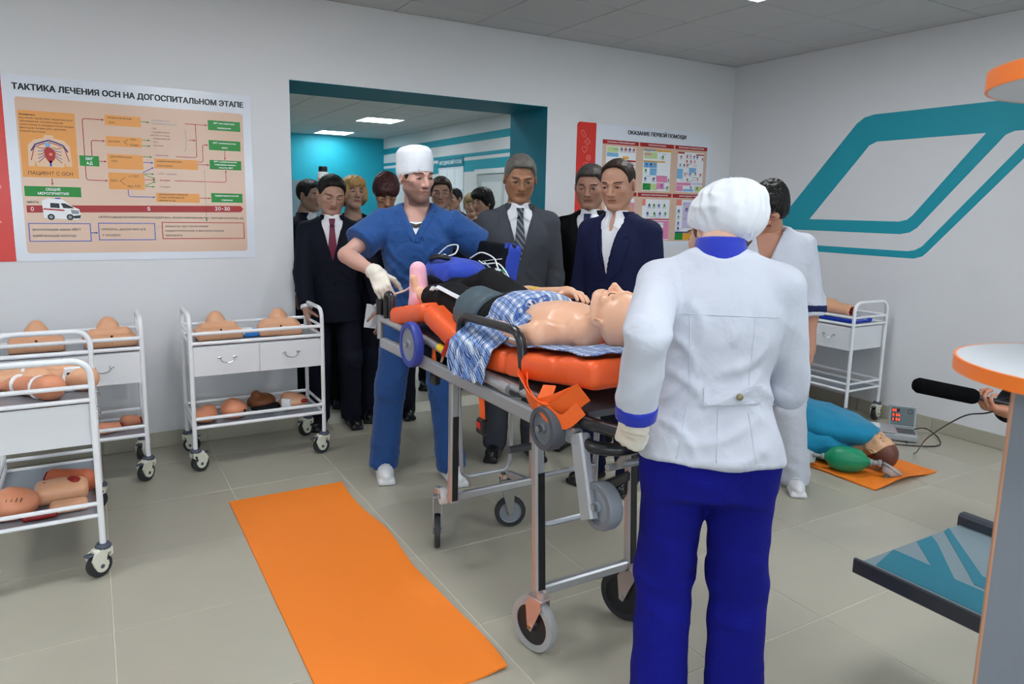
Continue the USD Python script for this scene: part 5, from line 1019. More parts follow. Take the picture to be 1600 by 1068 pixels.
        F.sub(ell((0, -.1*k, .585*k), (.03*k, .065*k, .055*k), T), k=.004)
        for q in (-1, 1): F.add(rbox((q*.038*k, -.078*k, (.488 if not open_ else .486)*k), (.028*k, .005*k, .028*k), .0045*k, T, rotz(q*26)@rotx(-26)@roty(q*30)), k=.006)
        if open_:
            F.sub(ell((0, -.125*k, .53*k), (.024*k, .075*k, .1*k), T), k=.004)
        so = obj('shirt', sculpt(F, .0065), shirt_m, s.t, smooth=True); SF = F
        if cuffs:
            for a in s.hands: d = a['W']-a['E']; obj('shirt_cuff', sculpt(Field().add(cuffed(a['E']+d*.8, a['E']+d*1.0, .041*k, .039*k)), .007), shirt_m, so, smooth=True)
        if tie is not None:
            to = obj('tie', s.decal(SF, T, np.array([(-.013, .5), (.013, .5), (tiew*.55, .4), (tiew, vz-.02), (-tiew, vz-.02), (-tiew*.55, .4)])*k, .01*k, .014), tie, s.t, smooth=40); obj('tie_knot', s.decal(SF, T, np.array([(-.021, .525), (.021, .525), (.014, .482), (-.014, .482)])*k, .017*k, .01), tie, to, smooth=40)
        JF = s.top(jm, hem=-.17, sleeve=(.07, .06, .052), cut=.9, neck=.475, vee=(vz, hw), amp=amp, h=h, label=jlabel, collar_r=.06, fine=[(T((0, -.1*k, .4*k)), .13*k, .006)])
        lm_ = lapel_m or jm
        for q in (-1, 1):
            e = hw+.006; lap = np.array([(q*.002, vz-.01), (q*e*.55, (vz+.52)/2-.02), (q*(e-.002), .5), (q*(e+.026), .5), (q*(e+.04), .43), (q*(e+.018), .415), (q*(e+.052), .405), (q*(e+.035), .33), (q*(e+.01), vz+.04), (q*.03, vz-.012)])*k
            obj('lapel', s.decal(JF, T, lap, .0055*k, .018), lm_, s.top_path, smooth=40)
        # collar at the back of the neck
        C = Field().add(loft(np.array([.475, .51, .55])*k, np.array([.098, .084, .077])*k, np.array([.095, .088, .08])*k, T, cy=np.array([.006, .006, .004])*k, n=2), k=.01); C.sub(loft(np.array([.46, .6])*k, np.array([.07, .067])*k, np.array([.074, .07])*k, T, cy=.004*k, n=2), k=.003); C.cut(half((0, -.04*k, .5*k), (0, -1, -.35), T), k=.0)
        obj('jacket_collar', sculpt(C, .007), lm_, s.top_path, smooth=True)
        obj('front_edge', s.decal(JF, T, np.array([(-.002, vz), (.003, vz), (.012, -.15), (.006, -.16)])*k, .003*k, .03), lm_, s.top_path)
        obj('button', [lathe([(0, 0), (.009*k, 0), (.009*k, .003), (0, .004)], T((.012*k, float(s.surf(JF, T, [(.012*k, z_*k)], -.35, .1)[0])+.002, z_*k)), T.R@np.array([0, -1., 0]), 12) for z_ in (vz-.04,)], btn_m, s.top_path)
        obj('pocket_flap', s.decal(JF, T, np.array([(.075, -.02), (.155, -.015), (.155, -.05), (.075, -.06)])*k, .004*k, .02), lm_, s.top_path, smooth=40); obj('pocket_flap', s.decal(JF, T, np.array([(-.075, -.02), (-.155, -.015), (-.155, -.05), (-.075, -.06)])*k, .004*k, .02), lm_, s.top_path, smooth=40)
# ---------------------------------------------------------------- the people
shirt_white = cloth('shirt_white', '#e2e4ea', .7, .25, 22); suit_grey = cloth('suit_grey', '#484b53', .85, .2, 14); suit_navy = cloth('suit_navy', '#141a3c', .75, .2, 14); suit_dark = cloth('suit_dark_navy', '#0f1220', .8, .2, 14); suit_black = cloth('suit_black', '#0b0c11', .75, .2, 14)
tie_burg = cloth('tie_burgundy', '#6b1a38', .5, .1); tie_navy = cloth('tie_navy', '#1d2a55', .5, .1); scrub_b = cloth('scrubs_blue', '#1f4a86', .8, .7, 13, .018); coat_white = cloth('coat_white', '#c3c7d3', .75, .5, 9, .018); cap_white = cloth('cap_white', '#dcdfe6', .8, .3, 16, .01); trim_blue = cloth('trim_royal_blue', '#1c2fa6', .7, .2); pants_blue = cloth('trousers_royal_blue', '#050a7e', .92, .5, 9, .018, 0.); navy_trim = cloth('trim_navy', '#1b2350', .7, .2)
MATS['tie_striped'] = usdkit.material(stage, '/World/Looks/tie_striped', {'g': ('geometry', {}), 'mp': ('mapping', dict(rotation=(0., .75, .45))), 'w': ('wave_texture', dict(scale=13.)), 'r': ('rgb_ramp', dict(ramp=[(0., (.018, .022, .032)), (.72, (.02, .024, .036)), (.8, (.2, .22, .26)), (1., (.2, .22, .26))])), 'p': ('principled_bsdf', dict(roughness=.5))}, [('g.position', 'mp.vector'), ('mp.vector', 'w.vector'), ('w.fac', 'r.fac'), ('r.color', 'p.base_color')], surface='p.BSDF')
tie_striped = MATS['tie_striped']
hair_black = hair_mat('hair_black', '#0d0b0a'); hair_dark = hair_mat('hair_dark_brown', '#2a1d16'); hair_grey = hair_mat('hair_grey', '#58544f', 1.9); hair_blond = hair_mat('hair_blond', '#b08a58', 1.7); hair_auburn = hair_mat('hair_auburn', '#33191a', 2.2)
# -- the medic in blue scrubs at the foot end
sc = Person('person', 'man in blue scrubs and tall white cap gripping the foot end of the stretcher', (-3.56, -1.12, 0), -26, 1.82, lean=4, head=(34, 4, 0), skin='#c4988a', sex='m', fw=1.03, headoff=(0, 0, -.012),
    hand_r=dict(at=(-3.885, -1.385, 1.175), dir=(-.02, -.75, -.62), palm=(.55, .35, -.75), thumb=(.9, -.1, .35), curl=.95, tcurl=1.1, pole=(-1, .55, .15)), hand_l=dict(at=(-3.36, -1.42, 1.16), dir=(-.1, -.7, -.7), palm=(-.6, .3, -.7), curl=.95, tcurl=1., pole=(.75, .6, -.25)),
    feet=(dict(at=(-3.74, -1.06, .085), turn=10), dict(at=(-3.42, -1.27, .085), turn=18)))
sc.hand_scale = .86
F = sc.body(h=.014, hf=.0036, hh=.0036, beard=('#5f4638', .95))
sc.face(F, eyes='half', browth=.0034)
k, T, hd = sc.s, sc.T, sc.Hd
ut = obj('undershirt', sculpt(Field().add(loft(np.array([.2, .32, .4, .47])*k, np.array([.145, .15, .14, .07])*k, np.array([.1, .112, .106, .074])*k, T)), .009), shirt_white, sc.t, smooth=True)
UF = Field().add(loft(np.array([.2, .32, .4, .47])*k, np.array([.145, .15, .14, .07])*k, np.array([.1, .112, .106, .074])*k, T)); obj('neckband', sc.decal(UF, T, np.array([(-.07, .475), (-.045, .452), (0, .44), (.045, .452), (.07, .475), (.07, .455), (.045, .435), (0, .422), (-.045, .435), (-.07, .455)])*k, .004, .012), black_plastic, ut, smooth=40)
sc.trousers(scrub_b, (.094, .078, .077), hem=.02, h=.011, amp=.006); 
JF = sc.top(scrub_b, hem=-.2, prof=([-.2, -.1, 0, .1, .2, .32, .38, .43, .48, .52], [.198, .19, .18, .172, .174, .184, .18, .16, .11, .08], [.138, .135, .126, .12, .124, .132, .126, .11, .088, .07]), short=.66, sleeve=(.075, .088, 0), neck=.485, vee=(.385, .072), h=.0085, amp=.009, name='scrub_top', collar_r=.066, flat=1., freq=(8, 8, 13), ridges=[(-1, -.15, .36, -.03, .22, .009, .011), (-1, -.14, .26, .02, .13, .009, .012), (-1, .15, .36, .05, .24, .008, .011), (-1, .14, .24, .02, .08, .009, .012), (-1, -.08, .34, -.06, .1, .007, .01), (-1, .02, .2, .0, -.05, .008, .012), (-1, -.1, .08, .1, -.04, .008, .013), (-1, -.13, .02, -.05, -.14, .007, .012)])
for q in (-1, 1): obj('neck_trim', sc.decal(JF, T, np.array([(q*.004, .37), (q*.078, .51), (q*.1, .515), (q*.012, .352), (0, .362)])*k, .007, .012), scrub_b, sc.top_path, smooth=40)
obj('chest_pocket', sc.decal(JF, T, np.array([(.05, .34), (.135, .345), (.135, .22), (.05, .215)])*k, .003, .02), scrub_b, sc.top_path, smooth=40)
C = Field().add(loft(np.array([.0, .04, .08, .115, .138, .15])*k, np.array([.081, .085, .087, .084, .068, .03])*k, np.array([.101, .105, .106, .1, .08, .04])*k, hd.at((0, .012*k, .012*k), rotx(-9)), n=2.15, end=.012), k=.01)
C.add(ell((0, .03*k, .03*k), (.084*k, .09*k, .08*k), hd), k=.015)
def ccut(x, y, z):
    u, v, w = hd.loc(x, y, z); return (np.interp(v, np.array([-.12, -.06, .01, .06, .12])*k, np.array([.046, .034, -.002, -.03, -.045])*k)-w)*.85
C.cut((ccut, None, None)); obj('cap', sculpt(C, .005, disp=lambda v: folds(v, (14, 14, 7), .0022, 5)), cap_white, sc.t, smooth=True, label='tall white medical cap')
sc.hair_cut([((0, .016, .03), (.0795, .1, .086))], [(-.14, .08), (-.05, .08), (-.04, .03), (-.03, -.005), (-.012, -.012), (-.006, .02), (.03, .02), (.045, -.04), (.08, -.065), (.12, -.075)], .002, m=hair_dark)
for a in sc.hands:
    G = Field(); 
    for p, kk in hand_prims(a['W'], a['d'], a['palm'], a['th'], k*1.07, a['curl'], tcurl=a['tc']): G.add(p, k=kk*.8)
    dd = a['W']-a['E']; dd = dd/np.linalg.norm(dd); G.add(cuffed(a['W']-dd*.05, a['W']+dd*.02, .037*k, .034*k), k=.02)
    obj('glove', sculpt(G, .0042, disp=lambda v: folds(v, (40, 40, 40), .0012, 3)), glove_m, sc.t, smooth=True, label='white latex glove')
sc.shoes(shoe_white, mat('sole_white', '#d6d7da', .5), 1.02, name='sneaker')
# -- the nurse in the foreground, seen from behind
P0 = np.array([-3.668, -3.432, 0.])
nu = Person('person', 'woman seen from behind in white jacket, royal blue trousers and puffed white cap', P0, 140, 1.69, lean=7, head=(38, 10, 0), sex='f', skin='#c9a18c', girth=1.0, bw=1.1, headoff=(0, -.02, -.098),
    hand_l=dict(at=(-3.925, -3.412, .982), dir=(.1, .42, -.85), palm=(.85, .3, .2), curl=1.0, tcurl=1., pole=(.1, 1, 0)), hand_r=dict(at=(-3.40, -3.27, 1.0), dir=(-.1, .45, -.8), palm=(-.8, .3, .2), curl=1.0, tcurl=1., pole=(-.6, 1, -.2)), feet=(dict(turn=-6), dict(turn=6)))
nu.hand_scale = .86
F = nu.body(h=.016, hh=.004, hf=.005); nu.face(F, eyes='half'); k, T, hd = nu.s, nu.T, nu.Hd
JF = nu.top(coat_white, hem=-.05, prof=([-.12, -.06, 0, .1, .18, .3, .37, .42, .47, .51], [.2, .197, .184, .143, .144, .168, .17, .15, .1, .07], [.142, .142, .134, .114, .112, .128, .126, .118, .104, .09]), sleeve=(.064, .056, .046), cut=.9, neck=.54, h=.0075, amp=.009, name='medical_jacket', collar_r=.06, seed=11, freq=(5, 5, 7.5), ridges=[(1, -.13, .3, .0, .2, 0.0108, 0.0149), (1, -.12, .22, .05, .11, 0.0108, 0.0137), (1, .14, .3, .06, .2, 0.0096, 0.0137), (1, .13, .2, .02, .09, 0.0096, 0.0149), (1, -.1, .08, .1, .0, 0.0096, 0.0159), (1, -.14, .02, .02, -.05, 0.0084, 0.0149), (1, .14, .06, .05, -.04, 0.0084, 0.0137), (1, -.06, .38, .02, .26, 0.0072, 0.0170), (1, .1, .4, .05, .28, 0.0072, 0.0159)])
from scipy.spatial import cKDTree
_u = np.stack(T.loc(*nu.top_mesh[0].T), 1); _u = _u[_u[:, 1] > .03]; _kd = cKDTree(_u[:, [0, 2]])
def back_y(xz):
    d, i = _kd.query(xz, k=24); w = 1/(d+.004)**2; return (_u[i, 1]*w).sum(1)/w.sum(1)
bk = lambda pts, th, h=.016: nu.decal(JF, T, np.array(pts)*k, th, h, .35, -.1, ys=back_y)
seam = lambda pts, r=.0013: (lambda p: sweep(np.c_[p[:, 0], back_y(p)+.0008, p[:, 1]]@T.R.T+T.o, r, 6))(np.asarray(pts)*k)
tp = nu.top_path; lp = lambda a, b, n=14: np.stack([np.linspace(a[0], b[0], n), np.linspace(a[1], b[1], n)], 1)
for pts in (lp((-.15, .355), (.15, .355)), lp((-.085, .35), (-.075, .14)), lp((.085, .35), (.075, .14)), lp((-.08, .1), (-.105, -.045)), lp((.08, .1), (.105, -.045)), lp((0, .1), (0, -.045)), lp((-.19, -.038), (.19, -.038), 30)): obj('seam', seam(pts), coat_white, tp, smooth=True)
obj('back_belt', bk([(.04, .114), (-.115, .126), (-.115, .172), (.04, .16)], .006, .014), coat_white, tp, smooth=40)
by = float(back_y(np.array([(-.052*k, .142*k)]))[0])-.004; obj('button', lathe([(0, 0), (.009, 0), (.009, .002), (.004, .0035), (0, .003)], T((-.052*k, by+.0125, .142*k)), T.R@np.array([0, 1., 0]), 16), mat('button_bronze', '#8d8468', .35, .7), tp, smooth=40)
Cl = Field().add(loft(np.array([.47, .5, .54, .57])*k, np.array([.094, .08, .072, .068])*k, np.array([.09, .084, .08, .077])*k, T, cy=np.array([.004, .006, .002, -.006])*k, n=2), k=.01); Cl.cut(half((0, -.05*k, .5*k), (0, -1, -.5), T)); obj('collar', sculpt(Cl, .006), trim_blue, tp, smooth=True, label='royal blue stand collar')
for a in nu.hands:
    d = a['W']-a['E']; obj('cuff', sculpt(Field().add(cuffed(a['E']+d*.8, a['E']+d*.965, .0565*k, .0545*k)), .006), trim_blue, tp, smooth=True, label='royal blue cuff')
    G = Field()
    for p, kk in hand_prims(a['W'], a['d'], a['palm'], a['th'], k*.99, a['curl'], tcurl=a['tc']): G.add(p, k=kk*.8)
    dd = d/np.linalg.norm(d); G.add(cuffed(a['W']-dd*.05, a['W']+dd*.02, .036*k, .033*k), k=.02); obj('glove', sculpt(G, .0042, disp=lambda v: folds(v, (40, 40, 40), .0012, 3)), glove_m, nu.t, smooth=True, label='white latex glove')
obj('pocket_trim', nu.decal(JF, T, np.array([(.1, .085), (.185, .085), (.185, .045), (.1, .045)])*k, .015, .014, -.35, .1), trim_blue, tp, smooth=40)
nu.trousers(pants_blue, (.1, .08, .082), hem=.0, h=.0085, amp=.007, deep=.98)
nu.shoes(shoe_white, mat('sole_white', '#d6d7da', .5), .95, name='sneaker')
C = Field().add(ell((0, .022*k, .035*k), (.086*k, .106*k, .09*k), hd), k=.02); C.add(ell((.0, .055*k, .072*k), (.1*k, .1*k, .078*k), hd), k=.03); C.add(ell((0, .1*k, .03*k), (.07*k, .045*k, .05*k), hd), k=.03)
def ncut(x, y, z):
    u, v, w = hd.loc(x, y, z); return (np.interp(v, np.array([-.12, -.06, .01, .06, .14])*k, np.array([.05, .04, .008, -.042, -.06])*k)-w)*.85
C.cut((ncut, None, None))
def puff(v):
    u = np.stack(hd.loc(v[:, 0], v[:, 1], v[:, 2]), 1)/k; an = np.arctan2(u[:, 0], u[:, 1]-.06); wgt = np.clip((u[:, 2]-.0)/.05, .15, 1)*np.clip((.16-u[:, 2])/.06, 0, 1); return .004*np.sin(an*17+np.sin(an*3)*2)*wgt*.6+folds(v, (16, 16, 20), .006, 7)*wgt
obj('cap', sculpt(C, .005, disp=puff), cap_white, nu.t, smooth=True, label='puffed white medical cap')
obj('cap_seam', sweep(smoothpath([hd((.0, .06*k, .156*k)), hd((.03*k, .13*k, .11*k)), hd((.02*k, .152*k, .04*k)), hd((.0, .118*k, -.03*k))]), .0022, 6), cap_white, nu.t, smooth=True)
nu.hair_cut([((0, .018, .02), (.0805, .103, .088))], [(-.14, .09), (-.05, .09), (-.04, .04), (-.03, .0), (-.012, -.012), (-.006, .02), (.03, .02), (.045, -.045), (.08, -.075), (.12, -.085)], .003, m=hair_mat('hair_brown', '#5a4433'))
# -- the woman in white at the right
ww = Person('person', 'woman in long white tunic with navy sleeve bands and black hair, right of the stretcher', (-1.93, -2.13, 0), -56, 1.72, lean=5, head=(-8, 38, 0), sex='f', skin='#b98670', girth=1.18, bw=1.16, headoff=(0, -.03, -.03),
    hand_l=dict(curl=.75, dir=(.0, -.15, -1.)), feet=(dict(), dict(at=(-1.79, -2.3, .085), turn=14)))
F = ww.body(h=.016, hf=.0048, hh=.0048); ww.face(F, eyes='down'); k, T, hd = ww.s, ww.T, ww.Hd
ww.trousers(coat_white, (.1, .088, .08), hem=.0, h=.013, amp=.008); ww.shoes(shoe_white, mat('sole_white', '#d6d7da', .5), .98, name='sneaker')
JF = ww.top(coat_white, hem=-.42, prof=([-.42, -.3, -.15, -.05, .05, .13, .2, .3, .38, .43, .48, .52], [.205, .203, .2, .195, .178, .162, .16, .17, .17, .145, .1, .07], [.15, .148, .145, .142, .132, .122, .122, .138, .125, .105, .085, .066]), cut=.34, sleeve=(.07, .07, .074), neck=.485, vee=(.3, .075), h=.009, amp=.006, name='tunic', collar_r=.06)
for a in ww.hands: d = a['W']-a['E']; obj('sleeve_band', sculpt(Field().add(cuffed(a['E']+d*.12, a['E']+d*.27, .083*k, .083*k)), .008), navy_trim, ww.top_path, smooth=True, label='navy sleeve band')
obj('pocket_trim', ww.decal(JF, T, np.array([(.1, .01), (.19, .01), (.19, -.02), (.1, -.02)])*k, .013, .014), navy_trim, ww.top_path, smooth=40)
obj('name_badge', ww.decal(JF, T, np.array([(.055, .33), (.125, .325), (.125, .285), (.055, .29)])*k, .009, .02), mat('badge_gold', '#a8884a', .35, .6), ww.t, smooth=40)
ww.hair_cut([((0, .03, .035), (.092, .112, .1)), ((0, .05, -.02), (.088, .08, .085)), ((.06, .0, -.01), (.035, .05, .06)), ((-.06, .0, -.01), (.035, .05, .06)), ((0, -.05, .075), (.07, .05, .045))], [(-.2, .02), (-.1, .035), (-.06, .02), (-.05, -.05), (.02, -.075), (.2, -.11)], .006, m=hair_black, subs=[((0, -.1, -.04), (.058, .06, .085))])
obj('earring', lathe([(0, -.004), (.0045, 0), (0, .004)], hd((.082*k, .005*k, -.042*k)), (0, 0, 1), 10), chrome, ww.t, smooth=True)
# -- men in suits by the stretcher
def suited(label, loc, rot, H, head, skin, hair, jm, tie, eyes='half', hkw={}, skw={}, hr=.0075, fine=.0048, **kw):
    p = Person('person', label, loc, rot, H, head=head, skin=skin, **kw); F = p.body(h=.02, hf=fine, hh=.006, handres=fine < .0055); p.face(F, eyes=eyes)
    p.short_hair(hair, **hkw); p.suit(jm, jm, shirt_white, tie, **skw); return p, F
gm, F = suited('grey-haired man in grey suit, striped tie and glasses in front of the opening', (-2.925, -1.135, 0), -26, 1.825, (2, 17, 2), '#9f7155', hair_grey, suit_grey, tie_striped, jaw=1.1, fw=1.09, girth=1.02, hkw=dict(top=.01, recede=.006), skw=dict(vz=.225, tiew=.042), brow='#4a4440', lean=2)
k, hd = gm.s, gm.Hd
rim = []
for q in (-1, 1):
    a = np.linspace(0, 2*np.pi, 23)[:-1]; xz = np.stack([q*.032*gm.fw+.0215*np.cos(a)*np.where(np.abs(np.cos(a)) > .8, .97, 1), .0+.0145*np.sin(a)], 1)*k
    rim.append(sweep(np.c_[xz[:, 0], np.full(len(a), -.0985*k)+np.abs(xz[:, 0])*.18, xz[:, 1]]@hd.R.T+hd.o, .0007, 6, closed=True)); rim.append(sweep(np.array([hd((q*.054*gm.fw*k, -.09*k, .004*k)), hd((q*.079*gm.fw*k, -.06*k, .004*k)), hd((q*.084*gm.fw*k, .01*k, .004*k))]), .0009, 6))
rim.append(sweep(np.array([hd((-.011*k, -.0975*k, .003*k)), hd((0, -.102*k, .006*k)), hd((.011*k, -.0975*k, .003*k))]), .0007, 6)); obj('glasses', rim, mat('glasses_rim', '#8d8880', .25, .8), gm.t, smooth=True, label='thin rimmed glasses', kind='stuff')
nv, F = suited('man in navy suit and open white shirt, nearest the orange mattress', (-2.695, -1.78, 0), -66, 1.785, (6, 16, 0), '#b88a74', hair_dark, suit_navy, None, jaw=1.1, fw=1.08, girth=1.03, hkw=dict(top=.003, side=0., xr=1.6, line=[(-.14, .125), (-.07, .112), (-.045, .1), (-.036, .062), (-.031, .02), (-.027, -.012), (-.012, -.018), (-.006, .022), (.028, .03), (.04, -.03), (.07, -.06), (.12, -.075)]), skw=dict(vz=.21, open_=True, hw=.062), fine=.0042, eyes='half')
bkm, F = suited('dark-haired man in black suit behind the man in navy', (-2.455, -1.21, 0), -50, 1.79, (2, 14, 0), '#a77d69', hair_mat('hair_salt', '#3a3632', 1.8), suit_black, tie_navy, jaw=1.14, fw=1.13, girth=1.06, hkw=dict(top=.008), skw=dict(vz=.24))
bg, F = suited('black-haired man in dark suit and burgundy tie left in the opening', (-3.72, -.06, 0), -16, 1.71, (12, 22, 4), '#a98372', hair_black, suit_dark, tie_burg, jaw=1.16, fw=1.16, girth=1.05, hkw=dict(top=.01, recede=.014), skw=dict(vz=.24), eyes='down', hand_r=dict(at=(-3.94, -.22, .83), pole=(-.6, .6, 0)), hand_l=dict(at=(-3.47, -.28, .84), dir=(.02, -.1, -1), palm=(-.6, .7, 0), curl=.25, pole=(.5, .8, 0)))
lf, F = suited('man in dark suit mostly hidden behind the man with the burgundy tie', (-3.61, 1.0, 0), 40, 1.71, (0, 6, 0), '#9c7a66', hair_black, suit_dark, None, fw=1.08, skw=dict(vz=.2), fine=.006)
bh, F = suited('man in dark suit looking out from behind the medic in scrubs', (-2.617, .62, 0), -22, 1.76, (-4, 8, 0), '#a27d6b', hair_dark, suit_dark, tie_navy, fw=1.08, fine=.006)
sm, F = suited('smallest man in dark suit, far back in the opening', (-1.46, 2.75, 0), -45, 1.73, (-20, 6, 0), '#a9826e', hair_black, suit_dark, None, fw=1.08, fine=.006)
# -- women behind them
def woman(label, loc, rot, H, head, skin, hairm, jm, hair, eyes='half', zline=None, subs=None, hk={}, lips='#8e4a48', **kw):
    p = Person('person', label, loc, rot, H, head=head, skin=skin, sex='f', lips=lips, **kw); F = p.body(h=.02, hf=.0055, hh=.007, handres=False); p.face(F, eyes=eyes)
    p.hair_cut(hair, zline or [(-.2, .06), (-.1, .06), (-.06, .03), (-.05, -.04), (.02, -.08), (.2, -.11)], .006, h=.007, m=hairm, subs=subs if subs is not None else [((0, -.1, -.035), (.06, .06, .09))], **hk)
    p.trousers(jm, (.1, .09, .1), hem=-.02, h=.018); p.shoes(shoe_black); p.top(jm, hem=-.15, neck=.48, vee=(.3, .07), h=.011, sleeve=(.062, .055, .045), cut=.92, amp=.004, collar_r=.058)
    return p
bob = [((0, .02, .035), (.094, .112, .105)), ((0, .045, -.03), (.098, .085, .09)), ((.07, -.005, -.01), (.035, .06, .085)), ((-.07, -.005, -.01), (.035, .06, .085)), ((.0, -.05, .08), (.075, .055, .05))]
short = [((0, .02, .04), (.09, .108, .1)), ((0, .05, -.01), (.088, .075, .08)), ((0, -.045, .075), (.074, .06, .045))]
woman('blonde woman with chin-length hair in black, behind the man with burgundy tie', (-3.42, .42, 0), -12, 1.73, (14, -4, 4), '#b58f7c', hair_blond, suit_black, bob)
woman('dark auburn-haired woman with bowed head behind the medic in scrubs', (-3.33, -.02, 0), -12, 1.74, (0, 40, 0), '#b58a74', hair_auburn, suit_dark, short+[((.0, -.06, .05), (.07, .045, .05))], eyes='down', zline=[(-.2, .03), (-.1, .04), (-.06, .01), (-.05, -.03), (.02, -.06), (.2, -.08)])
woman('curly light-haired woman far back beside the grey-suited man', (-1.72, 1.82, 0), -30, 1.66, (0, 4, 0), '#b08a76', hair_mat('hair_light', '#8d7654', 1.9), suit_dark, short, hk=dict(freq=(70, 70, 70)))
woman('black-haired woman in dark dress just behind the grey-suited man', (-2.10, .85, 0), -50, 1.685, (-20, 8, 0), '#ab8470', hair_black, cloth('dress_maroon', '#4a2630', .8, .2), short+[((0, 0, .09), (.085, .09, .05))])
pp = thing('papers', 'white folded papers held beside the hand of the man with burgundy tie', 'papers', (-3.5, -.26, .78)); obj('sheet', mv(bx((-.05, -.004, -.1), (.05, .0, .06), .001), (-3.51, -.25, .8), rotz(-20)@roty(8)), shirt_white, pp); obj('folded_sheet', mv(bx((-.045, .002, -.09), (.05, .005, .05), .001), (-3.505, -.247, .8), rotz(-14)@roty(14)), shirt_white, pp)
# ---------------------------------------------------------------- training figures
LIE = np.stack([[-1., 0, 0], [0, 0, -1.], [0, -1., 0]], 1)
vinyl = '#ecb797'
black_cloth = cloth('black_track_cloth', '#121215', .8, .3, 14); cuff_teal = mat('tourniquet_grey', '#42545e', .45, bump=.15, bscale=40); sock_pink = cloth('sock_pink', '#f3b6c6', .8, .2, 30)
PL = 'plaid'
MATS[PL] = usdkit.material(stage, '/World/Looks/plaid', {'tc': ('geometry', {}), 'mp': ('mapping', dict(rotation=(.5, .2, .35))), 'w1': ('wave_texture', dict(scale=7.5, distortion=1.5, detail=1.)), 'mp2': ('mapping', dict(rotation=(.3, 1.2, 1.7))), 'w2': ('wave_texture', dict(scale=7.5, distortion=1.5, detail=1.)),
    'r1': ('rgb_ramp', dict(interpolate=False, ramp=[(0., (.8, .83, .88)), (.2, (.16, .3, .62)), (.42, (.8, .84, .9)), (.58, (.05, .08, .2)), (.78, (.34, .48, .76))])), 'r2': ('rgb_ramp', dict(interpolate=False, ramp=[(0., (.85, .88, .9)), (.25, (.18, .32, .64)), (.48, (.9, .9, .93)), (.64, (.05, .08, .2)), (.8, (.36, .5, .78))])),
    'mx': ('mix_color', dict(fac=1., blend_type='multiply')), 'p': ('principled_bsdf', dict(roughness=.8, sheen_weight=.2))},
    [('tc.position', 'mp.vector'), ('mp.vector', 'w1.vector'), ('tc.position', 'mp2.vector'), ('mp2.vector', 'w2.vector'), ('w1.fac', 'r1.fac'), ('w2.fac', 'r2.fac'), ('r1.color', 'mx.a'), ('r2.color', 'mx.b'), ('mx.result', 'p.base_color')], surface='p.BSDF')
mk = Person('training_manikin', 'bald training manikin lying bare-chested on the orange stretcher mattress', (-3.67, -1.53, 1.08), 0, 1.62, head=(0, -4, 0), skin=vinyl, skin_material=plastic_skin, cat='manikin', frame=Fr((-3.67, -1.53, .998), rotx(-5)@LIE), sex='m', girth=1.0, fw=1.1, headoff=(0, -.02, .0),
    hand_l=dict(at=(-3.81, -2.46, 1.085), dir=(.1, 1, -.1), palm=(1, 0, 0), pole=(1, 0, 0)), hand_r=dict(at=(-3.43, -2.38, 1.175), dir=(-.12, -1, .1), palm=(-.25, 0, -1), thumb=(-1, 0, .3), curl=.22, pole=(0, 1, -.3)),
    feet=(dict(at=(-3.58, -1.62, 1.085)), dict(at=(-3.745, -1.6, 1.085))))
for a in mk.hands:
    a['E'] = np.array([-3.42, -2.0, 1.12]) if a['side'] == 'R' else np.array([-3.83, -2.63, 1.06])
F = mk.body(h=.014, hf=.0042, hh=.0045); k, T, hd = mk.s, mk.T, mk.Hd; mk.face(F, brow=False, eyes='down')
mk.trousers(black_cloth, (.1, .078, .064), hem=.22, waist=.07, h=.01, amp=.005, name='track_trousers')
for l in mk.legs:
    side = np.array([-1 if l['sx'] > 0 else .2, 0, .75]); side /= np.linalg.norm(side); K, A, hp = l['K'], l['A'], l['h']
    obj('white_stripe', [ribbon([K+(A-K)*.12+side*.076, K+side*.083, K+(hp-K)*.35+side*.09, K+(hp-K)*.62+side*.098], .016, side, .012), ribbon([K+(A-K)*.3+side*.072, K+(A-K)*.2+side*.076], .02, side, .01)] if l['sx'] > 0 else [ribbon([K+(A-K)*.1+side*.076, K+(hp-K)*.1+side*.083], .018, side, .01)], shirt_white, mk.t, smooth=40, kind='stuff' if l['sx'] > 0 else None)
ln = mk.legs[1]; d = (ln['h']-ln['K']); obj('tourniquet', sculpt(Field().add(cuffed(ln['K']+d*.55, ln['K']+d*1.0, .106, .112)), .01, disp=lambda v: folds(v, (12, 12, 12), .003, 2)), cuff_teal, mk.t, smooth=True, label='grey-blue padded thigh cuff')
Fs = Field(); A = ln['A']; Fs.add(cap(A+[0, .012, -.04], A+[.0, .035, .125], .052, .04), k=.02); Fs.add(cap(A+[0, .02, -.05], A+[0, -.02, -.01], .05, .046), k=.02); obj('pink_sock', sculpt(Fs, .007), sock_pink, mk.t, smooth=True, label='pink foot cover')
obj('wound_print', mk.decal(F, hd, [(.01, -.02), (.014, -.02), (.012, -.03)], .0005, .01, -.2, .02), INK['red'], mk.t) if False else None
obj('yellow_wound', sculpt(Field().add(ell((-3.425, -2.13, 1.162), (.026, .05, .012))), .006), mat('wound_yellow', '#e0b84e', .5), mk.t, smooth=True, label='yellow patch on the forearm')
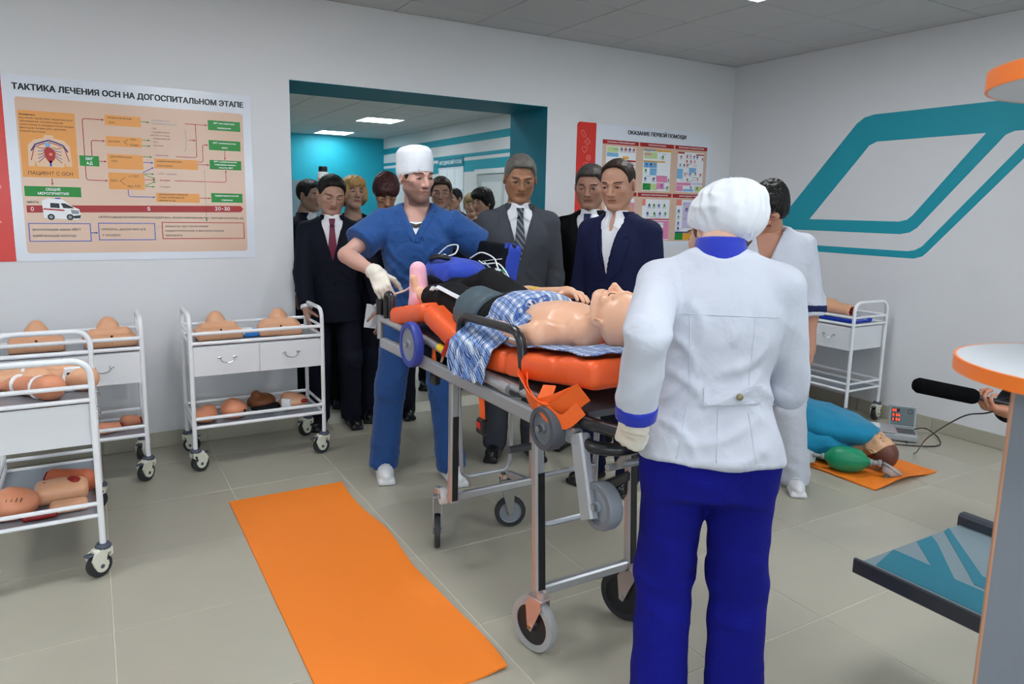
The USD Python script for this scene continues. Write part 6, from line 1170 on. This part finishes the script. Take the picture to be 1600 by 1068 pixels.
# checked shirt: round the waist, spread under the back and hanging over the near edge
Fp = Field().add(loft(np.array([.02, .06, .16, .235])*k, np.array([.16, .168, .17, .162])*k, np.array([.118, .126, .128, .118])*k, T, n=2.2))
obj('checked_shirt', sculpt(Fp, .009, disp=lambda v: folds(v, (14, 14, 14), .009, 6)), MATS[PL], mk.t, smooth=True, label='blue and white checked shirt pushed down to the waist')
def sheet(fn, nu_, nv_, th, m, name, parent, **kw):
    u, v = np.meshgrid(np.linspace(0, 1, nu_), np.linspace(0, 1, nv_), indexing='ij'); P = fn(u, v).reshape(-1, 3); i, j = np.meshgrid(np.arange(nu_-1), np.arange(nv_-1), indexing='ij'); a = i*nv_+j
    q = np.stack([a, a+nv_, a+nv_+1, a+1], -1).reshape(-1, 4); f = np.vstack([q[:, [0, 1, 2]], q[:, [0, 2, 3]]]); N = normals(P, f); n = len(P)
    rim = np.concatenate([np.arange(0, nu_*nv_, nv_), (nu_-1)*nv_+np.arange(1, nv_), np.arange((nu_-2)*nv_+nv_-1, -1, -nv_), np.arange(nv_-2, 0, -1)]); r2 = np.roll(rim, -1)
    V = np.vstack([P+N*th/2, P-N*th/2]); Fc = np.vstack([f, f[:, ::-1]+n, np.stack([rim, rim+n, r2+n], 1), np.stack([rim, r2+n, r2], 1)])
    t = trimesh.Trimesh(V, Fc, process=False)
    if t.volume < 0: Fc = Fc[:, ::-1]
    return obj(name, (V, Fc), m, parent, smooth=True, **kw)
def drape(u, v):
    s = u*.36; x = np.where(s < .14, -3.77-s, -3.91-.02*np.sin(np.clip((s-.14)/.03, 0, 1)*np.pi/2)-(s-.14)*.12); z = np.where(s < .14, 1.13-s*.75, 1.025-(s-.14)*.62)
    y = -2.34-.34*v+.06*u*(v-.5)*2
    P = np.stack([x, y, z], -1); w = np.stack([u*3, v*13+u*2.5, 0*u], -1); n = meshkit.noise(w, 3); n2 = meshkit.noise(w*2.3, 9)
    P[..., 0] -= .04*(n-.3)*np.clip(u*2, 0, 1); P[..., 2] += .012*(n2-.5)+.012
    return P
sheet(drape, 40, 60, .004, MATS[PL], 'hanging_shirt', mk.t, label='hem of the checked shirt hanging over the mattress edge')
def under(u, v):
    y = -2.62-.56*v; zt = 1.026+np.clip((-2.71-y)/.49, 0, 1)*.062; x = -3.885+.2*u+.012*np.sin(v*19); P = np.stack([x, y, zt+.014+.014*meshkit.noise(np.stack([u*4, v*9, 0*u], -1), 5)], -1); return P
sheet(under, 14, 50, .004, MATS[PL], 'shirt_panel', mk.t)
obj('white_tag', bx((-3.87, -2.74, 1.062), (-3.78, -2.66, 1.07), .002), shirt_white, mk.t)
# ---- figure on the floor
fm = Person('cpr_manikin', 'training figure in turquoise top lying on its back on the far orange mat', (-1.1, -.9, .1), 0, 1.62, head=(-10, -4, 0), skin='#dcae88', skin_material=plastic_skin, cat='manikin', frame=Fr((-1.1, -.87, .115), LIE), fw=1.02, girth=1.02, headoff=(0, .02, 0), hand_l=dict(at=(-1.385, -1.62, .065), dir=(-.1, 1, -.05), palm=(0, 0, -1), curl=.2, pole=(1, 0, 0)), hand_r=dict(at=(-.83, -1.62, .07), dir=(.1, 1, 0), palm=(0, 0, -1), curl=.2, pole=(-1, 0, 0)), feet=(dict(at=(-1.0, -1.0, .1)), dict(at=(-1.2, -1.0, .1))))
def hairpaint(v, u, blend):
    m = (u[:, 2] > np.interp(u[:, 1], [-.11, -.07, -.03, .0, .03, .06, .13], [.088, .078, .05, .03, .0, -.06, -.09]))*(np.abs(u[:, 0]) < .12)*(u[:, 2] > -.12); blend(m*1., lin('#6f4235'))
F = fm.body(h=.016, hf=.0045, hh=.006, extra=hairpaint); fm.face(F, brow=False, eyes='down'); k = fm.s
turq = cloth('figure_top_turquoise', '#0f86ae', .75, .5, 9, .02); fm.trousers(cloth('figure_trousers', '#1c2f5c', .8), (.1, .08, .075), h=.016)
fm.top(turq, hem=-.2, short=.8, sleeve=(.085, .1, 0), neck=.5, vee=(.4, .06), h=.011, amp=.012, name='top', collar_r=.064, freq=(6, 6, 7))
obj('cover_flap', sculpt(Field().add(ell((-1.1, -1.82, .19), (.25, .5, .1)), k=.03).cut(half((0, 0, .09), (0, 0, -1))), .014, disp=lambda v: folds(v, (5, 4, 5), .016, 3)), turq, fm.t, smooth=True)
# ---- ventilation bag with mask beside it
green_r = mat('green_rubber', '#0e8f63', .4, bump=.05, bscale=40, sss=.05); clear_p = mat('clear_plastic', (.85, .9, .92), .12, transmission_weight=.75, ior=1.3); 
vb = thing('ventilation_bag', 'green squeeze bag with clear mask lying beside the floor figure', 'ventilation bag', (-1.33, -2.3, .01))
ax = np.array([.62, -.78, .0]); c0 = np.array([-1.325, -2.3, .085])
obj('bag', lathe([(.0, -.125), (.018, -.123), (.03, -.108), (.055, -.09), (.07, -.06), (.076, -.02), (.074, .03), (.062, .075), (.04, .103), (.022, .115), (.02, .125), (0, .126)], c0, ax, 30), green_r, vb, smooth=True)
obj('valve', [lathe([(0, .12), (.02, .12), (.022, .135), (.016, .14), (.016, .165), (.022, .17), (.022, .185), (0, .187)], c0, ax, 18)], mat('valve_grey', '#8f9696', .3), vb, smooth=40); obj('inlet', [lathe([(0, -.185), (.012, -.184), (.014, -.17), (.01, -.165), (.01, -.14), (.018, -.135), (.018, -.12), (0, -.12)], c0, ax, 18)], mat('valve_grey', '#8f9696', .3), vb, smooth=40)
mc = c0+ax*.24+[0, 0, -.03]; mfr = zframe(mc, mc+np.array([.5, -.2, .8]))[0]
obj('mask_dome', sculpt(Field().add(ell((0, 0, 0), (.045, .055, .045), mfr)).sub(ell((0, 0, .02), (.042, .052, .06), mfr)), .005), clear_p, vb, smooth=True); obj('mask_cushion', sweep(np.array([mfr((.046*math.cos(a), .056*math.sin(a), .008)) for a in np.linspace(0, 2*np.pi, 28)[:-1]]), .009, 8, closed=True), clear_p, vb, smooth=True); obj('mask_socket', lathe([(0, -.06), (.014, -.06), (.016, -.035), (.024, -.03), (0, -.03)], mfr.o, mfr.R[:, 2], 16), mat('valve_green_grey', '#5f7f78', .35), vb, smooth=40)
rb = obj('reservoir_bag', sculpt(Field().add(rbox((-1.43, -2.06, .06), (.05, .09, .03), .02, W0, rotz(-20))), .009, disp=lambda v: folds(v, (25, 25, 25), .008, 2)), mat('reservoir_clear', (.8, .85, .88), .25, transmission_weight=.4, ior=1.2), vb, smooth=True)
# ---- open equipment bag on the stretcher
blue_n = cloth('nylon_blue', '#203fb0', .6, .3, 30, .006); black_n = cloth('nylon_black', '#101116', .65, .3, 25, .006); lead_w = mat('lead_white', '#dfe3e0', .45)
eb = thing('equipment_bag', 'open blue and black equipment bag with white leads at the foot of the stretcher', 'bag', (-3.5, -1.6, 1.15))
lidR = rotz(-6)@roty(10); lc = np.array([-3.30, -1.47, 1.195])
obj('lid', sculpt(Field().add(rbox(lc, (.022, .27, .14), .02, W0, lidR)), .008, disp=lambda v: folds(v, (9, 9, 9), .004, 1)), black_n, eb, smooth=True, label='black inner side of the raised lid')
Lf = Fr(lc, lidR); obj('lid_border', sweep(fillet([Lf((.006, -.2, .132)), Lf((.006, -.262, .132)), Lf((.006, -.262, -.135))], .05, 5), 1., prof=[(.014, .03), (-.014, .03), (-.014, -.03), (.014, -.03)], up=lidR@np.array([0, 1., .3])), blue_n, eb, smooth=40)
obj('lid_strap', bx((-.0, 0, 0), (.01, .01, .01)), blue_n, eb) if False else None
obj('lid_strip', [mv(bx((-.032, -.23, -.03), (-.02, -.08, .01), .003), lc, lidR)], blue_n, eb); obj('zip', sweep([Lf((-.026, .05, .03)), Lf((-.027, -.1, .05)), Lf((-.026, -.2, .062))], .003, 6), lead_w, eb, smooth=True)
obj('base', sculpt(Field().add(rbox((-3.5, -1.6, 1.135), (.15, .21, .045), .03), k=.02), .009, disp=lambda v: folds(v, (8, 8, 8), .006, 1)), black_n, eb, smooth=True)
obj('pouch', sculpt(Field().add(ell((-3.54, -1.55, 1.19), (.12, .2, .07)), k=.02).add(rbox((-3.54, -1.56, 1.18), (.1, .16, .05), .04), k=.04), .008, disp=lambda v: folds(v, (9, 9, 9), .008, 4)), blue_n, eb, smooth=True, label='blue padded pouch with black handle')
obj('pouch_underside', sculpt(Field().add(ell((-3.545, -1.55, 1.155), (.126, .206, .05)), k=.02), .009, disp=lambda v: folds(v, (9, 9, 9), .004, 2)), black_n, eb, smooth=True); obj('pouch_handle', sweep(smoothpath([(-3.6, -1.43, 1.24), (-3.63, -1.46, 1.25), (-3.645, -1.52, 1.265), (-3.63, -1.58, 1.27), (-3.59, -1.6, 1.262)], 8), .013, 10), black_plastic, eb, smooth=True)
for pts in ([(-3.58, -1.40, 1.245), (-3.57, -1.43, 1.275), (-3.54, -1.47, 1.315), (-3.53, -1.56, 1.325), (-3.57, -1.62, 1.29), (-3.6, -1.58, 1.272), (-3.57, -1.5, 1.275), (-3.58, -1.43, 1.262)], [(-3.48, -1.6, 1.262), (-3.46, -1.68, 1.295), (-3.44, -1.77, 1.275), (-3.45, -1.83, 1.235), (-3.47, -1.91, 1.205)], [(-3.44, -1.62, 1.25), (-3.45, -1.7, 1.24), (-3.43, -1.79, 1.25), (-3.44, -1.88, 1.225), (-3.47, -1.97, 1.2)], [(-3.43, -1.66, 1.245), (-3.44, -1.74, 1.225), (-3.43, -1.82, 1.215), (-3.45, -1.93, 1.2)]): obj('lead', sweep(smoothpath(pts, 8), .004, 7), lead_w, eb, smooth=True)
obj('lead_clip', bx((-3.45, -1.86, 1.2), (-3.425, -1.83, 1.225), .003), mat('clip_green', '#1f9a6a', .4), eb)
obj('tube', sweep(smoothpath([(-3.72, -1.5, 1.15), (-3.76, -1.46, 1.1), (-3.82, -1.45, 1.08), (-3.87, -1.47, 1.06)], 8), .006, 7), mat('tube_pink', '#e6c4c0', .5), eb, smooth=True)
# ---- training parts on the trolleys
flesh = mat('vinyl_flesh', '#dda783', .45, bump=.1, bscale=50, sss=.08, var=.04); flesh2 = mat('vinyl_flesh_rosy', '#d98f6c', .45, bump=.1, bscale=50, sss=.08); flesh3 = mat('vinyl_terracotta', '#b9623f', .5, bump=.1, bscale=50); brown_v = mat('vinyl_brown', '#7a4623', .5); gore = mat('wound_red', '#8e1414', .3, bump=.5, bscale=120, bdist=.006); hole_m = mat('hole_dark', '#1a100c', .6); blue_pk = mat('packet_blue', '#2f7fd0', .35); white_pk = mat('strap_white', '#e9ebef', .5)
def wob(seed, a=.003, f=14): return lambda v: a*(meshkit.noise(v*f, seed)*2-1)
def torso_model(lab, tk, x, y, z, a, grp=None):
    o = tw(tk, (x, y, z)); t = thing('torso_model', lab, 'training model', o, grp); fr = Fr(o, rotz(TR[tk][1]+a)); F = Field()
    F.add(rbox((0, -.015, .032), (.125, .085, .032), .02, fr), cap((-.075, .0, .066), (.075, .0, .066), .03, fr=fr), k=.03); F.add(ell((0, .045, .075), (.058, .055, .07), fr), ell((0, .05, .125), (.03, .03, .025), fr), k=.014); F.sub(ell((0, -.1, .06), (.005, .02, .006), fr), k=.003)
    obj('torso', sculpt(F, .006, disp=wob(3)), flesh, t, smooth=True); obj('navel', lathe([(0, 0), (.006, 0), (.006, .001), (0, .001)], fr((0, -.0935, .062)), fr.R@np.array([0, -1., .3]), 12), hole_m, t); obj('seam', sweep(np.array([fr((.001, -.097, .05)), fr((.001, -.1, .03)), fr((.001, -.1, .012))]), .0018, 6), flesh2, t, smooth=True)
zt, zb = .733, .251
torso_model('beige torso model, left of the two on the trolley beside the opening', 'C', -.2, -.03, zt, 4); torso_model('beige torso model, right of the two on the trolley beside the opening', 'C', .15, -.03, zt, -6)
torso_model('beige torso training model at the left of the half-hidden corner trolley top', 'B', -.11, -.02, zt, 2); torso_model('beige torso training model at the right of the half-hidden corner trolley top', 'B', .22, -.02, zt, 6)
def lump(name, lab, tk, pos, prims, m, extra=None, ks=.015, seed=1, h=.006, cat='training model'):
    o = tw(tk, pos); t = thing(name, lab, cat, o); fr = Fr(o, rotz(TR[tk][1])); F = Field()
    for p in prims(fr): F.add(p, k=ks)
    F.cut(half((0, 0, .001), (0, 0, -1), fr)); obj('body', sculpt(F, h, disp=wob(seed)), m, t, smooth=True)
    if extra: extra(t, fr, F)
    return t
pk = lump('packet', 'blue and white packet between the two torso models', 'C', (-.02, -.05, zt), lambda f: [rbox((0, 0, .022), (.045, .035, .022), .008, f)], blue_pk, lambda t, f, F: obj('white_wrap', sculpt(Field().add(rbox((-.02, .005, .03), (.03, .04, .02), .006, f)), .007), white_pk, t, smooth=True), cat='packet')
lump('wound_model', 'rosy knee-shaped training part at the left end of the lower tray beside the opening', 'C', (-.29, -.05, zb), lambda f: [ell((0, 0, .035), (.07, .09, .04), f), ell((.02, .02, .06), (.045, .05, .03), f)], flesh2)
lump('wound_model', 'rounded beige training part second from left on the lower tray beside the opening', 'C', (-.13, -.04, zb), lambda f: [ell((0, 0, .05), (.075, .085, .06), f), ell((-.01, .0, .09), (.03, .035, .025), f)], flesh2, lambda t, f, F: obj('opening', lathe([(0, 0), (.01, 0), (.01, .001), (0, .001)], f((.05, -.07, .05)), f.R@np.array([.6, -.8, .2]), 12), hole_m, t))
lump('burn_model', 'brown training part with dark base on the lower tray beside the opening', 'C', (.04, .02, zb), lambda f: [ell((0, 0, .06), (.085, .07, .05), f), ell((-.03, .0, .105), (.03, .035, .028), f)], brown_v, lambda t, f, F: obj('dark_base', sculpt(Field().add(ell((.02, -.03, .03), (.09, .06, .03), f)).cut(half((0, 0, .001), (0, 0, -1), f)), .008), black_n, t, smooth=True))
lump('wound_model', 'pale training part with white dressing at the right of the lower tray beside the opening', 'C', (.225, -.01, zb), lambda f: [ell((0, 0, .045), (.09, .07, .05), f), ell((-.03, .01, .08), (.04, .04, .025), f)], flesh, lambda t, f, F: (obj('dressing', sculpt(Field().add(rbox((-.055, -.05, .05), (.03, .012, .03), .006, f, rotz(-35))), .007), white_pk, t, smooth=True), obj('wound', sculpt(Field().add(ell((.05, -.05, .055), (.03, .02, .012), f)), .006), gore, t, smooth=True)))
def stump(lab, tk, pos, a, L, r, m, end=True, name='limb_model', r2=None, tilt=0):
    o = tw(tk, pos); t = thing(name, lab, 'training model', o); fr = Fr(o, rotz(TR[tk][1]+a)@roty(tilt)); r2 = r2 or r*.85; F = Field().add(cap((-L/2, 0, r), (L/2, 0, r2), r, r2, fr)); F.cut(half((L/2+.004, 0, 0), (1, 0, .12), fr)); obj('limb', sculpt(F, .006, disp=wob(7)), m, t, smooth=True)
    if end: obj('wound', sculpt(Field().add(ell((L/2+.004, 0, r2), (.008, r2*.8, r2*.8), fr)), .005, disp=wob(2, .004, 70)), gore, t, smooth=True)
    return t, fr
stump('short red-ended limb stump at the left on the corner trolley lower tray', 'B', (.2, -.06, zb), 12, .09, .033, flesh2); stump('short red-ended limb stump at the right on the corner trolley lower tray', 'B', (.31, .03, zb), 8, .07, .033, flesh2)
# nearest trolley: forearms and hands with white straps on top (its x axis runs away from the viewer)
for i, (x, y, a, lab) in enumerate(((-.1, .1, 70, 'pale forearm model at the left edge on the nearest trolley top'), (-.2, .02, 40, 'rosy forearm model in the middle of the nearest trolley top'), (.02, -.0, 65, 'beige forearm model lying at the back of the nearest trolley top'), (-.12, -.07, 60, 'beige wrist model with white straps at the right of the nearest trolley top'))):
    o = tw('A', (x, y, zt)); t = thing('arm_model', lab, 'training model', o); fr = Fr(o, rotz(TR['A'][1]+a)); F = Field().add(cap((-.1, 0, .045), (.09, 0, .04), .045, .032, fr), cap((-.12, 0, .05), (-.1, 0, .048), .047, .047, fr), k=.02)
    for p, kk in hand_prims(fr((.1, 0, .04)), fr.R@np.array([1., 0, .05]), fr.R@np.array([0, 0, -1.]), fr.R@np.array([0, 1. if i % 2 else -1., 0]), .95, .3): F.add(p, k=kk)
    obj('arm', sculpt(F, .0055), (flesh, flesh2, flesh, flesh)[i], t, smooth=True)
    for q in ((-.05, .06) if i % 2 else (.05,)): obj('strap', sculpt(Field().add(cuffed(fr((q-.007, 0, .043)), fr((q+.007, 0, .042)), .0475 if q < 0 else .042, .0475 if q < 0 else .042)), .005), white_pk, t, smooth=True)
sy = thing('strap_buckle_pad', 'white label pad hanging by the wrist model on the nearest trolley', 'pad', tw('A', (-.15, -.125, zt))); obj('pad', mv(bx((-.012, -.03, 0), (.012, .03, .1), .004), tw('A', (-.17, -.125, zt)), rotz(90)), white_pk, sy); obj('clip', mv(bx((-.014, -.02, .07), (.014, .02, .08), .002), tw('A', (-.171, -.125, zt)), rotz(90)), black_plastic, sy)
t_, f_ = stump('terracotta limb stump at the back of the nearest trolley lower tray', 'A', (.0, -.06, zb+.0), 70, .15, .052, flesh3, True, tilt=-8)
def wmod(t, f, F): obj('wound', sculpt(Field().add(ell((-.01, -.045, .082), (.032, .026, .014), f, rotz(30))), .005, disp=wob(2, .004, 60)), gore, t, smooth=True); obj('second_wound', sculpt(Field().add(ell((.0, .05, .076), (.02, .02, .008), f)), .005), gore, t, smooth=True)
lump('wound_model', 'beige training part with open red wound in front of the terracotta stump', 'A', (-.1, -.05, zb), lambda f: [rbox((0, 0, .038), (.075, .1, .038), .03, f), ell((0, .0, .06), (.06, .08, .028), f)], flesh, wmod)
lump('wound_model', 'large domed beige training part with stitches at the left of the nearest trolley lower tray', 'A', (-.2, .12, zb), lambda f: [ell((0, 0, .045), (.09, .1, .065), f), ell((0, .0, .1), (.02, .02, .018), f)], flesh2, lambda t, f, F: obj('stitch', [rod(f((-.06+.002*i, -.045+.016*i, .088+.002*(3-abs(i-3)))), f((-.075+.002*i, -.04+.016*i, .079+.002*(3-abs(i-3)))), .0016, 5) for i in range(7)], hole_m, t, kind='stuff'))
lump('blood_pad', 'dark red pad at the front of the nearest trolley lower tray', 'A', (-.285, .02, zb), lambda f: [rbox((0, 0, .012), (.02, .06, .012), .006, f)], gore)
lump('wound_model', 'shallow beige training part in front on the nearest trolley lower tray', 'A', (-.25, -.08, zb), lambda f: [rbox((0, 0, .022), (.035, .07, .022), .018, f)], flesh)
# right-hand trolley: a neck and trachea model on a blue tray
o = tw('D', (.1, .02, zt)); bt_ = thing('blue_tray', 'flat blue tray on the right-hand corner trolley', 'tray', o); fr = Fr(o, rotz(TR['D'][1])); obj('tray', mv(bx((-.19, -.12, .0), (.19, .12, .014), .004), o, fr.R), mat('tray_blue', '#2044c4', .35), bt_); obj('rim', [mv(bx((-.19, s*.12-.004, .012), (.19, s*.12+.004, .024), .002), o, fr.R) for s in (-1, 1)], mat('tray_blue', '#2044c4', .35), bt_, kind='stuff')
o = tw('D', (.06, .02, zt+.0145)); nk = thing('airway_model', 'flesh-coloured head and neck model with open red throat on the blue tray', 'training model', o); fr = Fr(o, rotz(TR['D'][1])); F = Field().add(cap((.12, 0, .055), (-.06, 0, .065), .052, .058, fr), cap((-.06, 0, .065), (-.12, 0, .07), .065, .072, fr), k=.03); F.add(cap((.02, 0, .09), (.0, 0, .12), .02, .012, fr), k=.01); F.sub(cap((.13, 0, .055), (.3, 0, .05), .038, .04, fr), k=.004)
obj('neck', sculpt(F, .006, disp=wob(5)), flesh, nk, smooth=True); obj('throat', sculpt(Field().add(cap((.1, 0, .055), (.16, -.005, .05), .022, .014, fr), cap((.1, .012, .07), (.15, .015, .065), .012, .01, fr), k=.005), .005, disp=wob(4, .003, 60)), gore, nk, smooth=True); obj('tube', sweep(smoothpath([fr((.14, -.01, .05)), fr((.19, -.02, .06)), fr((.22, -.01, .03)), fr((.25, .02, .012))], 8), .006, 8), clear_p, nk, smooth=True)
# ---- beacon-like bottle behind the man with the burgundy tie, on a grey cabinet
cabm = mat('cabinet_blue_grey', '#6f8992', .5)
cabt = thing('tall_cabinet', 'blue-grey cabinet at the left edge inside the opening behind the men', 'cabinet', (-3.55, 2.2, 0)); obj('carcass', bx((-4.35, 2.1, .05), (-3.02, 2.6, 1.73), .004), cabm, cabt); obj('plinth', bx((-4.33, 2.13, 0), (-3.04, 2.58, .05)), black_plastic, cabt)
for a, b in ((-4.345, -3.69), (-3.68, -3.025)): dq = obj('door', bx((a, 2.085, .06), (b, 2.1, 1.72), .003), cabm, cabt); obj('handle', rod((b-.05 if a < -4 else a+.05, 2.07, .9), (b-.05 if a < -4 else a+.05, 2.07, 1.1), .006), chrome, dq)
bo = thing('bottle', 'black-capped white bottle with orange ring standing on the cabinet in the opening', 'bottle', (-3.12, 2.25, 1.731)); bp = (-3.12, 2.25, 1.731)
obj('body', lathe([(0, 0), (.05, 0), (.052, .01), (.052, .07), (.045, .09), (0, .09)], bp), mat('bottle_white', '#e8e8e6', .4), bo, smooth=40); obj('ring', lathe([(.05, .012), (.0535, .012), (.0535, .028), (.05, .028)], bp, n=28, closed=True), edge_or, bo, smooth=40); obj('cap', lathe([(0, .088), (.042, .088), (.042, .13), (.036, .142), (0, .143)], bp), black_plastic, bo, smooth=40)
# ---- sound man at the right edge: his hand and microphone come into the picture from behind the stand
foam = mat('mic_foam', '#0a0a0c', 1., spec=.08, bump=.6, bscale=220, bdist=.004)
m0, m1 = np.array([-2.16, -3.118, .816]), np.array([-1.935, -3.26, .768]); md = (m1-m0)/np.linalg.norm(m1-m0)
mi = thing('microphone', 'long microphone in black foam held out from behind the stand', 'microphone', (m0+m1)/2-[0, 0, .04])
obj('windscreen', sweep([m0-md*.0, m0+md*.004, m0+md*.02, m1-md*.02, m1-md*.006, m1], [.012, .024, .033, .033, .028, .014], 20), foam, mi, smooth=True); obj('handle', sweep([m1-md*.01, m1+md*.03, m1+md*.22], [.012, .011, .012], 14), black_plastic, mi, smooth=True)
obj('cable', sweep(smoothpath([m1+md*.2, m1+md*.1+[.0, .0, -.035], m1+md*.045+[0, 0, -.06], (-1.76, -3.12, .62), (-1.27, -2.72, .33), (-.62, -2.3, .006), (-.42, -2.12, .006), (-.3, -2.02, .006), (-.26, -1.95, .02)], 12), .0035, 6), black_plastic, mi, smooth=True, label='thin black microphone cable')
hw = m1+md*.075
kn = rotz(-55); kl = np.array([-1.54, -3.50, 0.])
sd_ = Person('person', 'person kneeling behind the stand at the right edge, hand holding the microphone', kl, -55, 1.72, lean=4, head=(0, 15, 0), skin='#b37c62', base_z=-.42, hand_r=dict(at=hw+np.array([.05, -.03, -.045]), dir=(-.86, .45, .2), palm=(.15, .2, 1.), thumb=(.2, .5, .8), curl=.9, tcurl=.9, pole=(-.3, .6, -1)), hand_l=dict(at=kl+kn@np.array([.25, -.12, .45])), feet=(dict(at=kl+kn@np.array([-.1, .40, .075])), dict(at=kl+kn@np.array([.1, .40, .075]))))
F = sd_.body(h=.018, hf=.006, hh=.0038); sd_.face(F); sd_.short_hair(hair_dark); sd_.trousers(suit_dark, h=.018); sd_.top(suit_black, neck=.48, h=.012, sleeve=(.066, .058, .046), cut=.88)
for l in sd_.legs: d_ = (l['A']-l['K'])/np.linalg.norm(l['A']-l['K']); obj('shoe', sculpt(Field().add(cap(l['A']-d_*.02, l['A']+d_*.05+[0, 0, -.0], .042, .05), k=.02).add(cap(l['A']+d_*.05, l['A']+d_*.1+[0, 0, -.04], .045, .03), k=.03).cut(half((0, 0, .002), (0, 0, -1))), .009), shoe_black, sd_.t, smooth=True)
